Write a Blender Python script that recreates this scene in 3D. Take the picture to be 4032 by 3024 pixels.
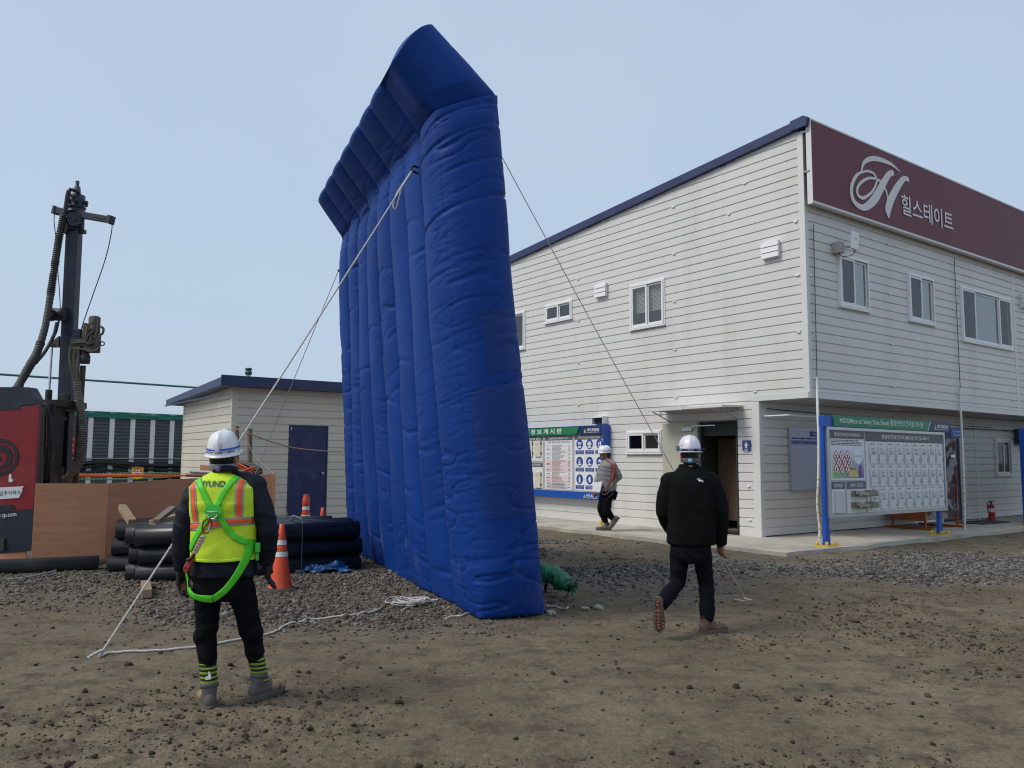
import bpy, bmesh, math, random
import numpy as np
from mathutils import Vector, Matrix, noise as mnoise

random.seed(7)
rng = np.random.default_rng(7)
for o in list(bpy.data.objects):
    bpy.data.objects.remove(o)
scene = bpy.context.scene
COL = scene.collection
R = math.radians

# ------------------------------------------------------------------ camera
CAM_H, FOC = 1.52, 3200.0
ROLL = math.atan(.0053)
PITCH = math.atan(300.0 / FOC)
cam_data = bpy.data.cameras.new('camera')
cam = bpy.data.objects.new('camera', cam_data)
COL.objects.link(cam)
cam.location = (0, 0, CAM_H)
cam.rotation_mode = 'XYZ'
cam.matrix_world = (Matrix.Translation((0, 0, CAM_H)) @ Matrix.Rotation(math.pi / 2 + PITCH, 4, 'X')
                    @ Matrix.Rotation(ROLL, 4, 'Z'))
cam_data.sensor_width = 36.0
cam_data.lens = 36.0 * FOC / 4032.0
cam_data.clip_start = 0.1
cam_data.clip_end = 3000
scene.camera = cam

# ------------------------------------------------------------------ sky, sun, exposure
SUN_EL, SUN_AZ = R(48), R(-108)      # azimuth measured clockwise from +Y
world = bpy.data.worlds.new('World')
scene.world = world
world.use_nodes = True
wn, wl = world.node_tree.nodes, world.node_tree.links
wn.clear()
sky = wn.new('ShaderNodeTexSky')
sky.sky_type = 'NISHITA'
sky.sun_disc = False
sky.sun_elevation = SUN_EL
sky.sun_rotation = SUN_AZ
sky.altitude = 50
sky.air_density = 1.0
sky.dust_density = 3.0
sky.ozone_density = 1.6
veil = wn.new('ShaderNodeMixRGB')          # thin overcast: the blue sky seen through a pale veil
veil.blend_type = 'MIX'
veil.inputs[0].default_value = 0.74
veil.inputs[2].default_value = (3.95, 4.85, 6.0, 1)
bg = wn.new('ShaderNodeBackground')
bg.inputs[1].default_value = 0.1
out = wn.new('ShaderNodeOutputWorld')
wtc = wn.new('ShaderNodeTexCoord'); wno = wn.new('ShaderNodeTexNoise'); wmr = wn.new('ShaderNodeMapRange')
wno.inputs['Scale'].default_value = 1.6; wno.inputs['Detail'].default_value = 4
wmr.inputs['From Min'].default_value = .3; wmr.inputs['From Max'].default_value = .7
wmr.inputs['To Min'].default_value = .66; wmr.inputs['To Max'].default_value = .82
wl.new(wtc.outputs['Generated'], wno.inputs['Vector']); wl.new(wno.outputs[0], wmr.inputs[0]); wl.new(wmr.outputs[0], veil.inputs[0])
wl.new(sky.outputs[0], veil.inputs[1])
wl.new(veil.outputs[0], bg.inputs[0])
wl.new(bg.outputs[0], out.inputs[0])
sun_data = bpy.data.lights.new('sun', 'SUN')
sun_data.energy = 1.5
sun_data.angle = R(25)
sun_data.color = (1.0, .945, .86)
sun = bpy.data.objects.new('sun', sun_data)
COL.objects.link(sun)
sd = Vector((math.sin(SUN_AZ) * math.cos(SUN_EL), math.cos(SUN_AZ) * math.cos(SUN_EL), math.sin(SUN_EL)))
sun.rotation_euler = (-sd).to_track_quat('-Z', 'Y').to_euler()
scene.view_settings.view_transform = 'Standard'
scene.view_settings.look = 'None'
scene.view_settings.gamma = 1
scene.view_settings.use_curve_mapping = False
scene.view_settings.exposure = 0.48
scene.cycles.max_bounces = 6
scene.cycles.use_denoising = True
scene.cycles.pixel_filter_type = 'BLACKMAN_HARRIS'
scene.cycles.filter_width = 1.15

# ------------------------------------------------------------------ numbers: from picture to place
def ray(px, py):
    x = (px - 2016) / FOC; y = -(py - 1512) / FOC
    c, s = math.cos(ROLL), math.sin(ROLL)
    xr, yr = c * x - s * y, s * x + c * y
    cp, sp = math.cos(PITCH), math.sin(PITCH)
    return np.array([xr, cp - yr * sp, sp + yr * cp])
def gp(px, py, z=0.0):
    d = ray(px, py); t = (z - CAM_H) / d[2]
    return np.array([0, 0, CAM_H]) + t * d
def aty(px, py, Y):
    d = ray(px, py)
    return np.array([0, 0, CAM_H]) + d * (Y / d[1])

# vectorised gradient-free value noise
def _h(i, j, k):
    n = (i * 374761393 + j * 668265263 + k * 2147483647 + 1013904223).astype(np.int64)
    n = (n ^ (n >> 13)) * 1274126177
    n = n ^ (n >> 16)
    return ((n & 0xffff).astype(np.float64) / 32767.5) - 1.0
def vn(x, y, z=0.0):
    x, y, z = np.broadcast_arrays(np.asarray(x, float), np.asarray(y, float), np.asarray(z, float))
    xi, yi, zi = np.floor(x).astype(np.int64), np.floor(y).astype(np.int64), np.floor(z).astype(np.int64)
    fx, fy, fz = x - xi, y - yi, z - zi
    fx, fy, fz = [f * f * f * (f * (f * 6 - 15) + 10) for f in (fx, fy, fz)]
    r = 0
    for a in (0, 1):
        for b in (0, 1):
            for c in (0, 1):
                w = (fx if a else 1 - fx) * (fy if b else 1 - fy) * (fz if c else 1 - fz)
                r = r + w * _h(xi + a, yi + b, zi + c)
    return r
def fbm(x, y, z=0.0, o=4):
    r, a, f = 0, 1.0, 1.0
    for i in range(o):
        r = r + a * vn(np.asarray(x) * f + 17 * i, np.asarray(y) * f - 9 * i, np.asarray(z) * f + 3 * i)
        a *= .5; f *= 2.03
    return r

# ------------------------------------------------------------------ materials
def lin(h):
    if not isinstance(h, str):
        return tuple(h)
    v = [int(h[i:i + 2], 16) / 255 for i in (0, 2, 4)]
    return tuple(c / 12.92 if c <= .04045 else ((c + .055) / 1.055) ** 2.4 for c in v)
MATS = {}
def mat(name, col, rough=.6, metal=0.0, var=0.0, vscale=6.0, bump=0.0, bscale=40.0, spec=.5, col2=None, stretch=(1, 1, 1),
        dirt=None, dirt_amt=.35, dscale=2.5, coat=0, coords='Object', trans=0, alpha=1, dstretch=None):
    if name in MATS:
        return MATS[name]
    m = bpy.data.materials.new(name); m.use_nodes = True
    n, l = m.node_tree.nodes, m.node_tree.links
    b = n['Principled BSDF']
    c = lin(col)
    b.inputs['Base Color'].default_value = (*c, 1)
    b.inputs['Roughness'].default_value = rough
    b.inputs['Metallic'].default_value = metal
    b.inputs['Specular IOR Level'].default_value = spec
    b.inputs['Coat Weight'].default_value = coat
    b.inputs['Alpha'].default_value = alpha
    tc = n.new('ShaderNodeTexCoord'); mp = n.new('ShaderNodeMapping')
    mp.inputs['Scale'].default_value = stretch
    l.new(tc.outputs[coords], mp.inputs[0])
    last = None
    if var > 0 or col2 is not None:
        t = n.new('ShaderNodeTexNoise'); t.inputs['Scale'].default_value = vscale; t.inputs['Detail'].default_value = 6
        t.inputs['Roughness'].default_value = .6
        l.new(mp.outputs[0], t.inputs['Vector'])
        mx = n.new('ShaderNodeMixRGB')
        c2 = lin(col2) if col2 is not None else tuple(x * (1 - var) for x in c)
        mx.inputs[1].default_value = (*c, 1); mx.inputs[2].default_value = (*c2, 1)
        rp = n.new('ShaderNodeValToRGB'); rp.color_ramp.elements[0].position = .35; rp.color_ramp.elements[1].position = .68
        l.new(t.outputs[0], rp.inputs[0]); l.new(rp.outputs[0], mx.inputs[0])
        last = mx.outputs[0]
    if dirt is not None:
        t = n.new('ShaderNodeTexNoise'); t.inputs['Scale'].default_value = dscale; t.inputs['Detail'].default_value = 8
        t.inputs['Roughness'].default_value = .7
        if dstretch:
            mp2 = n.new('ShaderNodeMapping'); mp2.inputs['Scale'].default_value = dstretch
            l.new(tc.outputs[coords], mp2.inputs[0]); l.new(mp2.outputs[0], t.inputs['Vector'])
        else:
            l.new(tc.outputs[coords], t.inputs['Vector'])
        rp = n.new('ShaderNodeValToRGB'); rp.color_ramp.elements[0].position = .5; rp.color_ramp.elements[1].position = .75
        rp.color_ramp.elements[1].color = (dirt_amt,) * 3 + (1,)
        l.new(t.outputs[0], rp.inputs[0])
        mx = n.new('ShaderNodeMixRGB'); mx.inputs[2].default_value = (*lin(dirt), 1)
        if last is not None: l.new(last, mx.inputs[1])
        else: mx.inputs[1].default_value = (*c, 1)
        l.new(rp.outputs[0], mx.inputs[0])
        last = mx.outputs[0]
    if last is not None:
        l.new(last, b.inputs['Base Color'])
    if bump > 0:
        t = n.new('ShaderNodeTexNoise'); t.inputs['Scale'].default_value = bscale; t.inputs['Detail'].default_value = 5
        l.new(mp.outputs[0], t.inputs['Vector'])
        bp = n.new('ShaderNodeBump'); bp.inputs['Strength'].default_value = bump; bp.inputs['Distance'].default_value = .01
        l.new(t.outputs[0], bp.inputs['Height']); l.new(bp.outputs[0], b.inputs['Normal'])
    MATS[name] = m
    return m

# ------------------------------------------------------------------ mesh helpers
class MB:
    def __init__(s):
        s.v, s.f, s.sm = [], [], []
    def add(s, vs, fs, smooth=False):
        o = len(s.v)
        s.v.extend([tuple(map(float, p)) for p in vs])
        s.f.extend([tuple(i + o for i in f) for f in fs])
        s.sm.extend([smooth] * len(fs))
        return s
    def box(s, x0, x1, y0, y1, z0, z1):
        return s.add([(x0, y0, z0), (x1, y0, z0), (x1, y1, z0), (x0, y1, z0), (x0, y0, z1), (x1, y0, z1), (x1, y1, z1), (x0, y1, z1)],
                     [(0, 3, 2, 1), (4, 5, 6, 7), (0, 1, 5, 4), (1, 2, 6, 5), (2, 3, 7, 6), (3, 0, 4, 7)])
    def bbox(s, c, d, rot=None, bev=0.0):
        """box with centre c, size d, 3x3 rotation and bevelled edges"""
        bm = bmesh.new()
        bmesh.ops.create_cube(bm, size=1.0)
        bmesh.ops.scale(bm, vec=d, verts=bm.verts)
        if bev > 0:
            bmesh.ops.bevel(bm, geom=bm.edges[:], offset=bev, segments=2, affect='EDGES', profile=.6)
        M = Matrix.Translation(c) @ (rot.to_4x4() if rot is not None else Matrix.Identity(4))
        bm.transform(M)
        bm.verts.index_update()
        s.add([v.co[:] for v in bm.verts], [[v.index for v in f.verts] for f in bm.faces])
        bm.free()
        return s
    def prism(s, poly, axis, a0, a1, rev=False):
        """poly: 2D points; axis x: poly is (y,z); y: (x,z); z: (x,y)"""
        n = len(poly)
        mk = {'x': lambda p, a: (a, p[0], p[1]), 'y': lambda p, a: (p[0], a, p[1]), 'z': lambda p, a: (p[0], p[1], a)}[axis]
        vs = [mk(p, a0) for p in poly] + [mk(p, a1) for p in poly]
        fs = [tuple(range(n - 1, -1, -1)), tuple(range(n, 2 * n))]
        for i in range(n):
            j = (i + 1) % n
            fs.append((i, j, n + j, n + i))
        return s.add(vs, fs)
    def lathe(s, prof, seg=20, c=(0, 0, 0), axis=None, smooth=True, cap=True):
        """prof: list of (r,z) bottom to top"""
        M = Matrix.Identity(3)
        if axis is not None:
            M = Vector((0, 0, 1)).rotation_difference(Vector(axis).normalized()).to_matrix()
        vs, fs = [], []
        c = Vector(c)
        for r, z in prof:
            for k in range(seg):
                a = 2 * math.pi * k / seg
                vs.append(c + M @ Vector((r * math.cos(a), r * math.sin(a), z)))
        for i in range(len(prof) - 1):
            for k in range(seg):
                j = (k + 1) % seg
                fs.append((i * seg + k, i * seg + j, (i + 1) * seg + j, (i + 1) * seg + k))
        s.add(vs, fs, smooth)
        if cap:
            s.add([vs[k] for k in range(seg)][::-1], [tuple(range(seg))])
            s.add([vs[(len(prof) - 1) * seg + k] for k in range(seg)], [tuple(range(seg))])
        return s
    def tube(s, pts, r, seg=8, closed=False, smooth=True, rad=None, twist=0, flat=1.0):
        P = [Vector(p) for p in pts]
        n = len(P)
        vs, fs = [], []
        up = None
        for i in range(n):
            t = (P[(i + 1) % n] - P[i - 1]) if closed else (P[min(i + 1, n - 1)] - P[max(i - 1, 0)])
            if t.length < 1e-9: t = Vector((0, 0, 1))
            t.normalize()
            if up is None:
                up = Vector((0, 0, 1)) if abs(t.z) < .9 else Vector((1, 0, 0))
            x = t.cross(up)
            if x.length < 1e-6: x = t.orthogonal()
            x.normalize(); y = x.cross(t).normalized(); up = y
            rr = rad[i] if rad is not None else r
            for k in range(seg):
                a = 2 * math.pi * k / seg + twist * i
                vs.append(P[i] + x * (rr * math.cos(a)) + y * (rr * math.sin(a) * flat))
        m = n if closed else n - 1
        for i in range(m):
            i2 = (i + 1) % n
            for k in range(seg):
                j = (k + 1) % seg
                fs.append((i * seg + k, i * seg + j, i2 * seg + j, i2 * seg + k))
        s.add(vs, fs, smooth)
        if not closed:
            s.add([vs[k] for k in range(seg)][::-1], [tuple(range(seg))])
            s.add([vs[(n - 1) * seg + k] for k in range(seg)], [tuple(range(seg))])
        return s
    def ell(s, c, r, rot=None, seg=16, rings=10):
        vs, fs = [], []
        c = Vector(c)
        for i in range(rings + 1):
            th = math.pi * i / rings
            for k in range(seg):
                a = 2 * math.pi * k / seg
                p = Vector((r[0] * math.sin(th) * math.cos(a), r[1] * math.sin(th) * math.sin(a), -r[2] * math.cos(th)))
                if rot is not None: p = rot @ p
                vs.append(c + p)
        for i in range(rings):
            for k in range(seg):
                j = (k + 1) % seg
                fs.append((i * seg + k, i * seg + j, (i + 1) * seg + j, (i + 1) * seg + k))
        return s.add(vs, fs, True)
    def caps(s, p0, p1, r0, r1, seg=14):
        """tapered capsule"""
        p0, p1 = Vector(p0), Vector(p1)
        t = (p1 - p0); L = t.length; t.normalize()
        pts, rad = [], []
        for k in range(5):
            a = math.pi / 2 * (1 - k / 4)
            pts.append(p0 - t * r0 * math.sin(a)); rad.append(max(r0 * math.cos(a), 1e-4))
        for k in range(1, 5):
            a = math.pi / 2 * k / 4
            if k == 1:
                pts.append(p1); rad.append(r1)
            pts.append(p1 + t * r1 * math.sin(a)); rad.append(max(r1 * math.cos(a), 1e-4))
        return s.tube(pts, 0, seg, rad=rad)
    def mesh(s, name):
        me = bpy.data.meshes.new(name)
        me.from_pydata(s.v, [], s.f)
        me.polygons.foreach_set('use_smooth', s.sm)
        me.update()
        return me
    def build(s, name, m, parent=None, **kw):
        o = bpy.data.objects.new(name, s.mesh(name))
        if m is not None: o.data.materials.append(m)
        COL.objects.link(o)
        o.parent = parent
        for k, v in kw.items(): o[k] = v
        return o

def tag(o, label=None, cat=None, group=None, kind=None):
    if label: o['label'] = label
    if cat: o['category'] = cat
    if group: o['group'] = group
    if kind: o['kind'] = kind
    return o
def thing(name, label, cat, loc=(0, 0, 0), rz=0.0, group=None):
    o = bpy.data.objects.new(name, None)
    COL.objects.link(o)
    o.location = loc; o.rotation_euler = (0, 0, rz); o.empty_display_size = .2
    return tag(o, label, cat, group)
def link_copy(o, name=None, parent=None):
    c = o.copy()
    COL.objects.link(c)
    if parent is not None: c.parent = parent
    return c
def copy_tree(o):
    r = link_copy(o)
    for ch in list(o.children):
        c = link_copy(ch, parent=r)
        for g in list(ch.children):
            link_copy(g, parent=c)
    return r
def grid_mesh(name, V, m, parent=None, smooth=True, closed_u=False, flip=False, attr=None):
    """V: array (nu,nv,3)"""
    nu, nv = V.shape[:2]
    me = bpy.data.meshes.new(name)
    idx = np.arange(nu * nv).reshape(nu, nv)
    if closed_u:
        a = idx; b = np.roll(idx, -1, axis=0)
        q = np.stack([a[:, :-1], b[:, :-1], b[:, 1:], a[:, 1:]], -1).reshape(-1, 4)
    else:
        q = np.stack([idx[:-1, :-1], idx[1:, :-1], idx[1:, 1:], idx[:-1, 1:]], -1).reshape(-1, 4)
    if flip: q = q[:, ::-1]
    me.vertices.add(nu * nv)
    me.vertices.foreach_set('co', V.reshape(-1).astype(np.float32))
    me.loops.add(q.size)
    me.loops.foreach_set('vertex_index', q.reshape(-1).astype(np.int32))
    me.polygons.add(len(q))
    me.polygons.foreach_set('loop_start', np.arange(0, q.size, 4, dtype=np.int32))
    me.polygons.foreach_set('loop_total', np.full(len(q), 4, dtype=np.int32))
    me.polygons.foreach_set('use_smooth', np.full(len(q), smooth))
    me.update(calc_edges=True)
    o = bpy.data.objects.new(name, me)
    if m is not None: me.materials.append(m)
    COL.objects.link(o); o.parent = parent
    if attr is not None:
        for an, av in attr.items():
            at = me.attributes.new(an, 'FLOAT', 'POINT')
            at.data.foreach_set('value', av.reshape(-1).astype(np.float32))
    return o
def spline(pts, n=8):
    P = [np.array(p, float) for p in pts]
    P = [2 * P[0] - P[1]] + P + [2 * P[-1] - P[-2]]
    out = []
    for i in range(1, len(P) - 2):
        for k in range(n):
            t = k / n
            out.append(.5 * ((2 * P[i]) + (-P[i - 1] + P[i + 1]) * t + (2 * P[i - 1] - 5 * P[i] + 4 * P[i + 1] - P[i + 2]) * t * t
                             + (-P[i - 1] + 3 * P[i] - 3 * P[i + 1] + P[i + 2]) * t ** 3))
    out.append(P[-2])
    return out
def sag(a, b, n=14, s=0.0):
    a, b = np.array(a, float), np.array(b, float)
    return [a + (b - a) * t - np.array([0, 0, 4 * s * t * (1 - t)]) for t in np.linspace(0, 1, n)]

# text as mesh: placed with origin o (lower-left), xdir, ydir and fitted to a width and/or height
def text_mesh(body, bold=0.0):
    cu = bpy.data.curves.new('lettering', 'FONT')
    cu.body = body; cu.size = 1.0; cu.offset = bold; cu.resolution_u = 3
    ob = bpy.data.objects.new('lettering', cu)
    COL.objects.link(ob)
    dg = bpy.context.evaluated_depsgraph_get()
    me = bpy.data.meshes.new_from_object(ob.evaluated_get(dg))
    bpy.data.objects.remove(ob)
    return me
def text(body, o, xd, yd, m, parent, w=None, h=None, name='lettering', bold=0.0, center=False, fn=None, shear=0.0):
    me = text_mesh(body, bold)
    n = len(me.vertices)
    co = np.zeros(n * 3); me.vertices.foreach_get('co', co); co = co.reshape(-1, 3)
    lo, hi = co.min(0), co.max(0)
    p = co[:, :2] - lo[:2]
    sx = w / (hi[0] - lo[0]) if w else None
    sy = h / (hi[1] - lo[1]) if h else None
    sx = sx or sy; sy = sy or sx
    p = p * [sx, sy]
    if center: p = p - [(hi[0] - lo[0]) * sx / 2, (hi[1] - lo[1]) * sy / 2]
    p[:, 0] += shear * p[:, 1]
    V = np.array(o)[None] + p[:, :1] * np.array(xd)[None] + p[:, 1:2] * np.array(yd)[None]
    if fn is not None: V = fn(V)
    me.vertices.foreach_set('co', V.reshape(-1)); me.update()
    ob = bpy.data.objects.new(name, me)
    me.materials.clear(); me.materials.append(m)
    COL.objects.link(ob); ob.parent = parent
    return ob
# ------------------------------------------------------------------ ground (one sheet out to the horizon)
def smooth(a, b, x):
    t = np.clip((x - a) / (b - a), 0, 1)
    return t * t * (3 - 2 * t)
def gravel_zone(x, y):
    """how much loose gravel lies at a spot: pale crushed stone by the office slab, brown stone by the pipes"""
    n = fbm(x * .45, y * .45, 3.1, 3)
    left = smooth(7.0, 8.4, y + .55 * n + .42 * np.minimum(x + 2, 0) - .10 * np.maximum(x, -2)) * (1 - smooth(-.6, .9, x + .25 * n - .05 * (y - 8)))
    left = left * (.50 + .50 * smooth(-.35, .30, fbm(x * .7 - 3, y * 1.1 + 2, 6.6, 4)))
    left = left * smooth(-9.5, -6.5, x + 0 * y) + left * .35 * (1 - smooth(-9.5, -6.5, x + 0 * y))
    m = fbm(x * .55 + 9, y * .8 + 4, 1.2, 4)
    m = m + .50 * np.exp(-((x - 1.2) / 2.3) ** 2 - ((y - 11.4) / 2.0) ** 2) + .30 * np.exp(-((x - 8) / 2.6) ** 2 - ((y - 12.3) / 1.2) ** 2) - .12
    d = y - (9.6 + .05 * x)
    lx, ly = (x - 4.646) * .803 + (y - 15.257) * .596, -(x - 4.646) * .596 + (y - 15.257) * .803
    bank = .12 + .88 * smooth(.25, 1.1, np.maximum(-1.84 - lx, -1.80 - ly) + .25 * n)
    right = bank * smooth(-.3, 1.4, d + .9 * n) * smooth(-1.2, .3, x + 0 * y) * (.12 + .88 * smooth(-.10, .45, m))
    return np.clip(left, 0, 1), np.clip(right, 0, 1)
def clod_zone(x, y):
    n = fbm(x * .5 - 4, y * .8 + 7, 5.5, 4)
    return smooth(-.05, .55, n)
def ground_h(x, y):
    near = np.exp(-np.hypot(x, y) / 60)
    h = .024 * fbm(x * .33, y * .33, .5, 3) + .007 * fbm(x * 1.7, y * 1.7, 2.2, 3)
    cz = clod_zone(x, y)
    h = h + (.007 + .015 * cz) * np.clip(fbm(x * 9, y * 10, 7.7, 4), -.5, 1.4)
    rid = 1 - np.abs(fbm(x * 1.6 + 3, y * 2.6, 9.1, 3))
    h = h + .012 * (rid - .5) * cz
    lx, ly = (x - 4.646) * .803 + (y - 15.257) * .596, -(x - 4.646) * .596 + (y - 15.257) * .803
    h = h * (1 - .6 * (1 - smooth(0, 1.2, np.maximum(-1.84 - lx, -1.80 - ly)))) + .085 * (1 - smooth(.0, 1.1 + .3 * vn(x * 1.1, y * 1.1), np.maximum(-1.84 - lx, -1.80 - ly)))
    l, r = gravel_zone(x, y)
    h = h + .03 * l + .015 * r
    for (a, b_, c, w) in ((4.4, .10, .012, 1.75), (7.3, -.16, .006, 1.75)):          # faint tyre tracks
        yc = a + b_ * x + c * x * x + .12 * np.sin(x * .5)
        for o in (0, w):
            q = (y - yc - o) / .13
            h = h - .010 * np.exp(-q ** 4) * (.55 + .45 * np.sign(np.sin(x * 34 + 9 * np.abs(q)))) * smooth(-.3, .3, vn(x * .4, y * .4, 4.0)) + .007 * np.exp(-((np.abs(q) - 1.3) / .35) ** 2)
    return h * near - .012
def gz(x, y):
    return float(ground_h(np.array([x]), np.array([y]))[0])

th_in = np.linspace(R(-42), R(42), 760)
th_out = np.linspace(R(44), R(316), 90)[1:-1]
th = np.concatenate([th_in, th_out])
rr = np.concatenate([[0.02, .5, 1, 1.6], np.geomspace(2.1, 24, 600), np.geomspace(24.5, 1500, 40)])
TH, RR = np.meshgrid(th, rr, indexing='ij')
GX, GY = RR * np.sin(TH), RR * np.cos(TH)
GZ = ground_h(GX, GY)
gl, gr = gravel_zone(GX, GY)
ground_mat = bpy.data.materials.new('packed_earth'); ground_mat.use_nodes = True
def build_ground_mat():
    n, l = ground_mat.node_tree.nodes, ground_mat.node_tree.links
    b = n['Principled BSDF']; b.inputs['Roughness'].default_value = .93; b.inputs['Specular IOR Level'].default_value = .25
    tc = n.new('ShaderNodeTexCoord')
    def noise(s, d=8, r=.6, sc=(1, 1, 1)):
        mp = n.new('ShaderNodeMapping'); mp.inputs['Scale'].default_value = sc
        l.new(tc.outputs['Object'], mp.inputs[0])
        t = n.new('ShaderNodeTexNoise'); t.inputs['Scale'].default_value = s; t.inputs['Detail'].default_value = d
        t.inputs['Roughness'].default_value = r
        l.new(mp.outputs[0], t.inputs['Vector'])
        return t.outputs[0]
    def ramp(src, p0, p1, c0=(0, 0, 0), c1=(1, 1, 1)):
        r = n.new('ShaderNodeValToRGB'); r.color_ramp.elements[0].position = p0; r.color_ramp.elements[1].position = p1
        r.color_ramp.elements[0].color = (*c0, 1); r.color_ramp.elements[1].color = (*c1, 1)
        l.new(src, r.inputs[0]); return r.outputs[0]
    def mix(f, a, c, mode='MIX'):
        m = n.new('ShaderNodeMixRGB'); m.blend_type = mode
        for i, v in ((0, f), (1, a), (2, c)):
            if isinstance(v, (float, int)): m.inputs[i].default_value = v
            elif isinstance(v, tuple): m.inputs[i].default_value = (*v, 1)
            else: l.new(v, m.inputs[i])
        return m.outputs[0]
    base = ramp(noise(.55, 6, .55), .36, .66, (.162, .128, .083), (.240, .192, .130))
    mid = mix(ramp(noise(2.6, 12, .74, (1, 1.25, 1)), .47, .63), base, (.108, .084, .059))
    pale = mix(ramp(noise(.9, 8, .6), .60, .78), mid, (.27, .22, .155))
    fine = mix(.75, mix(.6, pale, ramp(noise(26, 7, .75), .30, .66, (.30, .28, .26), (1.05, 1.05, 1.05)), 'MULTIPLY'), ramp(noise(95, 4, .7), .28, .62, (.42, .40, .38), (1.15, 1.15, 1.15)), 'MULTIPLY')
    al = n.new('ShaderNodeAttribute'); al.attribute_name = 'gravel_left'
    ar = n.new('ShaderNodeAttribute'); ar.attribute_name = 'gravel_right'
    g1 = mix(al.outputs['Fac'], fine, ramp(noise(22, 8, .75), .3, .72, (.06, .052, .043), (.20, .172, .142)))
    g2 = mix(ar.outputs['Fac'], g1, ramp(noise(20, 8, .75), .3, .72, (.07, .065, .06), (.24, .225, .205)))
    l.new(g2, b.inputs['Base Color'])
    bp = n.new('ShaderNodeBump'); bp.inputs['Strength'].default_value = .55; bp.inputs['Distance'].default_value = .02
    l.new(noise(55, 6, .7), bp.inputs['Height'])
    l.new(bp.outputs[0], b.inputs['Normal'])
build_ground_mat()
ground = grid_mesh('ground', np.stack([GX, GY, GZ], -1), ground_mat, closed_u=True, flip=True, attr={'gravel_left': gl, 'gravel_right': gr})
tag(ground, kind='structure', label='brown trampled earth with clods and gravel patches', cat='ground')

# ------------------------------------------------------------------ loose stones and clods
def rock_set(k, seed, flat=.7):
    """k low-poly rocks (verts 12.., tris)"""
    r = np.random.default_rng(seed)
    bm = bmesh.new(); bmesh.ops.create_icosphere(bm, subdivisions=1, radius=1.0)
    v = np.array([x.co[:] for x in bm.verts]); f = np.array([[x.index for x in y.verts] for y in bm.faces]); bm.free()
    S = []
    for i in range(k):
        q = r.normal(size=(7, 3)); q /= np.linalg.norm(q, axis=1)[:, None]
        p = v.copy()
        for n_ in q:                       # cut facets
            d = p @ n_; lim = r.uniform(.45, .85)
            p -= np.clip(d - lim, 0, None)[:, None] * n_
        p *= r.uniform(.75, 1.25, 3); p[:, 2] *= flat
        S.append(p)
    return S, f
def rock_set20(k, seed, flat=.75):
    r = np.random.default_rng(seed)
    bm = bmesh.new(); bmesh.ops.create_icosphere(bm, subdivisions=1 - 0, radius=1.0); bm.free()
    t = (1 + 5 ** .5) / 2
    v = np.array([(-1, t, 0), (1, t, 0), (-1, -t, 0), (1, -t, 0), (0, -1, t), (0, 1, t), (0, -1, -t), (0, 1, -t), (t, 0, -1), (t, 0, 1), (-t, 0, -1), (-t, 0, 1)], float)
    v /= np.linalg.norm(v[0])
    f = np.array([(0, 11, 5), (0, 5, 1), (0, 1, 7), (0, 7, 10), (0, 10, 11), (1, 5, 9), (5, 11, 4), (11, 10, 2), (10, 7, 6), (7, 1, 8), (3, 9, 4), (3, 4, 2), (3, 2, 6), (3, 6, 8), (3, 8, 9), (4, 9, 5), (2, 4, 11), (6, 2, 10), (8, 6, 7), (9, 8, 1)])
    S = []
    for i in range(k):
        p = v * r.uniform(.7, 1.2, (12, 1)) * r.uniform(.7, 1.3, 3); p[:, 2] *= flat
        S.append(p)
    return S, f
def scatter(name, xs, ys, sizes, m, shapes, sink=.3, label=None, cat=None, seed=1):
    S, f = shapes
    r = np.random.default_rng(seed)
    n = len(xs)
    pick = r.integers(0, len(S), n)
    A = np.stack(S)[pick]                                # n,nv,3
    a = r.uniform(0, 6.28, n); c, s_ = np.cos(a), np.sin(a)
    X = A[..., 0] * c[:, None] - A[..., 1] * s_[:, None]; Y = A[..., 0] * s_[:, None] + A[..., 1] * c[:, None]
    tl = r.uniform(-.5, .5, n)
    Zz = A[..., 2] + X * tl[:, None] * .4
    V = np.stack([X, Y, Zz], -1) * sizes[:, None, None]
    V += np.stack([xs, ys, ground_h(xs, ys) + sizes * (.75 - sink) * .6], -1)[:, None, :]
    nv = A.shape[1]
    F = (f[None] + (np.arange(n) * nv)[:, None, None]).reshape(-1, 3)
    me = bpy.data.meshes.new(name)
    me.vertices.add(n * nv); me.vertices.foreach_set('co', V.reshape(-1).astype(np.float32))
    me.loops.add(F.size); me.loops.foreach_set('vertex_index', F.reshape(-1).astype(np.int32))
    me.polygons.add(len(F)); me.polygons.foreach_set('loop_start', np.arange(0, F.size, 3, dtype=np.int32))
    me.polygons.foreach_set('loop_total', np.full(len(F), 3, dtype=np.int32))
    me.update(calc_edges=True)
    at = me.attributes.new('tint', 'FLOAT', 'POINT'); at.data.foreach_set('value', np.repeat(r.random(n), nv).astype(np.float32))
    me.materials.append(m)
    o = bpy.data.objects.new(name, me); COL.objects.link(o)
    return tag(o, label, cat, kind='stuff')
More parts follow.
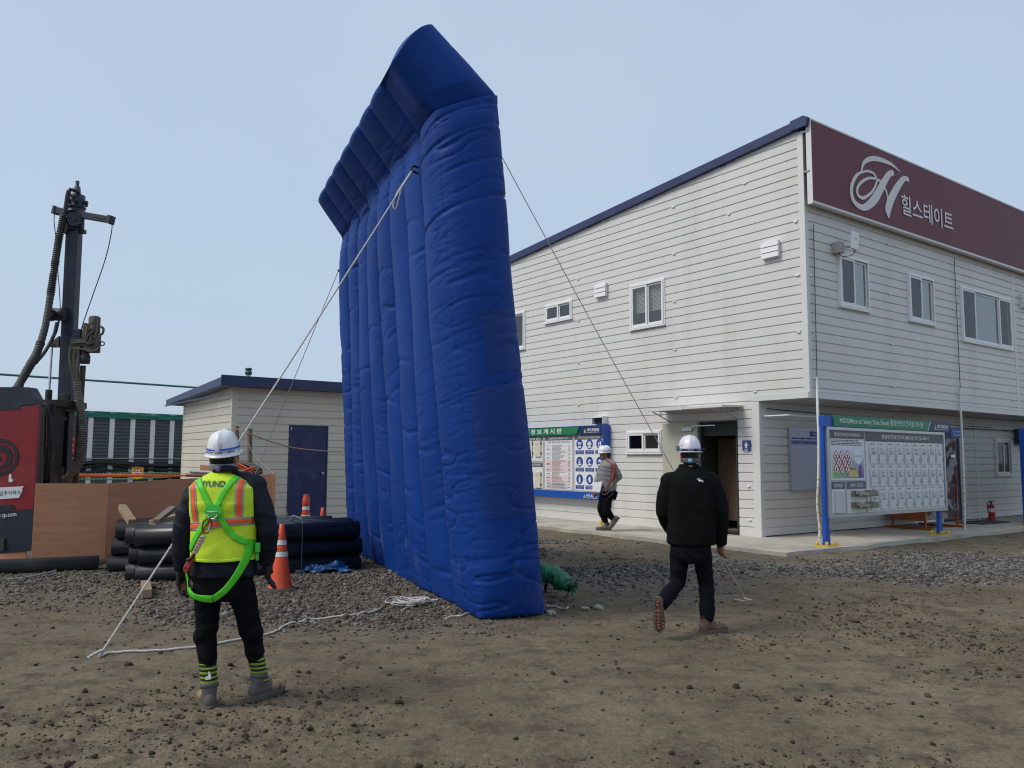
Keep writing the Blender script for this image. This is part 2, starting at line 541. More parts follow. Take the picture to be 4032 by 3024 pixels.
def stone_mat(name, cols, rough=.9):
    m = bpy.data.materials.new(name); m.use_nodes = True
    n, l = m.node_tree.nodes, m.node_tree.links
    b = n['Principled BSDF']; b.inputs['Roughness'].default_value = rough; b.inputs['Specular IOR Level'].default_value = .3
    a = n.new('ShaderNodeAttribute'); a.attribute_name = 'tint'
    r = n.new('ShaderNodeValToRGB'); r.color_ramp.elements[0].color = (*cols[0], 1); r.color_ramp.elements[1].color = (*cols[-1], 1)
    for i, c in enumerate(cols[1:-1]):
        e = r.color_ramp.elements.new((i + 1) / (len(cols) - 1)); e.color = (*c, 1)
    l.new(a.outputs['Fac'], r.inputs[0])
    t = n.new('ShaderNodeTexNoise'); t.inputs['Scale'].default_value = 60; t.inputs['Detail'].default_value = 4
    mx = n.new('ShaderNodeMixRGB'); mx.blend_type = 'MULTIPLY'; mx.inputs[0].default_value = .5
    tc = n.new('ShaderNodeTexCoord'); l.new(tc.outputs['Object'], t.inputs['Vector'])
    l.new(r.outputs[0], mx.inputs[1]); l.new(t.outputs[0], mx.inputs[2]); l.new(mx.outputs[0], b.inputs['Base Color'])
    return m
rk20 = rock_set20(24, 3)
rk80 = rock_set(16, 5)
def on_slab(x, y):
    dx, dy = x - 4.646, y - 15.257
    return (dx * .803 + dy * .596 > -1.95) & (-dx * .596 + dy * .803 > -1.9)
# brown crushed stone round the pipe stack
N = 90000
x = rng.uniform(-10, 1.2, N); y = rng.uniform(6.6, 14, N)
l_, _ = gravel_zone(x, y)
keep = rng.random(N) < l_ ** 1.4 * np.clip(1.15 - .05 * (y - 8), .4, 1)
x, y = x[keep][:27000], y[keep][:27000]
gravel_brown = stone_mat('crushed_stone_brown', [(.06, .05, .039), (.125, .105, .082), (.19, .165, .135), (.31, .28, .24)])
scatter('gravel', x, y, rng.lognormal(math.log(.0125), .40, len(x)), gravel_brown, rk20, .35,
        'brown grey crushed stone spread round the black pipes', 'gravel', 2)
# pale crushed stone by the office
N = 110000
x = rng.uniform(-.8, 15, N); y = rng.uniform(8.3, 20, N)
_, r_ = gravel_zone(x, y)
keep = (rng.random(N) < r_ ** 1.5 * .9) & ~on_slab(x, y) & (np.abs(x) < y * .72)
x, y = x[keep][:27000], y[keep][:27000]
gravel_grey = stone_mat('crushed_stone_grey', [(.055, .049, .042), (.12, .108, .095), (.19, .175, .157), (.34, .32, .295)])
scatter('gravel', x, y, rng.lognormal(math.log(.0155), .38, len(x)), gravel_grey, rk20, .35,
        'pale grey crushed stone spread beside the office slab', 'gravel', 3)
# clods over the whole yard
N = 85000
rad = np.sqrt(rng.uniform(2.2 ** 2, 13 ** 2, N)); an = rng.uniform(R(-40), R(40), N)
x, y = rad * np.sin(an), rad * np.cos(an)
keep = (rng.random(N) < .06 + .62 * clod_zone(x, y) ** 1.6) & ~on_slab(x, y)
x, y = x[keep], y[keep]
clod_m = stone_mat('dry_clods', [(.035, .026, .018), (.06, .045, .031), (.09, .07, .05), (.14, .115, .085)], .97)
sz = rng.lognormal(math.log(.0055), .55, len(x))
scatter('soil_clods', x, y, np.clip(sz, .003, .03), clod_m, rk20, .4, 'small dark clods of soil scattered over the yard', 'soil clods', 4)
N = 260
rad = np.sqrt(rng.uniform(2.4 ** 2, 12 ** 2, N)); an = rng.uniform(R(-40), R(40), N)
x, y = rad * np.sin(an), rad * np.cos(an)
k = ~on_slab(x, y) & (gravel_zone(x, y)[0] < .15); x, y = x[k], y[k]
scatter('soil_clods', x, y, np.clip(rng.lognormal(math.log(.0135), .4, len(x)), .009, .03), clod_m, rk80, .35,
        'larger dark lumps of soil lying on the yard', 'soil clods', 5)

# three pale stones near the foot of the inflatable wall
pale_stone = mat('pale_stone', (.42, .38, .33), .9, var=.4, vscale=25, bump=.5, bscale=60)
for (px, py, s, lb) in ((2172, 2412, .05, 'small pale stone lying closest to the foot of the blue inflatable wall'),
                        (2303, 2398, .045, 'pale rounded stone left of its twin, right of the green air tube'),
                        (2354, 2396, .058, 'pale flat stone farthest right of the blue inflatable wall foot')):
    p = gp(px, py)
    b = MB(); S, f = rock_set(1, int(px)); b.add(S[0] * s * np.array([1.05, 1, .9]), f.tolist())
    o = b.build('stone', pale_stone); o.location = (p[0], p[1], gz(p[0], p[1]) + s * .35)
    tag(o, lb, 'stone', 'pale stones by the inflatable wall')

# ------------------------------------------------------------------ the site office
LX, LY, SL = 4.646, 15.257, .12
OFF_RZ = R(36.6)
def olocal(p):
    dx, dy = p[0] - LX, p[1] - LY
    c, s = math.cos(OFF_RZ), math.sin(OFF_RZ)
    return np.array([dx * c + dy * s, -dx * s + dy * c, p[2] if len(p) > 2 else 0])
def oworld(x, y, z=0):
    c, s = math.cos(OFF_RZ), math.sin(OFF_RZ)
    return np.array([LX + x * c - y * s, LY + x * s + y * c, z])
concrete = mat('pale_concrete', (.50, .46, .385), .9, var=.22, vscale=1.6, bump=.25, bscale=25, dirt=(.2, .17, .13), dirt_amt=.7, dscale=.8)
slab = MB()
edge = [(-1.84, -1.80)]
for t in np.linspace(.3, 24, 40): edge.append((-1.84 + t, -1.82 + .05 * math.sin(t * 2.3) + .03 * math.sin(t * 5.1)))
edge.append((22.2, 12)); edge.append((-1.9, 12))
for t in np.linspace(11.5, -1.4, 26): edge.append((-1.84 - .05 * math.sin(t * 1.7) - .05 * math.sin(t * 4.3), t))
slab.prism([tuple(oworld(*p)[:2]) for p in edge], 'z', -.15, SL)
o = slab.build('concrete_slab', concrete); tag(o, 'pale concrete slab round the white office', 'pavement', kind='structure')

office = thing('site_office', 'white two storey prefabricated site office with ribbed walls, blue roof and maroon sign', 'building', (LX, LY, 0), OFF_RZ)
siding = mat('white_steel_siding', (.68, .668, .635), .42, var=.05, vscale=.7, dirt=(.42, .38, .30), dirt_amt=.30, dscale=1.0, dstretch=(2.2, 2.2, .22), bump=.04, bscale=12)
trim_m = mat('white_trim', (.68, .672, .645), .4, var=.05, vscale=2)
upvc = mat('white_upvc', (.78, .78, .77), .3)
navy = mat('navy_paint', (.018, .032, .115), .4, var=.25, vscale=3)
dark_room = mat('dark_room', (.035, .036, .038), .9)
grey_metal = mat('grey_metal', (.32, .32, .32), .4, .7)
alu = mat('aluminium', (.55, .56, .58), .35, .8)
black = mat('black_plastic', (.015, .015, .016), .5)
def glass_mat(name, tint, gl=.12, tr=.55):
    m = bpy.data.materials.new(name); m.use_nodes = True
    n, l = m.node_tree.nodes, m.node_tree.links
    n.clear()
    o = n.new('ShaderNodeOutputMaterial'); t = n.new('ShaderNodeBsdfTransparent'); g = n.new('ShaderNodeBsdfGlossy')
    t.inputs[0].default_value = (*tint, 1); g.inputs['Roughness'].default_value = .03
    mx = n.new('ShaderNodeMixShader'); mx.inputs[0].default_value = gl
    l.new(t.outputs[0], mx.inputs[1]); l.new(g.outputs[0], mx.inputs[2]); l.new(mx.outputs[0], o.inputs[0])
    return m
pane_m = glass_mat('window_glass', (.80, .82, .83), .10)
pane_sky = glass_mat('window_glass_reflecting', (.4, .43, .45), .34)

class Wall:
    """coordinates: a along the wall, d outwards, z up"""
    def __init__(s, kind, y0=0): s.kind, s.y0 = kind, y0
    def P(s, a, d, z):
        return (-d, a, z) if s.kind == 'left' else (a, s.y0 - d, z)
    def conv(s, b):
        r = MB()
        r.v = [s.P(*p) for p in b.v]; r.f = b.f if s.kind == 'left' else [f[::-1] for f in b.f]; r.sm = b.sm
        return r
    def frame(s):
        """x direction (reading direction, seen from outside) and outward"""
        return ((0, -1, 0), (-1, 0, 0)) if s.kind == 'left' else ((1, 0, 0), (0, -1, 0))
WL, WU, WR = Wall('left'), Wall('right', -1.083), Wall('right', 0.0)
ROW, Z_TOP = .1697, 7.43
def zroof(y): return 7.60 - .0855 * (y + 1.05)
def plank_rows(parent, wall, a0, a1, zlo, zhi, openings, mat_, roof=None, base=Z_TOP, row=ROW, depth=.05, name='siding_plank'):
    k0 = math.ceil((base - zhi) / row - 1e-6); 
    z1 = base - row * (k0)
    edges = [zhi] + ([z1] if z1 < zhi - .02 else [])
    while edges[-1] - row > zlo + .02: edges.append(edges[-1] - row)
    edges.append(zlo)
    def piece(s0, s1, zb, zt, g=.026):
        if s1 - s0 < .02 or zt - zb < .012: return
        b = MB()
        if zt - zb < .05: g = min(g, (zt - zb) * .4)
        b.prism([(0, zb), (0, zt - g), (-.020, zt - g * .6), (-.020, zt), (-depth, zt), (-depth, zb)], 'x', s0, s1)
        wall.conv(b).build(name, mat_, parent)
    for i in range(len(edges) - 1):
        zt, zb = edges[i], edges[i + 1]
        segs = [(a0, a1)]
        for (o0, o1, oz0, oz1) in openings:
            if oz1 > zb and oz0 < zt and o0 < a1 and o1 > a0:
                if oz1 < zt: piece(o0, o1, oz1, zt)
                if oz0 > zb: piece(o0, o1, zb, oz0, .0)
                ns = []
                for (s0, s1) in segs:
                    if o1 <= s0 or o0 >= s1: ns.append((s0, s1)); continue
                    if o0 > s0: ns.append((s0, o0))
                    if o1 < s1: ns.append((o1, s1))
                segs = ns
        for (s0, s1) in segs:
            e1, tri = s1, None
            if roof is not None:
                fa = lambda z: -1.05 + (7.60 - z) / .0855
                if fa(zt) < s1:
                    e1 = max(fa(zt), s0); tri = (e1, min(fa(zb), s1))
            piece(s0, e1, zb, zt)
            if tri and tri[1] > tri[0] + .01:
                b = MB(); b.prism([(tri[0], zb), (tri[1], zb), (tri[0], zt)], 'y', -depth, 0)
                wall.conv(b).build(name, mat_, parent)
def window(parent, wall, a0, a1, z0, z1, sashes, glass=None, blind=None, slide=0, trim=.055, room=.5, back=None, fr=None):
    """sashes: list of fractions; the frame is the part, sashes, panes and blinds its sub-parts"""
    fr = fr or upvc
    b = MB()
    # trim with a stepped profile
    t = trim
    for (x0, x1, zz0, zz1) in ((a0, a1, z0, z0 + t), (a0, a1, z1 - t, z1), (a0, a0 + t, z0 + t, z1 - t), (a1 - t, a1, z0 + t, z1 - t)):
        b.box(x0, x1, -.06, .022, zz0, zz1)
    i = .03
    for (x0, x1, zz0, zz1) in ((a0 + i, a1 - i, z0 + i, z0 + t + .012), (a0 + i, a1 - i, z1 - t - .012, z1 - i),
                               (a0 + i, a0 + t + .012, z0 + t + .012, z1 - t - .012), (a1 - t - .012, a1 - i, z0 + t + .012, z1 - t - .012)):
        b.box(x0, x1, .022, .045, zz0, zz1)
    b.box(a0 - .01, a1 + .01, .0225, .06, z0 - .012, z0 + .018)
    # dark reveal box behind
    f = wall.conv(b).build('window', fr, parent)
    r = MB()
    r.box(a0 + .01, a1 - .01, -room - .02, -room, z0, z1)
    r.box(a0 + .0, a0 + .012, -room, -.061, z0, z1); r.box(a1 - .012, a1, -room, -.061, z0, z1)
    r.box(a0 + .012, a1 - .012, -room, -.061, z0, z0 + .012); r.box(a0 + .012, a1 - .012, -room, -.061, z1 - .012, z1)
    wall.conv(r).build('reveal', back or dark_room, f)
    n = len(sashes); x = a0 + t + .013; W = (a1 - t - .013) - x; tot = sum(sashes)
    for k, fr_ in enumerate(sashes):
        w = W * fr_ / tot
        out = (k % 2 == 0) if wall.kind != 'left' else (k % 2 == 1)
        d0 = .008 if out else -.022
        s0, s1 = x - (.012 if k else 0), x + w + (.012 if k < n - 1 else 0)
        if not out: s0, s1 = x + (.002 if k else 0), x + w - (.002 if k < n - 1 else 0)
        sw = .042
        q = MB()
        zz0, zz1 = z0 + t + .013, z1 - t - .013
        q.box(s0, s0 + sw, d0, d0 + .028, zz0, zz1); q.box(s1 - sw, s1, d0, d0 + .028, zz0, zz1)
        q.box(s0 + sw, s1 - sw, d0, d0 + .027, zz0, zz0 + sw); q.box(s0 + sw, s1 - sw, d0, d0 + .027, zz1 - sw, zz1)
        wall.conv(q).build('sash', fr, f)
        p = MB(); p.box(s0 + sw - .004, s1 - sw + .004, d0 + .008, d0 + .014, zz0 + sw - .004, zz1 - sw + .004)
        wall.conv(p).build('pane', (glass if (glass and k % 2) else pane_m), f)
        if blind:
            bl = MB()
            zb = z0 + (z1 - z0) * blind
            m_ = int((zz1 - zb) / .028)
            for j in range(m_):
                zc = zz1 - (j + .5) * .028
                bl.add([(s0 + .01, -.085, zc + .012), (s1 - .01, -.085, zc + .012), (s1 - .01, -.073, zc - .012), (s0 + .01, -.073, zc - .012)], [(0, 1, 2, 3)])
            wall.conv(bl).build('blind', mat('cream_blind', (.72, .66, .52), .7), f)
        x += w
    return f

BU0 = -1.083
VENT_L = [(-.55, -.2, 5.31, 5.63), (4.10, 4.45, 5.31, 5.63), (4.1, 4.5, 2.36, 2.58)]
left_open = [(.50, 1.435, SL, 2.315), (2.46, 3.515, 1.675, 2.18), (5.33, 6.385, 4.955, 5.445), (2.32, 3.365, 4.41, 5.44), (7.21, 8.26, 4.41, 5.44)]
# left wall: upper strip starts at the overhanging corner, the lower part at the recessed corner
plank_rows(office, WL, BU0 + .11, 11.0, 2.842 - ROW, 7.78, left_open, siding, roof=True)
plank_rows(office, WL, .155, 11.0, SL + .02, 2.842 - ROW, left_open, siding)
right_open = [(1.0, 2.065, 4.41, 5.44), (3.54, 4.64, 4.41, 5.44), (5.83, 8.43, 4.20, 5.47), (10.2, 12.6, 4.20, 5.47), (14.0, 15.1, 4.41, 5.44)]
plank_rows(office, WU, .085, 8.56, 2.77, 7.55, right_open, siding)
plank_rows(office, WU, 8.66, 22.0, 2.77, 7.55, right_open, siding)
low_open = [(9.75, 10.72, 1.18, 2.16), (6.9, 7.86, SL, 2.3), (14.5, 15.6, 1.18, 2.16)]
plank_rows(office, WR, .10, 8.70, SL + .02, 2.667, low_open, siding)
plank_rows(office, WR, 8.79, 22.0, SL + .02, 2.667, low_open, siding)
# corner trims, joint strips, bottom bands (3 mm proud of the planks)
def part(wall, name, m, parent, *boxes, **kw):
    b = MB()
    for bx in boxes: b.box(*bx)
    return wall.conv(b).build(name, m, parent, **kw)
part(WL, 'corner_trim', trim_m, office, (BU0 - .001, BU0 + .115, -.049, .004, 2.665, 7.56))
part(WU, 'corner_trim', trim_m, office, (0.0, .09, -.048, .0035, 2.6655, 7.56))
part(WL, 'corner_trim', trim_m, office, (0.001, .16, -.049, .005, SL, 2.664))
part(WR, 'corner_trim', trim_m, office, (.0, .105, -.048, .0045, SL, 2.6635))
part(WL, 'bottom_band', trim_m, office, (BU0 - .004, .155, -.03, .012, 2.655, 2.765))
part(WL, 'bottom_band', trim_m, office, (.16, .495, -.03, .008, SL, SL + .05), (1.44, 11.0, -.03, .008, SL, SL + .05))
part(WU, 'bottom_band', trim_m, office, (-.012, 22.0, -.03, .010, 2.654, 2.768))
part(WU, 'bottom_band', trim_m, office, (.09, 22.0, .0, .016, 2.769, 2.79))
part(WU, 'joint_strip', trim_m, office, (8.55, 8.67, -.04, .006, 2.77, 7.5))
part(WR, 'joint_strip', trim_m, office, (8.69, 8.80, -.04, .006, SL, 2.66))
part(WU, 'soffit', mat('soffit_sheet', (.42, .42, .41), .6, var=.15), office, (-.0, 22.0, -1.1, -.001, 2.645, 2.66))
# rear walls and floor so that the block is closed
b = MB(); b.box(21.9, 22, BU0, 11, SL, 6.55); b.box(0.06, 21.9, 10.95, 11.0, SL, 6.5); b.box(.08, 21.8, .06, 10.9, 2.70, 2.75)
b.build('rear_wall', siding, office)
# roof with its navy fascia, falling away from the sign
b = MB()
roof_poly = [(-1.20, 7.765), (-1.20, 7.600), (11.25, 6.535), (11.25, 6.715)]
b.prism(roof_poly, 'x', -.085, 22.1)
b.build('roof', navy, office)
b = MB(); b.prism([(-1.255, 7.74), (-1.17, 7.79), (-.9, 7.765), (-.9, 7.585), (-1.22, 7.59)], 'x', -.105, .05); b.build('roof_cap', navy, office)
# windows
window(office, WL, 5.33, 6.385, 4.955, 5.445, [1, 1])
window(office, WL, 2.32, 3.365, 4.41, 5.44, [1, 1], blind=.34)
window(office, WL, 7.21, 8.26, 4.41, 5.44, [1, 1])
window(office, WL, 2.46, 3.515, 1.675, 2.18, [1, 1])
tan = mat('tan_curtain', (.42, .33, .23), .8, var=.3)
window(office, WU, 1.0, 2.065, 4.41, 5.44, [1, 1], glass=pane_sky)
window(office, WU, 3.54, 4.64, 4.41, 5.44, [1, 1], glass=pane_sky)
window(office, WU, 5.83, 8.43, 4.20, 5.47, [1, 2, 1], glass=pane_sky)
window(office, WU, 10.2, 12.6, 4.20, 5.47, [1, 2, 1], glass=pane_sky)
window(office, WU, 14.0, 15.1, 4.41, 5.44, [1, 1], glass=pane_sky)
window(office, WR, 9.75, 10.72, 1.18, 2.16, [1, 1])
window(office, WR, 14.5, 15.6, 1.18, 2.16, [1, 1])
# louvred vents
def vent(wall, a0, a1, z0, z1):
    b = MB(); d = .075
    b.box(a0, a1, .0, d - .02, z0, z1)
    f = wall.conv(b).build('louvre_vent', upvc, office)
    n = 3; h = (z1 - z0) / n
    for k in range(n):
        q = MB(); q.prism([(d - .021, z0 + k * h + .01), (d + .018, z0 + k * h + .008), (d + .008, z0 + (k + 1) * h - .006), (d - .021, z0 + (k + 1) * h - .004)], 'x', a0 - .012, a1 + .012)
        wall.conv(q).build('slat', upvc, f)
vent(WL, -.55, -.2, 5.31, 5.63); vent(WL, 4.10, 4.45, 5.31, 5.63); vent(WU, 8.98, 9.33, 5.31, 5.66)
part(WL, 'exhaust_hood', upvc, office, (4.12, 4.5, 0, .16, 2.50, 2.53), (4.12, 4.14, 0, .15, 2.36, 2.50), (4.48, 4.5, 0, .15, 2.36, 2.50))
part(WL, 'exhaust_opening', black, office, (4.14, 4.48, 0.001, .06, 2.36, 2.50))
# white screw caps on the panel joints
cap0 = None
for wall, pts in ((WL, [(u, z) for u in (2.05, 5.12, 8.2) for z in (2.838, 3.848, 4.868, 5.89)] + [(-.9, 3.851), (-.9, 4.89), (-.9, 5.89), (.07, 2.835), (.3, 1.72), (.26, 1.05), (.26, .42), (2.05, 6.91), (.2, 6.92), (.6, 6.4), (4.0, 1.0), (5.12, 1.15)]),
                  (WU, [(x, z) for x in (.13, 2.86, 5.55, 8.35) for z in (3.01, 3.861, 4.875, 5.9)]),
                  (WR, [(.14, 2.49), (.14, 1.8), (2.9, .56), (8.55, 1.0), (8.55, 1.9)])):
    for (a, z) in pts:
        b = MB()
        if cap0 is None or True:
            if wall.kind == 'left': b.bbox((-.012, a, z), (.03, .075, .028), None, .008)
            else: b.bbox((a, wall.y0 - .012, z), (.075, .03, .028), None, .008)
        b.build('screw_cap', upvc, office)
# maroon sign along the eave
maroon = mat('maroon_sign', (.150, .026, .042), .55, var=.06, vscale=.5)
SY = BU0 - .18
b = MB(); b.box(-.005, 17.5, SY, SY + .02, 6.205, 7.70); sgn = b.build('sign_board', maroon, office)
b = MB()
b.box(-.018, -.006, SY - .006, SY + .10, 6.15, 7.735)
b.box(-.006, 17.5, SY - .005, SY + .10, 6.16, 6.204)
b.box(-.006, 17.5, SY - .005, SY + .10, 7.701, 7.73)
b.build('sign_frame', trim_m, sgn)
b = MB()
for x in (.5, 1.6, 2.9, 4.2, 5.6, 7.0, 8.4, 10): b.box(x, x + .04, SY + .03, BU0 - .001, 6.205, 6.235); b.box(x, x + .04, SY + .10, BU0 - .001, 7.3, 7.33)
b.box(-.03, .07, SY + .04, SY + .17, 7.50, 7.53); b.box(-.03, .07, SY + .04, SY + .17, 6.75, 6.78)
b.build('sign_bracket', grey_metal, sgn)
sign_white = mat('sign_white', (.72, .70, .70), .5)
def stroke(pts, wid, y, th=.012, n=10):
    """ribbon of varying width through points (x,z)"""
    P = spline([(p[0], p[1], 0) for p in pts], n)
    Wd = np.interp(np.linspace(0, len(pts) - 1, len(P)), range(len(pts)), wid)
    b = MB(); vs = []
    for i, p in enumerate(P):
        t = P[min(i + 1, len(P) - 1)] - P[max(i - 1, 0)]; t = t / (np.linalg.norm(t) + 1e-9)
        nx, nz = -t[1], t[0]; w = Wd[i] / 2
        for s in (1, -1):
            vs.append((p[0] + s * nx * w, y, p[1] + s * nz * w)); vs.append((p[0] + s * nx * w, y + th, p[1] + s * nz * w))
    fs = []
    for i in range(len(P) - 1):
        a = i * 4; c = a + 4
        fs += [(a, a + 2, c + 2, c), (a + 1, c + 1, c + 3, a + 3), (a, c, c + 1, a + 1), (a + 2, a + 3, c + 3, c + 2)]
    fs += [(0, 1, 3, 2), (len(vs) - 4, len(vs) - 2, len(vs) - 1, len(vs) - 3)]
    return b.add(vs, fs)
yS = SY - .014
b = stroke([(3.08, 7.41), (2.74, 7.49), (2.32, 7.49), (1.96, 7.42), (1.71, 7.27), (1.62, 7.06)], [.015, .07, .10, .10, .07, .03], yS); b.build('emblem_stroke', sign_white, sgn)
b = stroke([(1.62, 7.07), (1.85, 7.15), (2.08, 7.14), (2.17, 7.02), (2.03, 6.81), (1.82, 6.655), (1.62, 6.57), (1.46, 6.61), (1.49, 6.77), (1.71, 6.94), (1.98, 7.04), (2.25, 7.05), (2.40, 6.97), (2.52, 6.86), (2.57, 6.70)],
           [.03, .05, .05, .05, .05, .06, .07, .06, .06, .06, .05, .06, .06, .05, .03], yS - .001); b.build('emblem_stroke', sign_white, sgn)
b = stroke([(1.68, 7.11), (1.44, 6.97), (1.27, 6.74), (1.26, 6.53), (1.38, 6.41), (1.63, 6.38), (1.87, 6.49), (2.10, 6.67), (2.29, 6.88), (2.48, 7.10), (2.66, 7.27), (2.82, 7.33)],
           [.03, .07, .09, .10, .10, .12, .17, .20, .19, .16, .13, .09], yS - .002); b.build('emblem_stroke', sign_white, sgn)
b = stroke([(3.42, 7.31), (3.24, 7.30), (3.03, 7.14), (2.81, 6.91), (2.64, 6.69), (2.55, 6.50), (2.57, 6.35)], [.09, .11, .16, .19, .21, .20, .04], yS - .003); b.build('emblem_stroke', sign_white, sgn)
text('힐스테이트', (3.08, yS, 6.53), (1, 0, 0), (0, 0, 1), sign_white, sgn, w=2.18, h=.43, bold=.012)

# door opening, room behind, open leaf
door_dark = mat('green_black_jamb', (.018, .026, .022), .6)
part(WL, 'door_frame', door_dark, office, (.505, .54, -.10, .012, SL + .06, 2.31), (1.395, 1.43, -.10, .012, SL + .06, 2.31), (.54, 1.395, -.10, .011, 2.275, 2.31), (.54, 1.395, -.10, .010, SL + .045, SL + .075))
brown = mat('brown_partition', (.23, .145, .09), .55, var=.25, vscale=4, stretch=(6, 6, .7))
part(WL, 'toilet_partition', brown, office, (.2, .92, -.80, -.76, .32, 1.98), (.95, 1.6, -.80, -.762, .32, 1.98), (.92, .95, -.82, -.75, .2, 2.0))
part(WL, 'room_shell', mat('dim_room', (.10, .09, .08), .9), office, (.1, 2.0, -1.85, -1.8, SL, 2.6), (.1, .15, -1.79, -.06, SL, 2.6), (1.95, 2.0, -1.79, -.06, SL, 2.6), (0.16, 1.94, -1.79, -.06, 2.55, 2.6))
part(WL, 'room_floor', mat('tile_floor', (.30, .27, .23), .5), office, (.16, 1.94, -1.79, -.101, SL + .01, SL + .04))
part(WL, 'lintel_panel', door_dark, office, (.54, 1.395, -.099, -.06, 2.02, 2.272))
cream = mat('cream_door', (.47, .46, .36), .45, var=.08)
dr = part(WL, 'door', cream, office, (1.445, 2.37, .035, .075, .20, 2.30))
part(WL, 'door_closer', alu, dr, (1.55, 1.80, .0755, .12, 2.13, 2.185), (1.50, 1.80, .12, .13, 2.19, 2.205), (.95, 1.52, .11, .125, 2.215, 2.235))
b = MB(); b.lathe([(.028, 0), (.032, .03), (.02, .05), (.001, .055)], 12, (2.30, .0755, .80 + .0), (0, 1, 0)); WL.conv(b).build('handle', alu, dr)
# canopy over the door
can = MB()
can.prism([(.0, 2.56), (.0, 2.60), (.62, 2.575), (.62, 2.535)], 'x', .36, 1.35)
can.prism([(.0, 2.5605), (.0, 2.605), (.62, 2.595), (.62, 2.53)], 'x', 1.352, 2.35)
can = WL.conv(can).build('canopy', trim_m, office)
for a in (.48, 2.2):
    b = MB(); b.tube([(a, .01, 2.33), (a, .56, 2.53)], .011, 6); b.tube([(a, .01, 2.54), (a, .6, 2.545)], .011, 6); b.tube([(a, .3, 2.43), (a, .3, 2.54)], .010, 6)
    WL.conv(b).build('canopy_bracket', grey_metal, can)

# small blue toilet sign
blue_sign = mat('blue_sign', (.025, .06, .22), .4)
white_print = mat('white_print', (.75, .76, .78), .5)
ts = part(WL, 'toilet_sign', blue_sign, office, (.195, .375, .012, .03, 1.725, 1.92))
b = MB()
b.lathe([(.014, 0), (.014, .003)], 14, (.285, .031, 1.875), (0, 1, 0))
b.box(.262, .308, .031, .034, 1.815, 1.855); b.box(.266, .283, .031, .034, 1.772, 1.815); b.box(.287, .304, .031, .034, 1.772, 1.815)
b.box(.252, .26, .031, .034, 1.81, 1.855); b.box(.31, .318, .031, .034, 1.81, 1.855)
WL.conv(b).build('pictogram', white_print, ts)
text('MAN', WL.P(.322, .0315, 1.737), (0, -1, 0), (0, 0, 1), white_print, ts, w=.075, h=.02)

# ---------------------------------------------------------------- printed things on the boards
print_ink = mat('black_print', (.03, .03, .035), .6)
grey_ink = mat('grey_print', (.28, .29, .31), .6)
paper = mat('white_paper', (.72, .72, .72), .55)
board_grey = mat('board_grey', (.42, .43, .46), .45)
head_grey = mat('header_grey', (.115, .115, .13), .5)
blue_frame = mat('blue_frame', (.012, .085, .42), .35, var=.1)
blue_print = mat('blue_print', (.02, .055, .28), .45)
green_print = mat('green_print', (.012, .20, .085), .4)
navy_print = mat('navy_print', (.018, .03, .13), .4)
leaf_green = mat('logo_green', (.05, .40, .12), .4)
gold = mat('logo_yellow', (.75, .55, .08), .4)
def logo(parent, wall, a, d, z, h, dirn, w):
    """two-tone triangle with lettering; dirn: +1 when a grows in reading direction"""
    b = MB(); b.prism([(a, z), (a + dirn * h * .42, z + h), (a + dirn * h * .42, z)], 'y', d, d + .003); wall.conv(b).build('logo_triangle', gold, parent)
    b = MB(); b.prism([(a + dirn * h * .42, z), (a + dirn * h * .42, z + h), (a + dirn * h * .95, z)], 'y', d, d + .003); wall.conv(b).build('logo_triangle', leaf_green, parent)
    text('HYUNDAI', wall.P(a + dirn * h * 1.15, d + .003, z + h * .32), wall.frame()[0], (0, 0, 1), white_print, parent, w=w, h=h * .62, bold=.03)
    text('ENGINEERING & CONSTRUCTION', wall.P(a + dirn * h * 1.15, d + .003, z), wall.frame()[0], (0, 0, 1), white_print, parent, w=w, h=h * .17, bold=.02)
def lines(b, a0, a1, z0, z1, n, d, dirn=1, fill=.45, seed=0, minw=.4):
    r = random.Random(seed)
    for k in range(n):
        zc = z1 - (k + .5) * (z1 - z0) / n; h = (z1 - z0) / n * fill / 2
        x = 0.0
        wtot = r.uniform(minw, 1.0)
        while x < wtot - .02:
            w = min(r.uniform(.03, .16), wtot - x)
            xa, xb = a0 + (a1 - a0) * x, a0 + (a1 - a0) * (x + w)
            b.box(min(xa, xb), max(xa, xb), d, d + .0015, zc - h, zc + h)
            x += w + .02
    return b

# board on the long wall: a deep blue case
info = thing('notice_board', 'wide wall notice board with safety pictograms in a blue frame on the office wall', 'notice board', (LX, LY, 0), OFF_RZ)
b = MB(); y0, y1 = 4.02, 8.75
b.box(y0, y0 + .035, .02, .215, .625, 2.33); b.box(y1 - .035, y1, .02, .215, .625, 2.33)
b.box(y0 + .036, y1 - .036, .02, .21, 2.315, 2.328); b.box(y0 + .036, y1 - .036, .02, .20, .64, .79); b.box(y0 + .036, y1 - .036, .02, .03, .79, 2.31)
WL.conv(b).build('case', blue_frame, info)
pn = part(WL, 'panel', board_grey, info, (y0 + .036, y1 - .036, .031, .15, .795, 2.125))
b = MB(); b.prism([(y1 - .04, 2.13), (y1 - .04, 2.314), (4.86, 2.314), (4.98, 2.13)], 'y', .15, .205); WL.conv(b).build('header', green_print, info)
b = MB(); b.prism([(4.80, 2.314), (y0 + .036, 2.314), (y0 + .036, 2.13), (4.92, 2.13)], 'y', .15, .206); nv = WL.conv(b).build('header', navy_print, info)
logo(nv, WL, 4.70, .208, 2.16, .105, -1, .40)
text('안 전 보 건 정 보 게 시 판', WL.P(7.72, .207, 2.165), (0, -1, 0), (0, 0, 1), white_print, info, w=2.22, h=.125, bold=.02)
logo(info, WL, 4.73, .203, .66, .095, -1, .36)
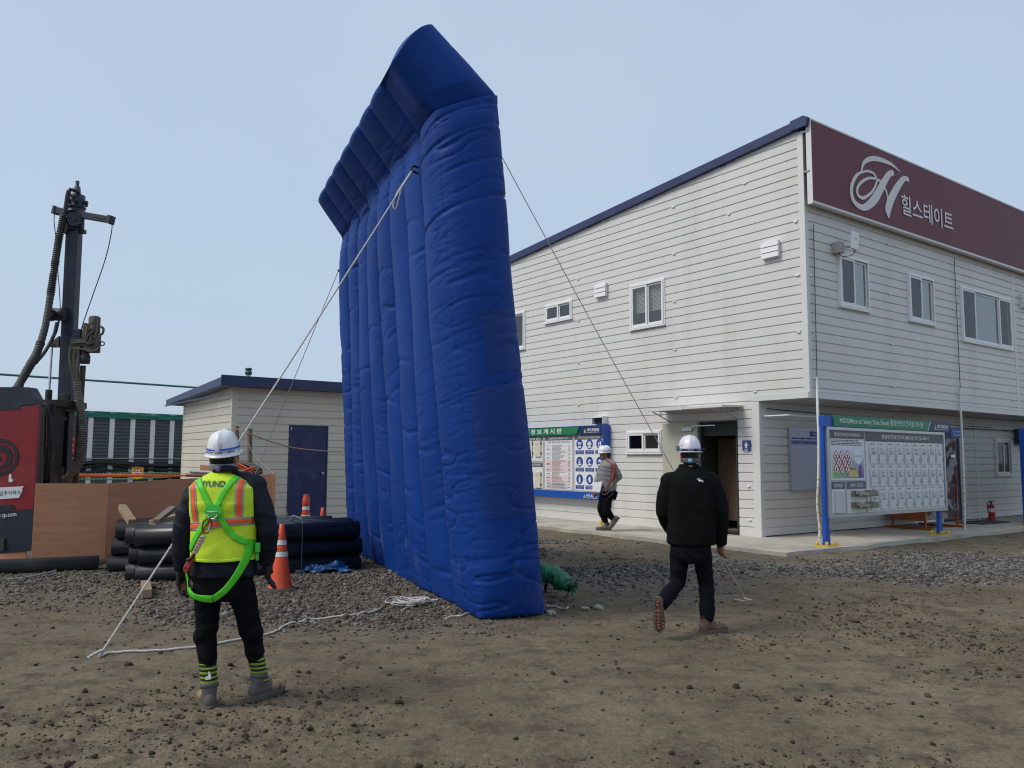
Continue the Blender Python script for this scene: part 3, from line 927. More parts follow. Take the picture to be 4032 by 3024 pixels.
def poster(parent, a0, a1, z0, z1, title=None, d=.15, hd=.10, dirn=-1, wall=WL, wt=None):
    p = part(wall, 'poster', paper, parent, (min(a0, a1), max(a0, a1), d + .0005, d + .006, z0, z1))
    if title:
        part(wall, 'poster_header', head_grey, p, (min(a0, a1), max(a0, a1), d + .0065, d + .010, z1 - hd, z1))
        w = wt or abs(a1 - a0) * .72
        text(title, wall.P((a0 + a1) / 2, d + .0115, z1 - hd / 2), wall.frame()[0], (0, 0, 1), white_print, p, w=w, h=hd * .55, center=True, bold=.008)
    return p
p3 = poster(pn, 5.09, 4.07, .82, 2.105, '안전·보건표지(종류와형태)')
pict = ['안전모 착용', '귀마개 착용', '안전화 착용', '보안경 착용', '보안면 착용', '방진마스크', '안전복 착용', '안전장갑', '안전대 착용']
for r_ in range(3):
    for c_ in range(3):
        ac, zc = 4.905 - c_ * .345, 1.865 - r_ * .405
        cell = part(WL, 'sign_cell', mat('white_gloss', (.78, .79, .8), .3), p3, (ac - .155, ac + .155, .1565, .159, zc - .20, zc + .175))
        part(WL, 'caption_bar', blue_print, p3, (ac - .145, ac + .145, .1595, .162, zc - .19, zc - .105))
        text(pict[r_ * 3 + c_], WL.P(ac, .1628, zc - .135), (0, -1, 0), (0, 0, 1), white_print, p3, w=.22, h=.032, center=True)
        text('보호구 착용', WL.P(ac, .1628, zc - .172), (0, -1, 0), (0, 0, 1), white_print, p3, w=.15, h=.018, center=True)
        b = MB(); b.lathe([(.115, 0), (.115, .003)], 28, (ac, .160, zc + .035), (0, 1, 0), False); WL.conv(b).build('disc', blue_print, p3)
        b = MB(); k = r_ * 3 + c_; d = .1636
        hd = lambda r, x=0, z=0, sx=1: b.lathe([(r, 0), (r, .002)], 18, (ac + x, d, zc + .035 + z), (0, 1, 0), False)
        bx = lambda x0, x1, z0, z1: b.box(ac + x0, ac + x1, d, d + .002, zc + .035 + z0, zc + .035 + z1)
        if k in (0, 1, 3, 4, 5):
            hd(.048, 0, .005); bx(-.062, .062, -.085, -.05)
            if k == 0: bx(-.07, .07, .038, .05)
            if k == 1: bx(-.066, -.046, -.02, .03); bx(.046, .066, -.02, .03); bx(-.05, .05, .052, .062)
        elif k == 2: bx(-.05, -.005, -.05, .06); bx(-.05, .055, -.07, -.045); bx(.02, .05, -.02, .04)
        elif k == 6: bx(-.03, .03, -.08, .03); bx(-.022, -.008, .03, .08); bx(.008, .022, .03, .08)
        elif k == 7: bx(-.035, .02, -.07, .06); bx(.02, .04, -.03, .03)
        else: bx(-.03, .03, -.07, .02); hd(.025, 0, .045)
        WL.conv(b).build('pictogram', white_print, p3)
        if k in (0, 3, 4, 5):
            b = MB(); d = .1660
            if k == 0: bx(-.03, .03, -.03, .0)
            if k == 3: bx(-.045, .045, .0, .028)
            if k == 4: bx(-.04, -.0, -.03, .02)
            if k == 5: bx(-.035, .035, -.04, -.005)
            WL.conv(b).build('pictogram_detail', blue_print, p3)
p2 = poster(pn, 6.20, 5.17, .82, 2.105, '산업안전보건법령의 요지')
text('(근로자 여러분 이것만은 꼭 알아 두세요!)', WL.P(5.685, .157, 1.955), (0, -1, 0), (0, 0, 1), print_ink, p2, w=.86, h=.055, center=True, bold=.01)
pink = mat('pink_print', (.70, .58, .59), .6); pale_grey = mat('pale_grey_print', (.55, .56, .58), .6)
zz = 1.90
for i, (hh, c) in enumerate(((.05, 0), (.12, 0), (.10, 0), (.10, 0), (.19, 1), (.09, 1), (.09, 0), (.11, 1), (.06, 1), (.07, 0), (.06, 1))):
    if c: part(WL, 'table_row', pink, p2, (5.22, 6.16, .1565, .1585, zz - hh + .004, zz))
    b = MB(); n = max(2, int(hh / .022))
    lines(b, 6.12, 6.00, zz - hh * .7, zz - hh * .3, 1, .159, fill=.5, seed=i, minw=.8)
    lines(b, 5.92, 5.40, zz - hh + .008, zz - .006, n, .159, fill=.42, seed=i + 50, minw=.45)
    lines(b, 5.32, 5.25, zz - hh + .012, zz - .01, max(1, n // 2), .159, fill=.4, seed=i + 80, minw=.7)
    WL.conv(b).build('table_text', grey_ink if not c else mat('red_grey_print', (.28, .14, .15), .6), p2)
    b = MB(); b.box(5.2, 6.18, .1565, .1575, zz - hh, zz - hh + .003); WL.conv(b).build('table_rule', pale_grey, p2)
    zz -= hh
b = MB(); lines(b, 6.1, 5.3, .84, .985, 6, .159, fill=.35, seed=99, minw=.7); WL.conv(b).build('table_text', grey_ink, p2)
cream_doc = mat('cream_document', (.66, .60, .48), .6)
for (z0, z1, t, dz) in ((1.50, 2.105, '작업환경측정 결과', 1.87), (.83, 1.455, '사업주의 의무사항', 1.10)):
    pp = poster(pn, 8.6, 6.29, z0, z1, None)
    part(WL, 'poster_header', head_grey, pp, (6.29, 8.6, .1565, .160, z1 - .10, z1))
    text(t, WL.P(7.17, .1615, z1 - .078), (0, -1, 0), (0, 0, 1), white_print, pp, w=.80, h=.058, bold=.008)
    for a in (6.46, 6.80, 7.14, 7.5):
        b = MB(); b.bbox((a, .172, dz - .06), (.225, .03, .40), None, .004)
        dd = WL.conv(b).build('document_holder', cream_doc, pp)
        part(WL, 'clip', black, dd, (a - .128, a - .113, .165, .19, dz + .05, dz + .10), (a - .128, a - .113, .165, .19, dz - .20, dz - .15))
        b = MB(); lines(b, a + .08, a - .08, dz + .04, dz + .07, 1, .1875, fill=.5, seed=int(a * 9)); WL.conv(b).build('document_text', grey_ink, dd)

# free-standing board on two blue posts
msds = thing('notice_board', 'free standing notice board on two blue posts with three rows of documents', 'notice board', (LX, LY, 0), OFF_RZ)
YB = -1.567
WB = Wall('right', YB - .05)
gold_bolt = mat('yellow_cap', (.62, .40, .04), .45)
for x in (-.385, 3.475):
    b = MB()
    b.prism([(x - .055, SL + .02), (x - .075, SL + .02), (x - .052, SL + .32), (x - .052, 2.30 if x < 0 else 2.10), (x + .052, 2.30 if x < 0 else 2.10), (x + .052, SL + .32), (x + .075, SL + .02)], 'y', YB - .03, YB + .03)
    ps = b.build('post', blue_frame, msds)
    b = MB(); b.box(x - .17, x + .17, YB - .13, YB + .13, SL, SL + .02); b.build('base_plate', gold_bolt, ps)
    for (sx, sy) in ((-.13, -.09), (.13, -.09), (-.13, .09), (.13, .09)):
        b = MB(); b.lathe([(.026, 0), (.030, .015), (.026, .055), (.012, .062)], 10, (x + sx, YB + sy, SL + .0201)); b.build('bolt_cap', gold_bolt, ps)
b = MB(); b.box(-.44, 3.83, YB - .05, YB + .045, 2.115, 2.30); b.build('head_beam', blue_frame, msds)
b = MB(); b.prism([(-.175, 2.125), (-.175, 2.318), (3.14, 2.318), (3.02, 2.125)], 'y', YB - .075, YB - .0505); b.build('header', green_print, msds)
b = MB(); b.prism([(3.06, 2.125), (3.18, 2.318), (3.885, 2.318), (3.885, 2.125)], 'y', YB - .076, YB - .0505); nv = b.build('header', navy_print, msds)
b = MB(); b.prism([(3.145, 2.314), (3.028, 2.129), (3.052, 2.129), (3.172, 2.314)], 'y', YB - .073, YB - .051); b.build('header_gap', white_print, msds)
WH = Wall('right', YB - .077)
text('MSDS(Material Safety Data Sheet) 물질안전보건자료 게시판', (-.0, YB - .0765, 2.165), (1, 0, 0), (0, 0, 1), white_print, msds, w=2.86, h=.125, bold=.004)
logo(nv, WH, 3.27, .0, 2.155, .11, 1, .42)
b = MB()
b.box(-.38, 3.68, YB - .05, YB - .0, .62, 2.105); pan = b.build('panel', board_grey, msds)
b = MB()
for (x0, x1, z0, z1) in ((-.385, 3.685, .585, .635), (-.385, 3.685, 2.065, 2.112), (-.385, -.335, .636, 2.064), (3.635, 3.685, .636, 2.064)): b.box(x0, x1, YB - .075, YB - .001, z0, z1)
b.build('panel_frame', alu, pan)
pm = poster(pan, -.28, .775, 1.21, 2.055, '물질안전보건자료(MSDS)', d=0, hd=.135, dirn=1, wall=WB, wt=.80)
b = MB(); lines(b, -.25, .74, 1.80, 1.905, 4, .0075, fill=.42, seed=4, minw=.85); WB.conv(b).build('poster_text', print_ink, pm)
def grad_mat(name, cols):
    m = bpy.data.materials.new(name); m.use_nodes = True
    n, l = m.node_tree.nodes, m.node_tree.links; b = n['Principled BSDF']; b.inputs['Roughness'].default_value = .4
    tc = n.new('ShaderNodeTexCoord'); sp = n.new('ShaderNodeSeparateXYZ'); l.new(tc.outputs['Generated'], sp.inputs[0])
    r1 = n.new('ShaderNodeMixRGB'); r1.inputs[1].default_value = (*cols[0], 1); r1.inputs[2].default_value = (*cols[1], 1)
    r2 = n.new('ShaderNodeMixRGB'); r2.inputs[2].default_value = (*cols[2], 1)
    l.new(sp.outputs[0], r1.inputs[0]); l.new(sp.outputs[2], r2.inputs[0]); l.new(r1.outputs[0], r2.inputs[1]); l.new(r2.outputs[0], b.inputs['Base Color'])
    return m
part(WB, 'printed_picture', grad_mat('poster_gradient', ((.22, .55, .18), (.13, .06, .32), (.72, .70, .80))), pm, (-.235, .735, .0065, .0085, 1.245, 1.76))
red_print = mat('red_print', (.45, .03, .03), .5)
for i, (x, z) in enumerate(((-.12, 1.62), (.05, 1.62), (.22, 1.62), (-.035, 1.51), (.135, 1.51), (.305, 1.51), (-.12, 1.40), (.05, 1.40), (.22, 1.40))):
    b = MB(); b.prism([(x - .085, z), (x, z + .105), (x + .085, z), (x, z - .105)], 'y', .009, .011); WB.conv(b).build('hazard_diamond', red_print, pm)
    b = MB(); b.prism([(x - .066, z), (x, z + .082), (x + .066, z), (x, z - .082)], 'y', .0115, .013); WB.conv(b).build('hazard_field', white_print, pm)
    b = MB(); rr_ = random.Random(i)
    b.lathe([(.018, 0), (.018, .001)], 10, (x, .0135, z + .012), (0, 1, 0), False); b.box(x - .03, x + .03 * rr_.uniform(-.3, 1), .0135, .0145, z - .035, z - .02); b.box(x - .008, x + .008, .0135, .0146, z - .02, z + .03)
    WB.conv(b).build('hazard_symbol', print_ink, pm)
b = MB(); b.lathe([(.135, 0), (.135, .002)], 28, (.565, .009, 1.62), (0, 1, 0), False); WB.conv(b).build('speech_bubble', white_print, pm)
text('물질안전보건자료', WB.P(.565, .0115, 1.62), (1, 0, 0), (0, 0, 1), print_ink, pm, w=.21, h=.03, center=True)
b = MB(); b.prism([(.24, 1.26), (.30, 1.43), (.49, 1.43), (.56, 1.26)], 'y', .009, .012); WB.conv(b).build('printed_book', mat('yellow_print', (.62, .50, .18), .5), pm)
text('MSDS', WB.P(.395, .0125, 1.405), (1, 0, 0), (0, 0, 1), print_ink, pm, w=.17, h=.04, center=True, bold=.02)
b = MB(); b.lathe([(.042, 0), (.042, .002)], 16, (.62, .009, 1.43), (0, 1, 0), False); b.box(.575, .66, .009, .011, 1.26, 1.39); b.box(.54, .60, .009, .0112, 1.33, 1.36); WB.conv(b).build('printed_figure', mat('violet_print', (.10, .09, .25), .5), pm)
ps_ = poster(pan, -.27, .125, .655, 1.185, '작업환경측정결과', d=0, hd=.125, dirn=1, wall=WB)
part(WB, 'document_pocket', mat('clear_pocket', (.60, .62, .64), .2), ps_, (-.20, .09, .007, .03, .66, .97), (-.20, .09, .007, .02, .985, 1.03))
ps2 = poster(pan, .185, .775, .645, 1.185, '소분용기 경고표시', d=0, hd=.13, dirn=1, wall=WB)
clear = glass_mat('clear_acrylic', (.84, .84, .80), .10)
for z in (.93, .73):
    b = MB(); b.box(.30, .93, .011, .016, z, z + .10); b.box(.30, .93, .016, .15, z - .005, z); b.box(.30, .93, .151, .155, z - .005, z + .10); b.box(.297, .30, .011, .155, z - .005, z + .10); b.box(.93, .933, .011, .155, z - .005, z + .10)
    h_ = WB.conv(b).build('leaflet_tray', clear, pan)
    b = MB(); b.bbox((.60, .06, z + .05), (.34, .06, .06), Matrix.Rotation(.12, 3, 'Y')); b.bbox((.5, .09, z + .06), (.14, .02, .10), Matrix.Rotation(-.2, 3, 'Y')); WB.conv(b).build('leaflets', paper, h_)
pb = poster(pan, .82, 3.61, .645, 2.055, '물질안전보건자료(MSDS) 및 경고표시', d=0, hd=.165, dirn=1, wall=WB, wt=1.72)
doc_m = mat('sleeved_document', (.66, .68, .70), .25, var=.08, vscale=9)
for r_ in range(3):
    for c_ in range(9):
        x = .915 + c_ * .3005 - r_ * .0; z1 = 1.80 - r_ * .405
        b = MB(); b.bbox((x + .12, .018, z1 - .155), (.235, .022, .31), None, .005); dd = WB.conv(b).build('document_holder', doc_m, pb)
        b = MB(); b.bbox((x + .12, .011, z1 + .045), (.235, .008, .05), None, .002); WB.conv(b).build('label_strip', paper, pb)
        b = MB(); sd_ = r_ * 9 + c_
        lines(b, x + .04, x + .2, z1 + .03, z1 + .06, 1, .0155, fill=.55, seed=sd_, minw=.6)
        lines(b, x + .05, x + .2, z1 - .10, z1 - .02, 3, .0295, fill=.35, seed=sd_ + 30, minw=.5)
        rr_ = random.Random(sd_)
        for q in range(4): b.box(x + .055 + q * .038, x + .08 + q * .038, .0295, .031, z1 - .135 - .01 * rr_.random(), z1 - .105)
        WB.conv(b).build('document_text', grey_ink if sd_ else mat('blue_ink', (.12, .2, .5), .5), dd)
        b = MB(); b.box(x + .005, x + .012, .0295, .033, z1 - .28, z1 - .14); b.box(x + .225, x + .236, .0295, .034, z1 - .26, z1 - .22); WB.conv(b).build('clip', head_grey, dd)

# start of the next board at the right edge of the picture
nb = thing('notice_board', 'blue post of another notice board, cut by the right edge', 'notice board', (LX, LY, 0), OFF_RZ)
b = MB(); b.box(7.43, 7.54, YB - .055, YB + .055, SL + .02, 2.30); ps = b.build('post', blue_frame, nb)
b = MB(); b.box(7.32, 7.66, YB - .13, YB + .13, SL, SL + .02); b.build('base_plate', gold_bolt, ps)
b = MB(); b.box(7.55, 11.4, YB - .05, YB, .62, 2.1); b.build('panel', board_grey, nb)
b = MB(); b.box(7.55, 11.4, YB - .07, YB - .0505, 2.12, 2.31); b.build('header', green_print, nb)

# whiteboard on the recessed wall
wb = thing('whiteboard', 'ruled white planning board hung on the recessed office wall left of the blue post', 'whiteboard', (LX, LY, 0), OFF_RZ)
part(WR, 'board', mat('whiteboard_face', (.50, .52, .66), .3), wb, (.90, 2.60, .012, .04, .97, 2.14))
part(WR, 'frame', alu, wb, (.87, .90, .01, .05, .94, 2.165), (2.60, 2.63, .01, .05, .94, 2.165), (.901, 2.599, .01, .05, .94, .969), (.901, 2.599, .01, .05, 2.141, 2.165))
part(WR, 'title_bar', blue_print, wb, (1.55, 2.05, .0405, .043, 2.02, 2.12))
text('작업 계획', WR.P(1.65, .0435, 2.045), (1, 0, 0), (0, 0, 1), white_print, wb, w=.30, h=.055)
part(WR, 'column_bar', mat('pale_blue_print', (.20, .28, .55), .5), wb, (.92, 2.58, .0405, .042, 1.85, 1.94))
b = MB(); lines(b, .95, 2.5, 1.955, 1.995, 1, .0425, fill=.6, seed=5, minw=.9); lines(b, .98, 2.5, 1.875, 1.92, 1, .0425, fill=.6, seed=8, minw=.9); WR.conv(b).build('handwriting', mat('marker_ink', (.03, .04, .12), .5), wb)
b = MB()
for k in range(20): b.box(.92, 2.58, .0405, .0412, 1.02 + k * .042, 1.023 + k * .042)
WR.conv(b).build('ruled_lines', mat('ruled_line', (.34, .36, .52), .5), wb)
part(WR, 'pen_tray', alu, wb, (1.4, 2.1, .05, .09, .945, .955)); part(WR, 'marker_pen', black, wb, (1.68, 1.80, .06, .08, .956, .97))

# handrail tube, cable and soffit lamp under the overhang
b = MB(); b.tube([(.10, -.55, 2.37), (4.2, -.55, 2.39)], .016, 8); b.tube([(.10, -.56, 2.37), (.11, -.02, 2.37)], .014, 8)
b.build('hanging_rail', upvc, office)
b = MB(); b.tube(sag((5.9, -.05, 2.30), (10.9, -.05, 2.36), 14, -.03), .012, 6); b.tube(sag((.2, -.03, 2.52), (9.6, -.03, 2.42), 20, .02), .007, 5); b.build('wall_cable', black, office)
b = MB(); b.bbox((3.9, -.55, 2.63), (.30, .12, .03), None, .008); b.build('soffit_lamp', upvc, office)
# blue door and air conditioner at the right end
part(WR, 'door', navy, office, (6.9, 7.86, -.04, -.012, SL + .03, 2.27))
part(WR, 'door_frame', trim_m, office, (6.87, 6.90, -.05, .012, SL, 2.30), (7.86, 7.89, -.05, .012, SL, 2.30), (6.90, 7.86, -.05, .011, 2.27, 2.30))
ac = part(WR, 'air_conditioner', mat('dark_grille', (.06, .06, .06), .5), office, (10.95, 11.7, .02, .30, 2.02, 2.42))
b = MB()
for k in range(7): b.box(10.97, 11.68, .301, .315, 2.05 + k * .05, 2.07 + k * .05)
WR.conv(b).build('grille_bar', grey_metal, ac)
# antenna on the upper wall
ant = thing('wifi_antenna', 'small white flat antenna on a grey bracket above the first upper window', 'antenna', (LX, LY, 0), OFF_RZ)
part(WU, 'junction_box', mat('beige_plastic', (.42, .38, .34), .5), ant, (.83, 1.00, .005, .16, 5.40, 5.60))
b = MB(); b.tube([(.98, .10, 5.53), (1.22, .24, 5.53)], .014, 8); b.tube([(1.20, .24, 5.44), (1.20, .24, 5.60)], .018, 8); WU.conv(b).build('bracket', grey_metal, ant)
b = MB(); b.bbox((1.13, .29, 5.62), (.21, .045, .34), Matrix.Rotation(.12, 3, 'Y'), .015); pa = WU.conv(b).build('panel', upvc, ant)
b = MB(); b.box(1.10, 1.16, .3135, .3165, 5.655, 5.67); WU.conv(b).build('mark', head_grey, pa)
b = MB(); b.tube(spline([(1.17, .27, 5.45), (1.10, .25, 5.36), (.98, .15, 5.33), (.92, .08, 5.39)], 6), .007, 6); WU.conv(b).build('cable', black, ant)

# two striped conduit poles with dark rods along the wall
yel = mat('yellow_tape', (.60, .42, .05), .5); pole_w = mat('white_pole', (.68, .68, .66), .4, var=.15, vscale=9)
rod_m = mat('dark_rod', (.10, .10, .10), .5, .4)
def conduit(lbl, pts, top, n_t):
    t = thing('earthing_pole', lbl, 'pole', (LX, LY, 0), OFF_RZ, 'striped poles in front of the office wall')
    P = spline(pts, 6)
    b = MB(); b.tube(P, .024, 10); b.build('tube', pole_w, t)
    b = MB(); b.tube([P[-1], (P[-1] + np.array(top)) / 2, top], .009, 6); b.tube([top, np.array(top) + [-.03, -.02, .06]], .007, 6); b.build('rod', rod_m, t)
    for k in range(n_t):
        z = SL + .10 + k * 1.13 / n_t
        i = min(range(len(P)), key=lambda q: abs(P[q][2] - z)); i = max(0, min(i, len(P) - 2))
        c = P[i] + (P[i + 1] - P[i]) * ((z - P[i][2]) / max(P[i + 1][2] - P[i][2], 1e-6))
        b = MB(); b.lathe([(.0255, 0), (.0275, .006), (.0255, .022)], 10, c); b.build('tape_band', yel, t)
    return t
conduit('left striped white pole with dark rod by the blue board post', [(-.19, -1.31, SL), (-.17, -1.31, .4), (-.20, -1.30, .8), (-.16, -1.31, 1.27), (-.06, -1.27, 1.9), (.06, -1.19, 2.5), (.17, -1.125, 3.03)], (.215, -1.115, 5.76), 8)
conduit('right striped white pole with dark rod, right of the board', [(5.07, -1.31, SL), (5.10, -1.31, .5), (5.16, -1.30, 1.2), (5.30, -1.24, 1.9), (5.47, -1.16, 2.6), (5.58, -1.122, 3.14)], (5.60, -1.112, 5.98), 7)

# orange goods shelf wrapped in clear film, blue plate on top
orange_steel = mat('orange_steel', (.42, .11, .02), .45, var=.3, vscale=5)
sh = thing('goods_shelf', 'orange steel shelf wrapped in plastic film behind the free standing board', 'shelf', (LX, LY, 0), OFF_RZ)
x0, x1, ya, yb = 4.22, 5.62, -.92, -.22
b = MB()
for x in (x0, x1):
    for y in (ya, yb): b.box(x - .02, x + .02, y - .02, y + .02, SL + .05, 2.05)
b.build('upright', orange_steel, sh)
b = MB()
for x in (x0, x1): b.box(x - .03, x + .03, ya - .14, yb + .14, SL, SL + .05)
b.build('skid', orange_steel, sh)
for z in (.32, .85, 1.2, 1.55, 1.9):
    b = MB(); b.box(x0 + .021, x1 - .021, ya + .021, yb - .021, z, z + .03); b.build('shelf_board', orange_steel, sh)
b = MB(); b.box(x0 - .024, x0 - .0205, ya + .021, yb - .021, .30, .95); b.box(x0 + .021, x1 - .021, yb, yb + .004, .3, 2.05); b.build('side_panel', orange_steel, sh)
V = np.zeros((40, 30, 3))
for i in range(40):
    for j in range(30):
        V[i, j] = (x0 + (x1 - x0) * i / 39, ya - .028, .34 + 1.7 * j / 29)
V[..., 1] += .03 * fbm(V[..., 0] * 3.0, V[..., 2] * 4.0, 2.0, 4)
film = bpy.data.materials.new('clear_film'); film.use_nodes = True
def _film():
    n, l = film.node_tree.nodes, film.node_tree.links
    n.clear(); o = n.new('ShaderNodeOutputMaterial'); t = n.new('ShaderNodeBsdfTransparent'); t.inputs[0].default_value = (.62, .56, .52, 1)
    g = n.new('ShaderNodeBsdfGlossy'); g.inputs['Roughness'].default_value = .12; m = n.new('ShaderNodeMixShader'); m.inputs[0].default_value = .14
    l.new(t.outputs[0], m.inputs[1]); l.new(g.outputs[0], m.inputs[2]); l.new(m.outputs[0], o.inputs[0])
_film()
grid_mesh('plastic_film', V, film, sh)
box_cols = [mat('goods_brown', (.20, .10, .06), .7, var=.3), mat('goods_white', (.6, .58, .55), .6), mat('goods_dark', (.05, .045, .045), .6), mat('goods_red', (.3, .05, .04), .5)]
rr_ = random.Random(3)
for z in (.35, .88, 1.23, 1.58):
    x = x0 + .06
    while x < x1 - .22:
        w, h = rr_.uniform(.16, .34), rr_.uniform(.12, .28)
        b = MB(); b.bbox((x + w / 2, -.58, z + h / 2), (w - .02, .4, h), None, .01)
        kc = rr_.randrange(4); o = b.build('stored_box', box_cols[kc]); o.location = (0, 0, 0); o.matrix_world = Matrix.Translation((LX, LY, 0)) @ Matrix.Rotation(OFF_RZ, 4, 'Z')
        tag(o, '%s box on the %s board of the film wrapped orange shelf' % (('brown', 'white', 'dark', 'red')[kc], {.35: 'lowest', .88: 'second', 1.23: 'third', 1.58: 'fourth'}[z]), 'box', '%s boxes on the %s shelf board' % (('brown', 'white', 'dark', 'red')[kc], {.35: 'lowest', .88: 'second', 1.23: 'third', 1.58: 'fourth'}[z]))
        x += w
b = MB(); b.box(5.42, 6.02, ya - .03, ya - .01, 2.06, 2.27); sp_ = b.build('head_plate', blue_print, sh)
text('현장 안전용품', (5.50, ya - .0315, 2.18), (1, 0, 0), (0, 0, 1), white_print, sp_, w=.40, h=.04); text('HSE 02-01', (5.56, ya - .0315, 2.11), (1, 0, 0), (0, 0, 1), white_print, sp_, w=.3, h=.035)
b = MB(); b.box(5.36, 5.58, ya - .036, ya - .033, 1.62, 1.78); gp_ = b.build('green_plate', green_print, sh)
b = MB(); b.box(5.37, 5.57, ya - .0385, ya - .0365, 1.63, 1.69); b.build('white_field', white_print, gp_)

# mat, extinguisher
o = MB().bbox((7.5, -.62, SL + .012), (1.35, .62, .024), None, .006).build('rubber_mat', mat('rubber_mat', (.06, .058, .055), .9, bump=.5, bscale=60))
o.matrix_world = Matrix.Translation((LX, LY, 0)) @ Matrix.Rotation(OFF_RZ, 4, 'Z'); tag(o, 'dark rubber mat lying in front of the blue office door', 'mat')
red_paint = mat('red_enamel', (.40, .012, .012), .3)
p = oworld(8.66, -.33, SL)
ex = thing('fire_extinguisher', 'red fire extinguisher on a flared red stand by the right office wall', 'fire extinguisher', tuple(p)); ex.scale = (.92, .92, .70)
MB().lathe([(.17, 0), (.17, .012), (.10, .03), (.085, .16), (.09, .17)], 20).build('stand', red_paint, ex)
MB().lathe([(.075, .12), (.08, .14), (.08, .46), (.07, .51), (.03, .55), (.025, .58)], 20).build('cylinder', red_paint, ex)
MB().lathe([(.0815, .28), (.0815, .41)], 20).build('label_band', paper, ex)
b = MB(); b.lathe([(.022, .58), (.022, .62)], 10); b.bbox((.0, .0, .635), (.14, .025, .02)); b.bbox((.02, 0, .665), (.13, .022, .015), Matrix.Rotation(-.2, 3, 'Y')); b.build('valve_handle', black, ex)
b = MB(); b.tube(spline([(-.02, 0, .61), (-.10, -.02, .60), (-.12, -.03, .45), (-.105, -.02, .25)], 6), .012, 8); b.build('hose', black, ex)
# ------------------------------------------------------------------ the shed
sc_ = aty(897, 2060, 18.0)
SH_RZ = R(36)
shed = thing('shed', 'small cream ribbed shed with navy door and navy roof edge left of the inflatable wall', 'shed', (sc_[0], sc_[1], 0), SH_RZ)
shed_siding = mat('cream_steel_siding', (.62, .585, .495), .45, var=.06, vscale=.7, dirt=(.38, .34, .27), dirt_amt=.3, dscale=1.1)
SF, SS = Wall('right', 0.0), Wall('left', 0)
plank_rows(shed, SF, .115, 5.2, .14, 3.14, [(1.315, 2.28, .12, 2.31)], shed_siding, base=2.84, row=.1725)
def shed_roof(y): return 3.12 - .045 * y
b_open = []
plank_rows(shed, SS, .06, 4.1, .14, 2.96, [], shed_siding, base=2.69, row=.1725)
part(SS, 'gable_panel', shed_siding, shed, (0.06, 4.1, -.05, -.003, 2.962, 3.0))
b = MB(); b.prism([(.0, 2.96), (4.1, 2.96), (4.1, 2.965), (0, 3.13)], 'x', .003, .05); b.build('gable_panel', shed_siding, shed)
part(SF, 'corner_trim', shed_siding, shed, (0.0, .12, -.05, .006, .12, 3.13)); part(SS, 'corner_trim', shed_siding, shed, (.001, .07, -.049, .005, .12, 3.12)); part(SS, 'corner_trim', shed_siding, shed, (4.04, 4.12, -.05, .006, .12, 2.96))
b = MB(); b.box(0.06, 5.2, 4.05, 4.1, .12, 2.9); b.box(5.15, 5.2, .06, 4.04, .12, 2.9); b.build('rear_wall', shed_siding, shed)
b = MB(); b.prism([(-.32, 3.135), (-.32, 3.315), (4.75, 3.07), (4.75, 2.93)], 'x', -.30, 5.5); b.build('roof', navy, shed)
b = MB(); b.box(-.36, 5.52, -.345, -.321, 3.10, 3.335); b.box(-.33, -.302, -.32, 4.78, 2.90, 2.93); b.build('roof_fascia', navy, shed)
sd_ = part(SF, 'door', mat('navy_door', (.010, .017, .095), .38, dirt=(.10, .12, .22), dirt_amt=.4, dscale=3), shed, (1.345, 2.25, -.04, -.012, .15, 2.28))
part(SF, 'door_frame', mat('dark_frame', (.03, .035, .06), .5), shed, (1.317, 1.344, -.05, .008, .12, 2.308), (2.251, 2.278, -.05, .008, .12, 2.308), (1.345, 2.25, -.05, .007, 2.281, 2.309))
b = MB(); b.lathe([(.018, 0), (.018, .03), (.034, .045), (.034, .07), (.02, .085)], 14, (2.14, -.012, 1.19), (0, -1, 0)); b.build('handle', alu, sd_)
part(SF, 'door_label', white_print, sd_, (1.365, 1.385, -.0115, -.009, 2.19, 2.25))
b = MB(); b.lathe([(.05, 3.1), (.05, 3.62)], 14, (.95, 1.9, 0)); vp = b.build('vent_pipe', mat('cream_pipe', (.62, .55, .42), .5), shed)
b = MB(); b.lathe([(.06, 3.60), (.085, 3.605), (.085, 3.68), (.065, 3.69), (.065, 3.72), (.085, 3.725), (.085, 3.76), (.05, 3.77)], 14, (.95, 1.9, 0)); b.build('vent_cap', mat('dark_green_plastic', (.01, .10, .07), .5), vp)
b = MB(); b.prism([tuple(p) for p in ((sc_[0] - 3.2, sc_[1] - .2), (sc_[0] + 3.9, sc_[1] + 1.6), (sc_[0] + 1.5, sc_[1] + 8), (sc_[0] - 6, sc_[1] + 5))], 'z', -.15, .118)
o = b.build('concrete_slab', concrete); tag(o, 'concrete pad under the cream shed', 'pavement', kind='structure')

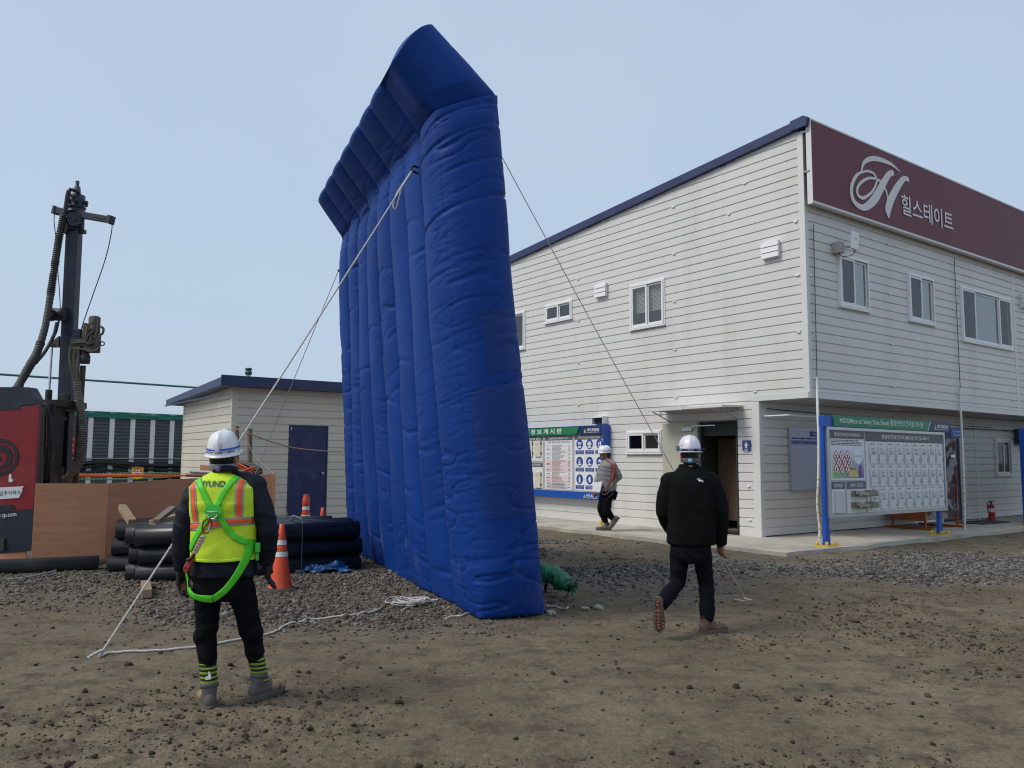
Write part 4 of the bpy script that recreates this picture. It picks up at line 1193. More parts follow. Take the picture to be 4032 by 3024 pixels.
# ------------------------------------------------------------------ hoarding behind the yard
fp = aty(492, 1626, 27.0); f_h = R(45)                 # heading clockwise from +Y
FD = np.array([math.sin(f_h), math.cos(f_h)])
fence = thing('hoarding', 'dark grey ribbed site hoarding with white posts and green netting along its top', 'fence', (fp[0], fp[1], 0), -f_h + math.pi / 2)
FT = fp[2]
charcoal = mat('charcoal_sheet', (.075, .083, .096), .5, var=.2, vscale=3)
strip_m = mat('pale_post', (.82, .82, .82), .45, var=.12, vscale=2)
net_green = mat('green_net', (.03, .21, .155), .8, var=.3, vscale=20)
SP = .655
for k in range(-15, 14):
    x = k * SP + .26
    b = MB(); b.box(x - .075, x + .075, -.045, .0, 0, FT - .02); b.box(x - .055, x - .03, -.055, -.045, 0, FT - .02); b.box(x + .03, x + .055, -.055, -.045, 0, FT - .02)
    b.build('post', strip_m, fence)
    b = MB(); z = .0; 
    prof = [(.03, 0)]
    n = 26; h = (FT - .1) / n
    for i in range(n):
        prof += [(-.005, z + .004), (-.022, z + h * .35), (-.022, z + h * .6), (-.005, z + h - .004)]; z += h
    prof += [(.03, z)]
    b.prism(prof, 'x', x + .0755, x + SP - .0755); b.build('panel', charcoal, fence)
    b = MB(); b.box(x - .09, x + .09, -.075, -.056, FT - .13, FT + .02); b.build('post_cap', mat('pale_green_cap', (.25, .42, .36), .6), fence)
x0, x1 = -15 * SP, 14 * SP
b = MB(); b.box(x0, x1, -.02, .03, FT - .03, FT + .02); b.tube(sag((x0, -.08, FT - .18), (x1, -.08, FT - .17), 60, .0), .02, 6); b.build('top_rail', net_green, fence)
V = np.zeros((200, 8, 3))
for j in range(8):
    xs_ = np.linspace(x0, x1, 200)
    V[:, j, 0] = xs_; V[:, j, 1] = -.095 + .02 * vn(xs_ * 3, j * .4); V[:, j, 2] = FT - .03 - (.13 + .05 * vn(xs_ * .8, 2.2)) * j / 7
grid_mesh('netting', V, net_green, fence)
cable_m = mat('black_cable', (.012, .012, .014), .5)
b = MB(); b.tube([(x0, -.075, 1.50), (x1, -.075, 1.50)], .02, 8); b.build('mid_rail', grey_metal, fence)
b = MB()
for i, (z0, dz, s) in enumerate(((1.46, .0, .16), (1.42, .03, .20), (1.36, .0, .24), (1.15, .0, .20), (1.10, .05, .26), (1.32, .04, .22), (1.40, -.02, .12))):
    pts = []
    for q in range(-3, 3):
        xa, xb = q * 4.2 - .6, (q + 1) * 4.2 - .6
        pts += sag((xa, -.10 - .012 * i, z0 + dz), (xb, -.10 - .012 * i, z0), 14, s)[:-1]
    b.tube(pts, .042, 6)
cb = b.build('power_cables', cable_m)
cb.matrix_world = Matrix.Translation((fp[0], fp[1], 0)) @ Matrix.Rotation(-f_h + math.pi / 2, 4, 'Z')
tag(cb, 'bundle of black power cables sagging along the grey hoarding', 'cables')
# red plate on the hoarding
rp = thing('fence_plate', 'red plate with small white lettering fixed to the grey hoarding', 'sign', (fp[0], fp[1], 0), -f_h + math.pi / 2)
b = MB(); b.box(-1.98, -1.52, -.115, -.10, 1.62, 2.22); rpp = b.build('plate', mat('red_plate', (.42, .015, .02), .45), rp)
for z in (2.08, 1.90, 1.72): text('소화', (-1.64, -.116, z), (1, 0, 0), (0, 0, 1), white_print, rp, w=.10, h=.06)
text('화재', (-1.84, -.116, 1.88), (1, 0, 0), (0, 0, 1), print_ink, rp, w=.06, h=.08)
# raised green pipe rail over the hoarding
gr_ = thing('net_rail', 'long green pipe rail carried on tall red posts above the hoarding', 'rail', (fp[0], fp[1], 0), -f_h + math.pi / 2)
b = MB(); b.tube([(-16, .4, 4.03), (0, .4, 4.06), (9, .4, 4.05)], .035, 8); b.build('pipe', mat('green_pipe', (.02, .16, .14), .5), gr_)
b = MB(); b.box(3.02, 3.17, .33, .38, 0, 4.12); b.build('post', red_paint, gr_)
b = MB(); b.box(-3.08, -2.93, .33, .38, 0, 4.0); b.build('post', red_paint, gr_)

# ------------------------------------------------------------------ plywood screen round the drilling place
ply = mat('plywood', (.72, .32, .16), .7, var=.18, vscale=2.2, stretch=(1, 1, 9), dirt=(.66, .44, .31), dirt_amt=.35, dscale=1.4, bump=.1)
P0 = gp(120, 2240); P1 = gp(412, 2222); P2 = np.array([(1079 - 2016) / 3200 * 15.3, 15.3, 0])
scr = thing('plywood_screen', 'low screen of reddish plywood sheets behind the black pipes', 'screen', (0, 0, 0))
def sheet(a, c, z0, z1a, z1c, t=.018, off=0):
    a, c = np.array(a), np.array(c); d = (c - a)[:2]; L = np.linalg.norm(d); d = d / L; nrm = np.array([-d[1], d[0]])
    b = MB(); q = []
    for (p, zt) in ((a, z1a), (c, z1c)):
        for s in (0, t):
            for z in (z0, zt): q.append((p[0] + nrm[0] * (s + off), p[1] + nrm[1] * (s + off), z))
    b.add(q, [(0, 4, 5, 1), (2, 3, 7, 6), (0, 1, 3, 2), (4, 6, 7, 5), (1, 5, 7, 3), (0, 2, 6, 4)])
    return b.build('plywood_sheet', ply, scr)
def zat(py, Y, px): return aty(px, py, Y)[2]
mid2 = P1 + (P2 - P1) * .5
sheet(P0, P1, -.02, zat(1903, P0[1], 138), zat(1904, P1[1], 405))
sheet(P1 + [.006, 0.004, 0], mid2, -.02, zat(1903, P1[1], 410), zat(1881, mid2[1], 740), off=.004)
sheet(mid2 + [.004, .004, 0], P2, -.02, zat(1881, mid2[1], 745), zat(1866, P2[1], 1079), off=-.004)
sheet(P2, P2 + np.array([-.215, 1.0, 0]), -.02, zat(1866, P2[1], 1079), zat(1866, P2[1], 1079) - .0)
sheet((-10.5, P0[1] - .35, 0), (P0[0] - .1, P0[1] + .05, 0), -.02, .42, .40)
wood = mat('raw_timber', (.36, .25, .15), .75, var=.35, vscale=5, stretch=(8, 1, 8), bump=.15)
old_wood = mat('weathered_timber', (.20, .16, .125), .8, var=.35, vscale=5, stretch=(8, 1, 8), bump=.15)
def beam(name, label, a, c, w, h, m, grp=None, cat='timber', roll=0):
    a, c = Vector(a), Vector(c); d = c - a
    q = d.to_track_quat('X', 'Z').to_matrix() @ Matrix.Rotation(roll, 3, 'X')
    o = MB().bbox((0, 0, 0), (d.length, w, h), None, .004).build(name, m)
    o.matrix_world = Matrix.Translation((a + c) / 2) @ q.to_4x4()
    return tag(o, label, cat, grp)
# stakes and odds behind the screen
def vpost(px, top, Y, r, m, label):
    p = aty(px, top, Y); g = aty(px + 6, 1900, Y)
    b = MB(); b.tube([(g[0], g[1], 0), (p[0], p[1], p[2])], r, 7); o = b.build('wood_stake', m)
    return tag(o, label, 'stake', 'wooden stakes behind the plywood'), p
_, pk1 = vpost(933, 1678, 16.2, .045, old_wood, 'left shorter wooden stake standing behind the helmet of the vest wearer')
_, pk2 = vpost(984, 1688, 15.8, .05, old_wood, 'right grey wooden stake tied with cord in front of the shed')
def flat_piece(name, label, pts, Y, th, m, cat):
    P = [aty(x, y, Y) for x, y in pts]
    b = MB(); b.prism([(p[0], p[2]) for p in P], 'y', Y, Y + th)
    return tag(b.build(name, m), label, cat)
flat_piece('plywood_offcut', 'small brown plywood offcut leaning behind the screen by the shed corner', [(788, 1830), (845, 1836), (845, 1920), (788, 1920)], 15.9, .02, ply, 'plywood')
o = MB().tube([aty(752, 1857, 15.6), aty(900, 1864, 15.0)], .035, 8).build('steel_pipe', grey_metal); tag(o, 'grey steel tube lying on top behind the plywood screen', 'pipe')
o = MB().tube([aty(735, 1871, 14.9), aty(872, 1874, 14.6)], .03, 8).build('steel_pipe', mat('rusty_steel', (.16, .05, .03), .7)); tag(o, 'rusty red tube lying along the plywood edge', 'pipe')
# heap of black belts and orange webbing behind the man
b = MB()
for i, (x0_, y0_, x1_, y1_) in enumerate(((932, 1818, 1030, 1862), (938, 1828, 1020, 1868), (948, 1818, 1026, 1850), (930, 1836, 1000, 1866), (950, 1842, 1012, 1866))):
    b.tube(spline([aty(x0_, y0_, 15.5 + .1 * i), aty((x0_ + x1_) / 2, (y0_ + y1_) / 2 - 6, 15.4 + .1 * i), aty(x1_, y1_, 15.3)], 5), .035, 6)
o = b.build('rubber_belts', black); tag(o, 'dark rubber belts bundled behind the plywood screen', 'belts')
orange_web = mat('orange_webbing', (.75, .13, .02), .6)
b = MB()
for pts in ([(930, 1822), (952, 1832), (975, 1848), (958, 1858)], [(958, 1858), (980, 1846), (1000, 1838), (985, 1856), (970, 1862)], [(932, 1826), (965, 1850), (996, 1842)]):
    b.tube(spline([aty(x, y, 15.1) for x, y in pts], 6), .05, 6, flat=.3)
o = b.build('orange_sling', orange_web); tag(o, 'orange webbing sling knotted at the wooden stake', 'sling')

# orange tape, green chain and yellow hazard plate in front of the hoarding
b = MB(); pts = spline([aty(128, 1870, 13.2), aty(290, 1872, 13.6), aty(500, 1873, 15), aty(760, 1873, 16.5)], 6)
b.tube(pts, .034, 6, rad=list(np.linspace(.050, .018, len(pts)))); b.tube(spline([aty(300, 1874, 13.55), aty(285, 1880, 13.5), aty(272, 1890, 13.5)], 4), .035, 6)
o = b.build('orange_tape', mat('orange_tape', (.95, .16, .02), .5)); tag(o, 'bright orange tape stretched behind the plywood screen', 'tape')
chain_m = mat('green_chain', (.10, .42, .20), .45)
def chain(label, a, c, s, n):
    b = MB(); P = sag(a, c, n + 1, s)
    for i in range(n):
        d = Vector(P[i + 1] - P[i]); q = d.to_track_quat('X', 'Z').to_matrix() @ Matrix.Rotation(math.pi / 2 * (i % 2), 3, 'X')
        L = d.length * .64; pts = []
        for k in range(10):
            t = 2 * math.pi * k / 10
            pts.append(Vector(P[i]) + d / 2 + q @ Vector((math.cos(t) * L, math.sin(t) * .014, 0)))
        b.tube(pts, .007, 4, closed=True)
    return tag(b.build('barrier_chain', chain_m), label, 'chain', 'green plastic chains before the hoarding')
chain('upper green plastic chain hung before the grey hoarding', aty(306, 1872, 15.0), aty(705, 1864, 17.5), -.02, 60)
chain('lower green plastic chain hung before the grey hoarding', aty(298, 1886, 15.0), aty(705, 1874, 17.5), .03, 60)
hp = thing('hazard_plate', 'yellow hazard plate with red band hung on the green chains', 'sign', (0, 0, 0))
def pl(name, m, pts, Y, th, parent):
    P = [aty(x, y, Y) for x, y in pts]; b = MB(); b.prism([(p[0], p[2]) for p in P], 'y', Y, Y + th); return b.build(name, m, parent)
Yh = 15.6
hpl = pl('plate', mat('yellow_plate', (.80, .58, .02), .45), [(520, 1840), (564, 1840), (563, 1880), (548, 1886), (532, 1886), (520, 1880)], Yh, .01, hp)
pl('red_band', red_print, [(526, 1849), (558, 1849), (560, 1853), (558, 1858), (526, 1858), (524, 1853)], Yh - .004, .003, hp)
pl('white_field', white_print, [(525, 1860), (560, 1860), (560, 1876), (525, 1876)], Yh - .004, .003, hp)
pl('brown_stain', mat('brown_film', (.30, .13, .06), .6), [(522, 1841), (530, 1837), (554, 1837), (562, 1841), (560, 1846), (524, 1846)], Yh - .003, .002, hp)
p = aty(528, 1857, Yh); text('위험!', (p[0], Yh - .0055, p[2]), (1, 0, 0), (0, 0, 1), white_print, hp, w=.135, h=.032, bold=.02)
p = aty(526.5, 1873, Yh); text('감전주의', (p[0], Yh - .0055, p[2]), (1, 0, 0), (0, 0, 1), print_ink, hp, w=.158, h=.05, bold=.03)

# ------------------------------------------------------------------ drilling rig
rig = thing('drilling_rig', 'drilling rig with red and navy engine housing and a tall navy mast behind the plywood', 'drilling rig', (0, 0, 0))
rig_red = mat('rig_red', (.26, .010, .016), .42, var=.25, vscale=2, dirt=(.28, .12, .11), dirt_amt=.35, dscale=1.8)
rig_navy = mat('rig_navy', (.014, .019, .034), .45, var=.3, vscale=3, dirt=(.10, .11, .13), dirt_amt=.4, dscale=3)
mast_m = mat('mast_navy', (.012, .020, .052), .45, var=.5, vscale=2.5, dirt=(.07, .065, .06), dirt_amt=.6, dscale=2)
iron = mat('greasy_iron', (.030, .028, .028), .55, var=.4, vscale=6, dirt=(.12, .10, .08), dirt_amt=.5, dscale=5)
mud = mat('muddy_iron', (.13, .11, .085), .75, var=.5, vscale=9)
YF = 11.35
def F(px, py, Y=YF):
    p = aty(px, py, Y); return (p[0], p[2])
XL = -9.9
def shz(px, py):                       # the whole body stands nose-down: lines rise towards its right end
    return F(px, py)
def slab_body(name, m, ptop, pbot, depth, parent, y=YF, dx=0):
    xr_t, zt = F(*ptop); xr_b, zb = F(*pbot)
    b = MB(); k = .095
    b.prism([(xr_b + dx, zb), (xr_t + dx, zt), (XL, zt - k * (xr_t - XL)), (XL, zb - k * (xr_b - XL))], 'y', y, y + depth)
    return b.build(name, m, parent)
hs = slab_body('housing', rig_red, (152, 1594), (130, 2003), .07, rig)
slab_body('engine_block', iron, (140, 1600), (128, 2003), .16, rig, y=YF + .075)
slab_body('lower_housing', rig_navy, (129.5, 2004), (121, 2169), .22, rig, y=YF + .006)
b = MB()
t0, t1 = F(133, 1569), F(108, 1524); b0 = F(133, 1592)
b.prism([b0, t0, t1, (XL, t1[1] - .0), (XL, b0[1] - .25)], 'y', YF + .02, YF + .24); b.build('bonnet', rig_navy, rig)
b = MB()
q = [F(152, 1596), F(88, 1601), F(76, 1612), F(0, 1612), (XL, F(0, 1612)[1] - .2), (XL, F(0, 1596)[1])]
b.prism([F(86, 1595), F(76, 1611), F(40, 1613), (XL, F(40, 1613)[1] - .25), (XL, F(40, 1598)[1])], 'y', YF - .006, YF - .001); b.build('painted_band', rig_navy, hs)
b = MB(); b.prism([F(0, 1990), F(50, 1986), F(62, 2000), F(62, 2008), F(-80, 2022), F(-80, 1996)], 'y', YF - .006, YF - .001); b.build('painted_band', rig_navy, hs)
# round emblem: ring and two letters
cx, cz = F(2, 1800)
ink = mat('emblem_ink', (.018, .014, .018), .45)
b = MB(); n = 48; ro, ri = .255, .205
vs = []
for k in range(n):
    a = 2 * math.pi * k / n
    for r_ in (ro, ri): vs += [(cx + r_ * math.cos(a), YF - .008, cz + r_ * math.sin(a)), (cx + r_ * math.cos(a), YF - .002, cz + r_ * math.sin(a))]
for k in range(n):
    a, c = 4 * k, 4 * ((k + 1) % n)
    b.add([vs[a], vs[c], vs[c + 2], vs[a + 2]], [(0, 1, 2, 3)])
b.build('emblem_ring', ink, hs)
b = MB(); b.lathe([(.172, 0), (.172, .005)], 36, (cx, YF - .002, cz), (0, -1, 0), False); em = b.build('emblem_disc', ink, hs)
text('p', (cx - .055, YF - .010, cz - .20), (1, 0, 0), (0, 0, 1), rig_red, em, w=.15, h=.27, bold=.05)
text('C', (cx - .17, YF - .010, cz - .05), (1, 0, 0), (0, 0, 1), rig_red, em, w=.17, h=.16, bold=.04)
b = MB(); b.prism([F(-60, 1922), F(95, 1915), F(88, 1925), F(90, 1930), F(76, 1960), F(-60, 1970)], 'y', YF - .009, YF - .003); lb = b.build('name_label', paper, hs)
p = F(-20, 1954); text('산업주식회사', (p[0], YF - .0105, p[1]), (1, 0, .08), (0, 0, 1), print_ink, lb, w=.36, h=.062, bold=.01)
b = MB(); b.prism([F(37, 1868), F(46, 1866), F(46, 1884), F(54, 1890), F(48, 1899), F(35, 1898)], 'y', YF - .009, YF - .003); b.build('torn_sticker', paper, hs)
p = F(-42, 2046); text('www.cp.com', (p[0], YF - .003, p[1]), (1, 0, .09), (0, 0, 1), white_print, rig, w=.37, h=.058, bold=.008)
b = MB(); b.bbox((F(10, 2140)[0], YF - .01, F(10, 2145)[1]), (.07, .03, .17)); b.build('latch', iron, hs)
# open end of the engine bay
b = MB()
for (xa, xb_, ya, yb_) in ((156, 168, 1612, 1905), (172, 182, 1590, 1905), (184, 196, 1600, 1905)):
    p, q = aty(xa, ya, 12.1), aty(xb_, yb_, 12.1); b.box(p[0], q[0], 12.1, 12.4, q[2], p[2])
p, q = aty(154, 1574, 12.2), aty(246, 1600, 12.2); b.box(p[0], q[0], 12.15, 12.9, q[2], p[2])
p, q = aty(186, 1604, 12.4), aty(240, 1618, 12.4); b.box(p[0], q[0], 12.35, 12.9, q[2], p[2])
p, q = aty(194, 1640, 12.5), aty(236, 1652, 12.5); b.box(p[0], q[0], 12.5, 12.9, q[2], p[2])
p, q = aty(155, 1620, 12.45), aty(174, 1905, 12.45); b.box(p[0], q[0], 12.45, 12.8, q[2], p[2])
b.build('end_frame', iron, rig)
for k, (xa, ya) in enumerate(((162, 1625), (176, 1660), (188, 1690))):
    b = MB(); b.tube(spline([aty(xa, 1585 + k * 6, 12.05), aty(xa + 14, ya, 12.0), aty(xa + 10, ya + 90, 12.05), aty(xa - 4, 1890, 12.1)], 6), .022, 7); b.build('hydraulic_hose', iron, rig)
b = MB(); b.tube(spline([aty(150, 1588, 12.0), aty(178, 1592, 11.95), aty(192, 1640, 11.95), aty(190, 1760, 12)], 6), .03, 7)
b.build('hydraulic_hose', iron, rig)
b = MB(); b.lathe([(.06, 0), (.08, .02), (.08, .22), (.06, .25)], 12, tuple(aty(203, 1770, 12.5)), (0, 0, 1)); b.build('filter', iron, rig)
b = MB(); b.bbox(tuple(aty(190, 1840, 12.5)), (.25, .12, .07)); b.bbox(tuple(aty(214, 1850, 12.5)), (.10, .1, .28)); b.build('bracket', mud, rig)
YM = 12.8
# mast: box section with rail flanges
A, B_ = aty(247, 1905, YM), aty(304, 735, YM)
ax = Vector(B_ - A).normalized()
A = Vector(A) - ax * .9
def on(t): return Vector(A) + ax * t
def mast_t(py):                           # position along the mast at picture height py
    z = aty(275, py, YM)[2]; return (z - A.z) / ax.z
Rm = Vector((0, 0, 1)).rotation_difference(ax).to_matrix()
tt = mast_t(905)
b = MB(); c = on(tt / 2)
b.bbox(c, (.165, .17, tt), Rm, .008); b.bbox(c + Vector((-.094, -.06, 0)), (.022, .04, tt), Rm); b.bbox(c + Vector((-.094, .06, 0)), (.022, .04, tt), Rm); b.bbox(c + Vector((.088, -.07, 0)), (.012, .03, tt), Rm)
mast = b.build('mast', mast_m, rig)
# swivel head
hd = on(mast_t(870))
b = MB(); b.lathe([(.12, -.17), (.13, -.15), (.13, .12), (.145, .125), (.145, .15), (.13, .155), (.135, .20), (.145, .205), (.145, .23), (.12, .24), (.13, .30), (.125, .42), (.06, .44), (.05, .56), (.03, .57), (.03, .66)], 16, hd, ax); b.build('head_drum', mast_m, rig)
b = MB(); b.lathe([(.125, 0), (.125, .05), (.11, .06)], 18, hd + Vector((.055, -.10, -.02)), (.25, -1, 0)); hc = b.build('head_cover', mast_m, rig)
b = MB()
for k in range(8):
    a = 2 * math.pi * k / 8; b.lathe([(.012, 0), (.012, .02)], 6, hd + Vector((.07 + .095 * math.cos(a), -.155, -.02 + .095 * math.sin(a))), (.25, -1, 0))
b.lathe([(.03, 0), (.03, .02)], 8, hd + Vector((.07, -.16, -.02)), (.25, -1, 0)); b.build('cover_bolt', iron, hc)
b = MB()
for k in range(6):
    a = 2 * math.pi * k / 6; b.lathe([(.03, 0), (.03, .06)], 7, hd + ax * .30 + Vector((.12 * math.cos(a), .12 * math.sin(a), 0)), (math.cos(a), math.sin(a), 0.1))
b.bbox(hd + Vector((-.11, -.05, -.1)), (.06, .1, .25)); b.bbox(on(mast_t(912)) + Vector((.13, 0, 0)), (.07, .08, .06)); b.build('head_port', iron, rig)
p, q = Vector(aty(216, 828, YM + .05)), Vector(aty(444, 868, YM - .25)); d = q - p
b = MB(); b.bbox((p + q) / 2, (d.length, .10, .105), d.to_track_quat('X', 'Z').to_matrix(), .008)
cr = b.build('crossbar', mast_m, rig)
b = MB(); b.bbox(p + d * .78 + Vector((0, -.055, .0)), (.25, .01, .02), d.to_track_quat('X', 'Z').to_matrix()); b.bbox(p + d * .97 + Vector((0, -.01, -.0)), (.06, .12, .13), d.to_track_quat('X', 'Z').to_matrix()); b.bbox(p + d * .02, (.05, .12, .13), d.to_track_quat('X', 'Z').to_matrix()); b.build('end_sleeve', iron, cr)
wire_m = mat('steel_wire', (.05, .05, .055), .5, .5)
b = MB()
b.tube(spline([aty(442, 880, YM - .25), aty(438, 920, YM - .25), aty(415, 1020, YM - .2), aty(370, 1150, YM - .15), aty(330, 1265, YM - .1), aty(312, 1328, YM - .1)], 6), .008, 5)
b.tube(spline([aty(215, 838, YM), aty(213, 870, YM), aty(220, 940, YM), aty(226, 1040, YM), aty(233, 1130, YM), aty(238, 1212, YM)], 6), .007, 5)
b.build('winch_wire', wire_m, rig)
def ribbed(pts, r, pitch, amp, m, parent, name='corrugated_hose', seed=0):
    P = spline(pts, 12); L = [0]
    for i in range(1, len(P)): L.append(L[-1] + np.linalg.norm(P[i] - P[i - 1]))
    n = int(L[-1] / pitch * 4); s = np.linspace(0, L[-1], n)
    Q = np.stack([np.interp(s, L, [p[k] for p in P]) for k in range(3)], 1)
    rad = r * (1 + .10 * vn(s * 3, seed)) + amp * (np.arange(n) % 4 < 2) * (1 + .5 * vn(s * 9, seed + 4))
    b = MB(); b.tube(Q, r, 9, rad=rad); return b.build(name, m, parent)
# long hose hanging from the head down the left of the mast
ribbed([aty(272, 750, YM - .2), aty(266, 770, YM - .2), aty(258, 820, YM - .2), aty(250, 855, YM - .2)], .035, .05, .0, iron, rig, 'hose', 1)
ribbed([aty(250, 852, YM - .2), aty(232, 940, YM - .2), aty(215, 1050, YM - .25), aty(199, 1160, YM - .3)], .048, .035, .010, iron, rig, seed=2)
ribbed([aty(199, 1160, YM - .3), aty(191, 1210, YM - .35), aty(178, 1285, YM - .45), aty(160, 1350, YM - .55)], .05, .06, .003, mat('hose_rubber', (.05, .048, .045), .6, var=.3), rig, 'hose', 3)
ribbed([aty(160, 1350, YM - .55), aty(140, 1400, YM - .65), aty(112, 1450, YM - .8), aty(72, 1520, YM - 1.0), aty(50, 1560, YM - 1.1)], .055, .045, .010, iron, rig, seed=4)
b = MB(); b.tube(spline([aty(225, 1270, YM - .2), aty(212, 1320, YM - .25), aty(180, 1380, YM - .4), aty(140, 1430, YM - .6)], 6), .028, 7); b.tube(spline([aty(232, 1262, YM - .2), aty(220, 1310, YM - .2), aty(205, 1330, YM - .3)], 6), .016, 6); b.tube(spline([aty(272, 745, YM - .18), aty(300, 751, YM - .15), aty(312, 760, YM - .1)], 5), .028, 7); b.tube(spline([aty(270, 765, YM - .18), aty(292, 775, YM - .15), aty(305, 785, YM - .1)], 5), .02, 7)
b.build('hydraulic_hose', iron, rig)
p = Vector(aty(225, 1238, YM - .12))
b = MB(); b.lathe([(.03, -.13), (.10, -.12), (.11, -.09), (.10, -.05), (.10, .05), (.11, .09), (.10, .13), (.03, .14)], 16, p, (1, 0, 0)); b.lathe([(.05, 0), (.05, .07)], 12, p + Vector((0, -.1, 0)), (0, -1, 0)); b.bbox(p + Vector((.14, 0, 0)), (.03, .16, .22)); b.build('winch_drum', iron, rig)
# ram with its bracket
b = MB(); b.prism([F(196, 1358, YM), F(240, 1325, YM), F(240, 1368, YM), F(205, 1368, YM)], 'y', YM - .06, YM + .02); b.lathe([(.03, -.05), (.03, .05)], 10, tuple(aty(207, 1357, YM - .03)), (0, 1, 0)); b.build('ram_bracket', mud, rig)
b = MB(); b.tube([aty(205, 1362, YM - .03), aty(193, 1540, YM - .03)], .020, 10); b.build('ram_rod', mat('chrome', (.6, .6, .6), .18, 1), rig)
b = MB(); b.tube([aty(193, 1535, YM - .03), aty(190, 1580, YM - .03)], .05, 12); b.tube([aty(192, 1580, YM - .03), aty(188, 1640, YM - .03)], .036, 10); b.build('ram_barrel', iron, rig)
# rotation unit on the right of the mast
def blk(px, py, w, h, dy, y=YM - .15, rot=0): 
    return (Vector(aty(px, py, y)), (w, dy, h), Matrix.Rotation(rot, 3, 'Y'))
b = MB()
for a in (blk(310, 1318, .12, .16, .16), blk(300, 1300, .09, .05, .12), blk(298, 1338, .10, .10, .12)): b.bbox(a[0], a[1], a[2], .01)
b.build('carriage', mast_m, rig)
b = MB()
for a in (blk(330, 1352, .32, .12, .2), blk(362, 1350, .18, .30, .22), blk(360, 1298, .20, .12, .18), blk(345, 1378, .30, .05, .16), blk(352, 1330, .12, .16, .24)): b.bbox(a[0], a[1], a[2], .015)
b.lathe([(.07, -.10), (.085, -.08), (.085, .08), (.06, .1)], 14, aty(372, 1270, YM - .15), (0, 0, 1)); b.lathe([(.05, 0), (.05, .1)], 12, aty(338, 1402, YM - .15), (0, 0, 1))
b.build('rotary_head', mud, rig)
b = MB()
for pts in ([(331, 1275), (345, 1280), (342, 1310), (336, 1340)], [(385, 1250), (386, 1285), (382, 1310), (375, 1330)], [(352, 1300), (360, 1290), (366, 1305), (348, 1322), (338, 1345)], [(397, 1285), (407, 1295), (404, 1312), (392, 1320)], [(284, 1352), (330, 1348), (352, 1356), (368, 1345)], [(285, 1372), (330, 1376), (352, 1384), (382, 1380), (388, 1365)], [(375, 1246), (384, 1254), (388, 1275)], [(362, 1320), (356, 1345), (340, 1352)]):
    b.tube(spline([aty(x, y, YM - .28) for x, y in pts], 6), .019, 7)
b.build('head_hose', mud, rig)
pts = [aty(403 + 8 * math.cos(t), 1353 + 8 * math.sin(t), YM - .2) for t in np.linspace(0, 2 * math.pi, 15)[:-1]]
b = MB(); b.tube(pts, .009, 6, closed=True); b.build('lifting_eye', iron, rig)
b = MB(); b.lathe([(.075, 0), (.085, .03), (.085, .12), (.06, .14), (.06, .2)], 14, aty(331, 1432, YM - .2), (0, 0, 1)); b.bbox(aty(332, 1402, YM - .2), (.12, .12, .05)); b.build('chuck', iron, rig)
b = MB(); b.tube([aty(327, 1440, YM - .2), aty(297, 1910, YM - .2)], .042, 12); b.build('drill_rod', mat('brown_rod', (.075, .05, .035), .6, var=.4), rig)
# bundled feed hoses coming down and curling away behind the plywood
for k, (dx, sd) in enumerate(((0, 1), (16, 5), (30, 9))):
    b = MB(); b.tube(spline([aty(280 + dx, 1365, YM - .26), aty(276 + dx * 1.1, 1410, YM - .28), aty(284 + dx * .7, 1460, YM - .3), aty(298 + dx * .3, 1510, YM - .3)], 6), .03, 7); b.build('feed_hose', mud, rig)
hose_tan = mat('muddy_hose', (.23, .195, .145), .75, var=.75, vscale=2.2, dirt=(.36, .31, .24), dirt_amt=.8, dscale=3)
ribbed([aty(303, 1500, YM - .3), aty(309, 1560, YM - .3), aty(318, 1610, YM - .3), aty(324, 1660, YM - .3), aty(326, 1720, YM - .3), aty(322, 1770, YM - .3), aty(312, 1820, YM - .3), aty(290, 1855, YM - .3)], .055, .034, .014, hose_tan, rig, seed=6)
b = MB(); b.tube(spline([aty(290, 1855, YM - .3), aty(262, 1882, YM - .3), aty(225, 1897, YM - .32), aty(175, 1893, YM - .35), aty(150, 1876, YM - .4)], 8), .055, 10); b.build('feed_hose', hose_tan, rig)
b = MB()
for (px, py) in ((250, 1572), (236, 1600), (232, 1860), (216, 1740)): b.bbox(aty(px, py, YM - .14), (.12, .1, .16), None, .01)
b.build('mast_clamp', iron, rig)

# ------------------------------------------------------------------ black plastic pipes
hdpe = mat('black_hdpe', (.016, .018, .025), .30, var=.3, vscale=2, dirt=(.03, .03, .03), dirt_amt=.35, dscale=2)
hdpe_in = mat('black_hdpe_inside', (.008, .008, .009), .6)
PR, PL = .119, 2.84
def make_pipe():
    b = MB(); n = 28; vs = []
    prof = [(PR - .018, 0), (PR, 0), (PR, PL), (PR - .018, PL)]
    b.lathe(prof + [(PR - .018, 0)], n, (0, 0, 0), (1, 0, 0), True, False)
    return b.mesh('black_pipe')
pm_ = make_pipe()
pm_.materials.append(hdpe)
phi = R(27)
ad = np.array([math.cos(phi), math.sin(phi)]); pd = np.array([-math.sin(phi), math.cos(phi)])
base1 = np.array([-4.60, 10.12]) + pd * PR
row_w = ['front', 'second', 'third', 'rear']
hts = ['bottom', 'middle', 'top']
def put_pipe(xy, z, label, phi=phi):
    o = bpy.data.objects.new('black_pipe', pm_); COL.objects.link(o)
    o.location = (xy[0], xy[1], z); o.rotation_euler = (0, 0, phi)
    return tag(o, label, 'pipe', 'black plastic pipes in the stack')
for col in range(3):
    for lv in range(3):
        s = (.0, -.10, .04)[col] + (.0, .03, -.02)[lv]
        xy = base1 + pd * (col * (2 * PR + .006) + (.045 if lv == 1 else 0)) + ad * s
        put_pipe(xy, -.035 + PR + lv * .233, 'black pipe in the %s row, %s layer of the front stack' % (row_w[col], hts[lv]))
phi2 = R(15); ad2 = np.array([math.cos(phi2), math.sin(phi2)]); pd2 = np.array([-math.sin(phi2), math.cos(phi2)])
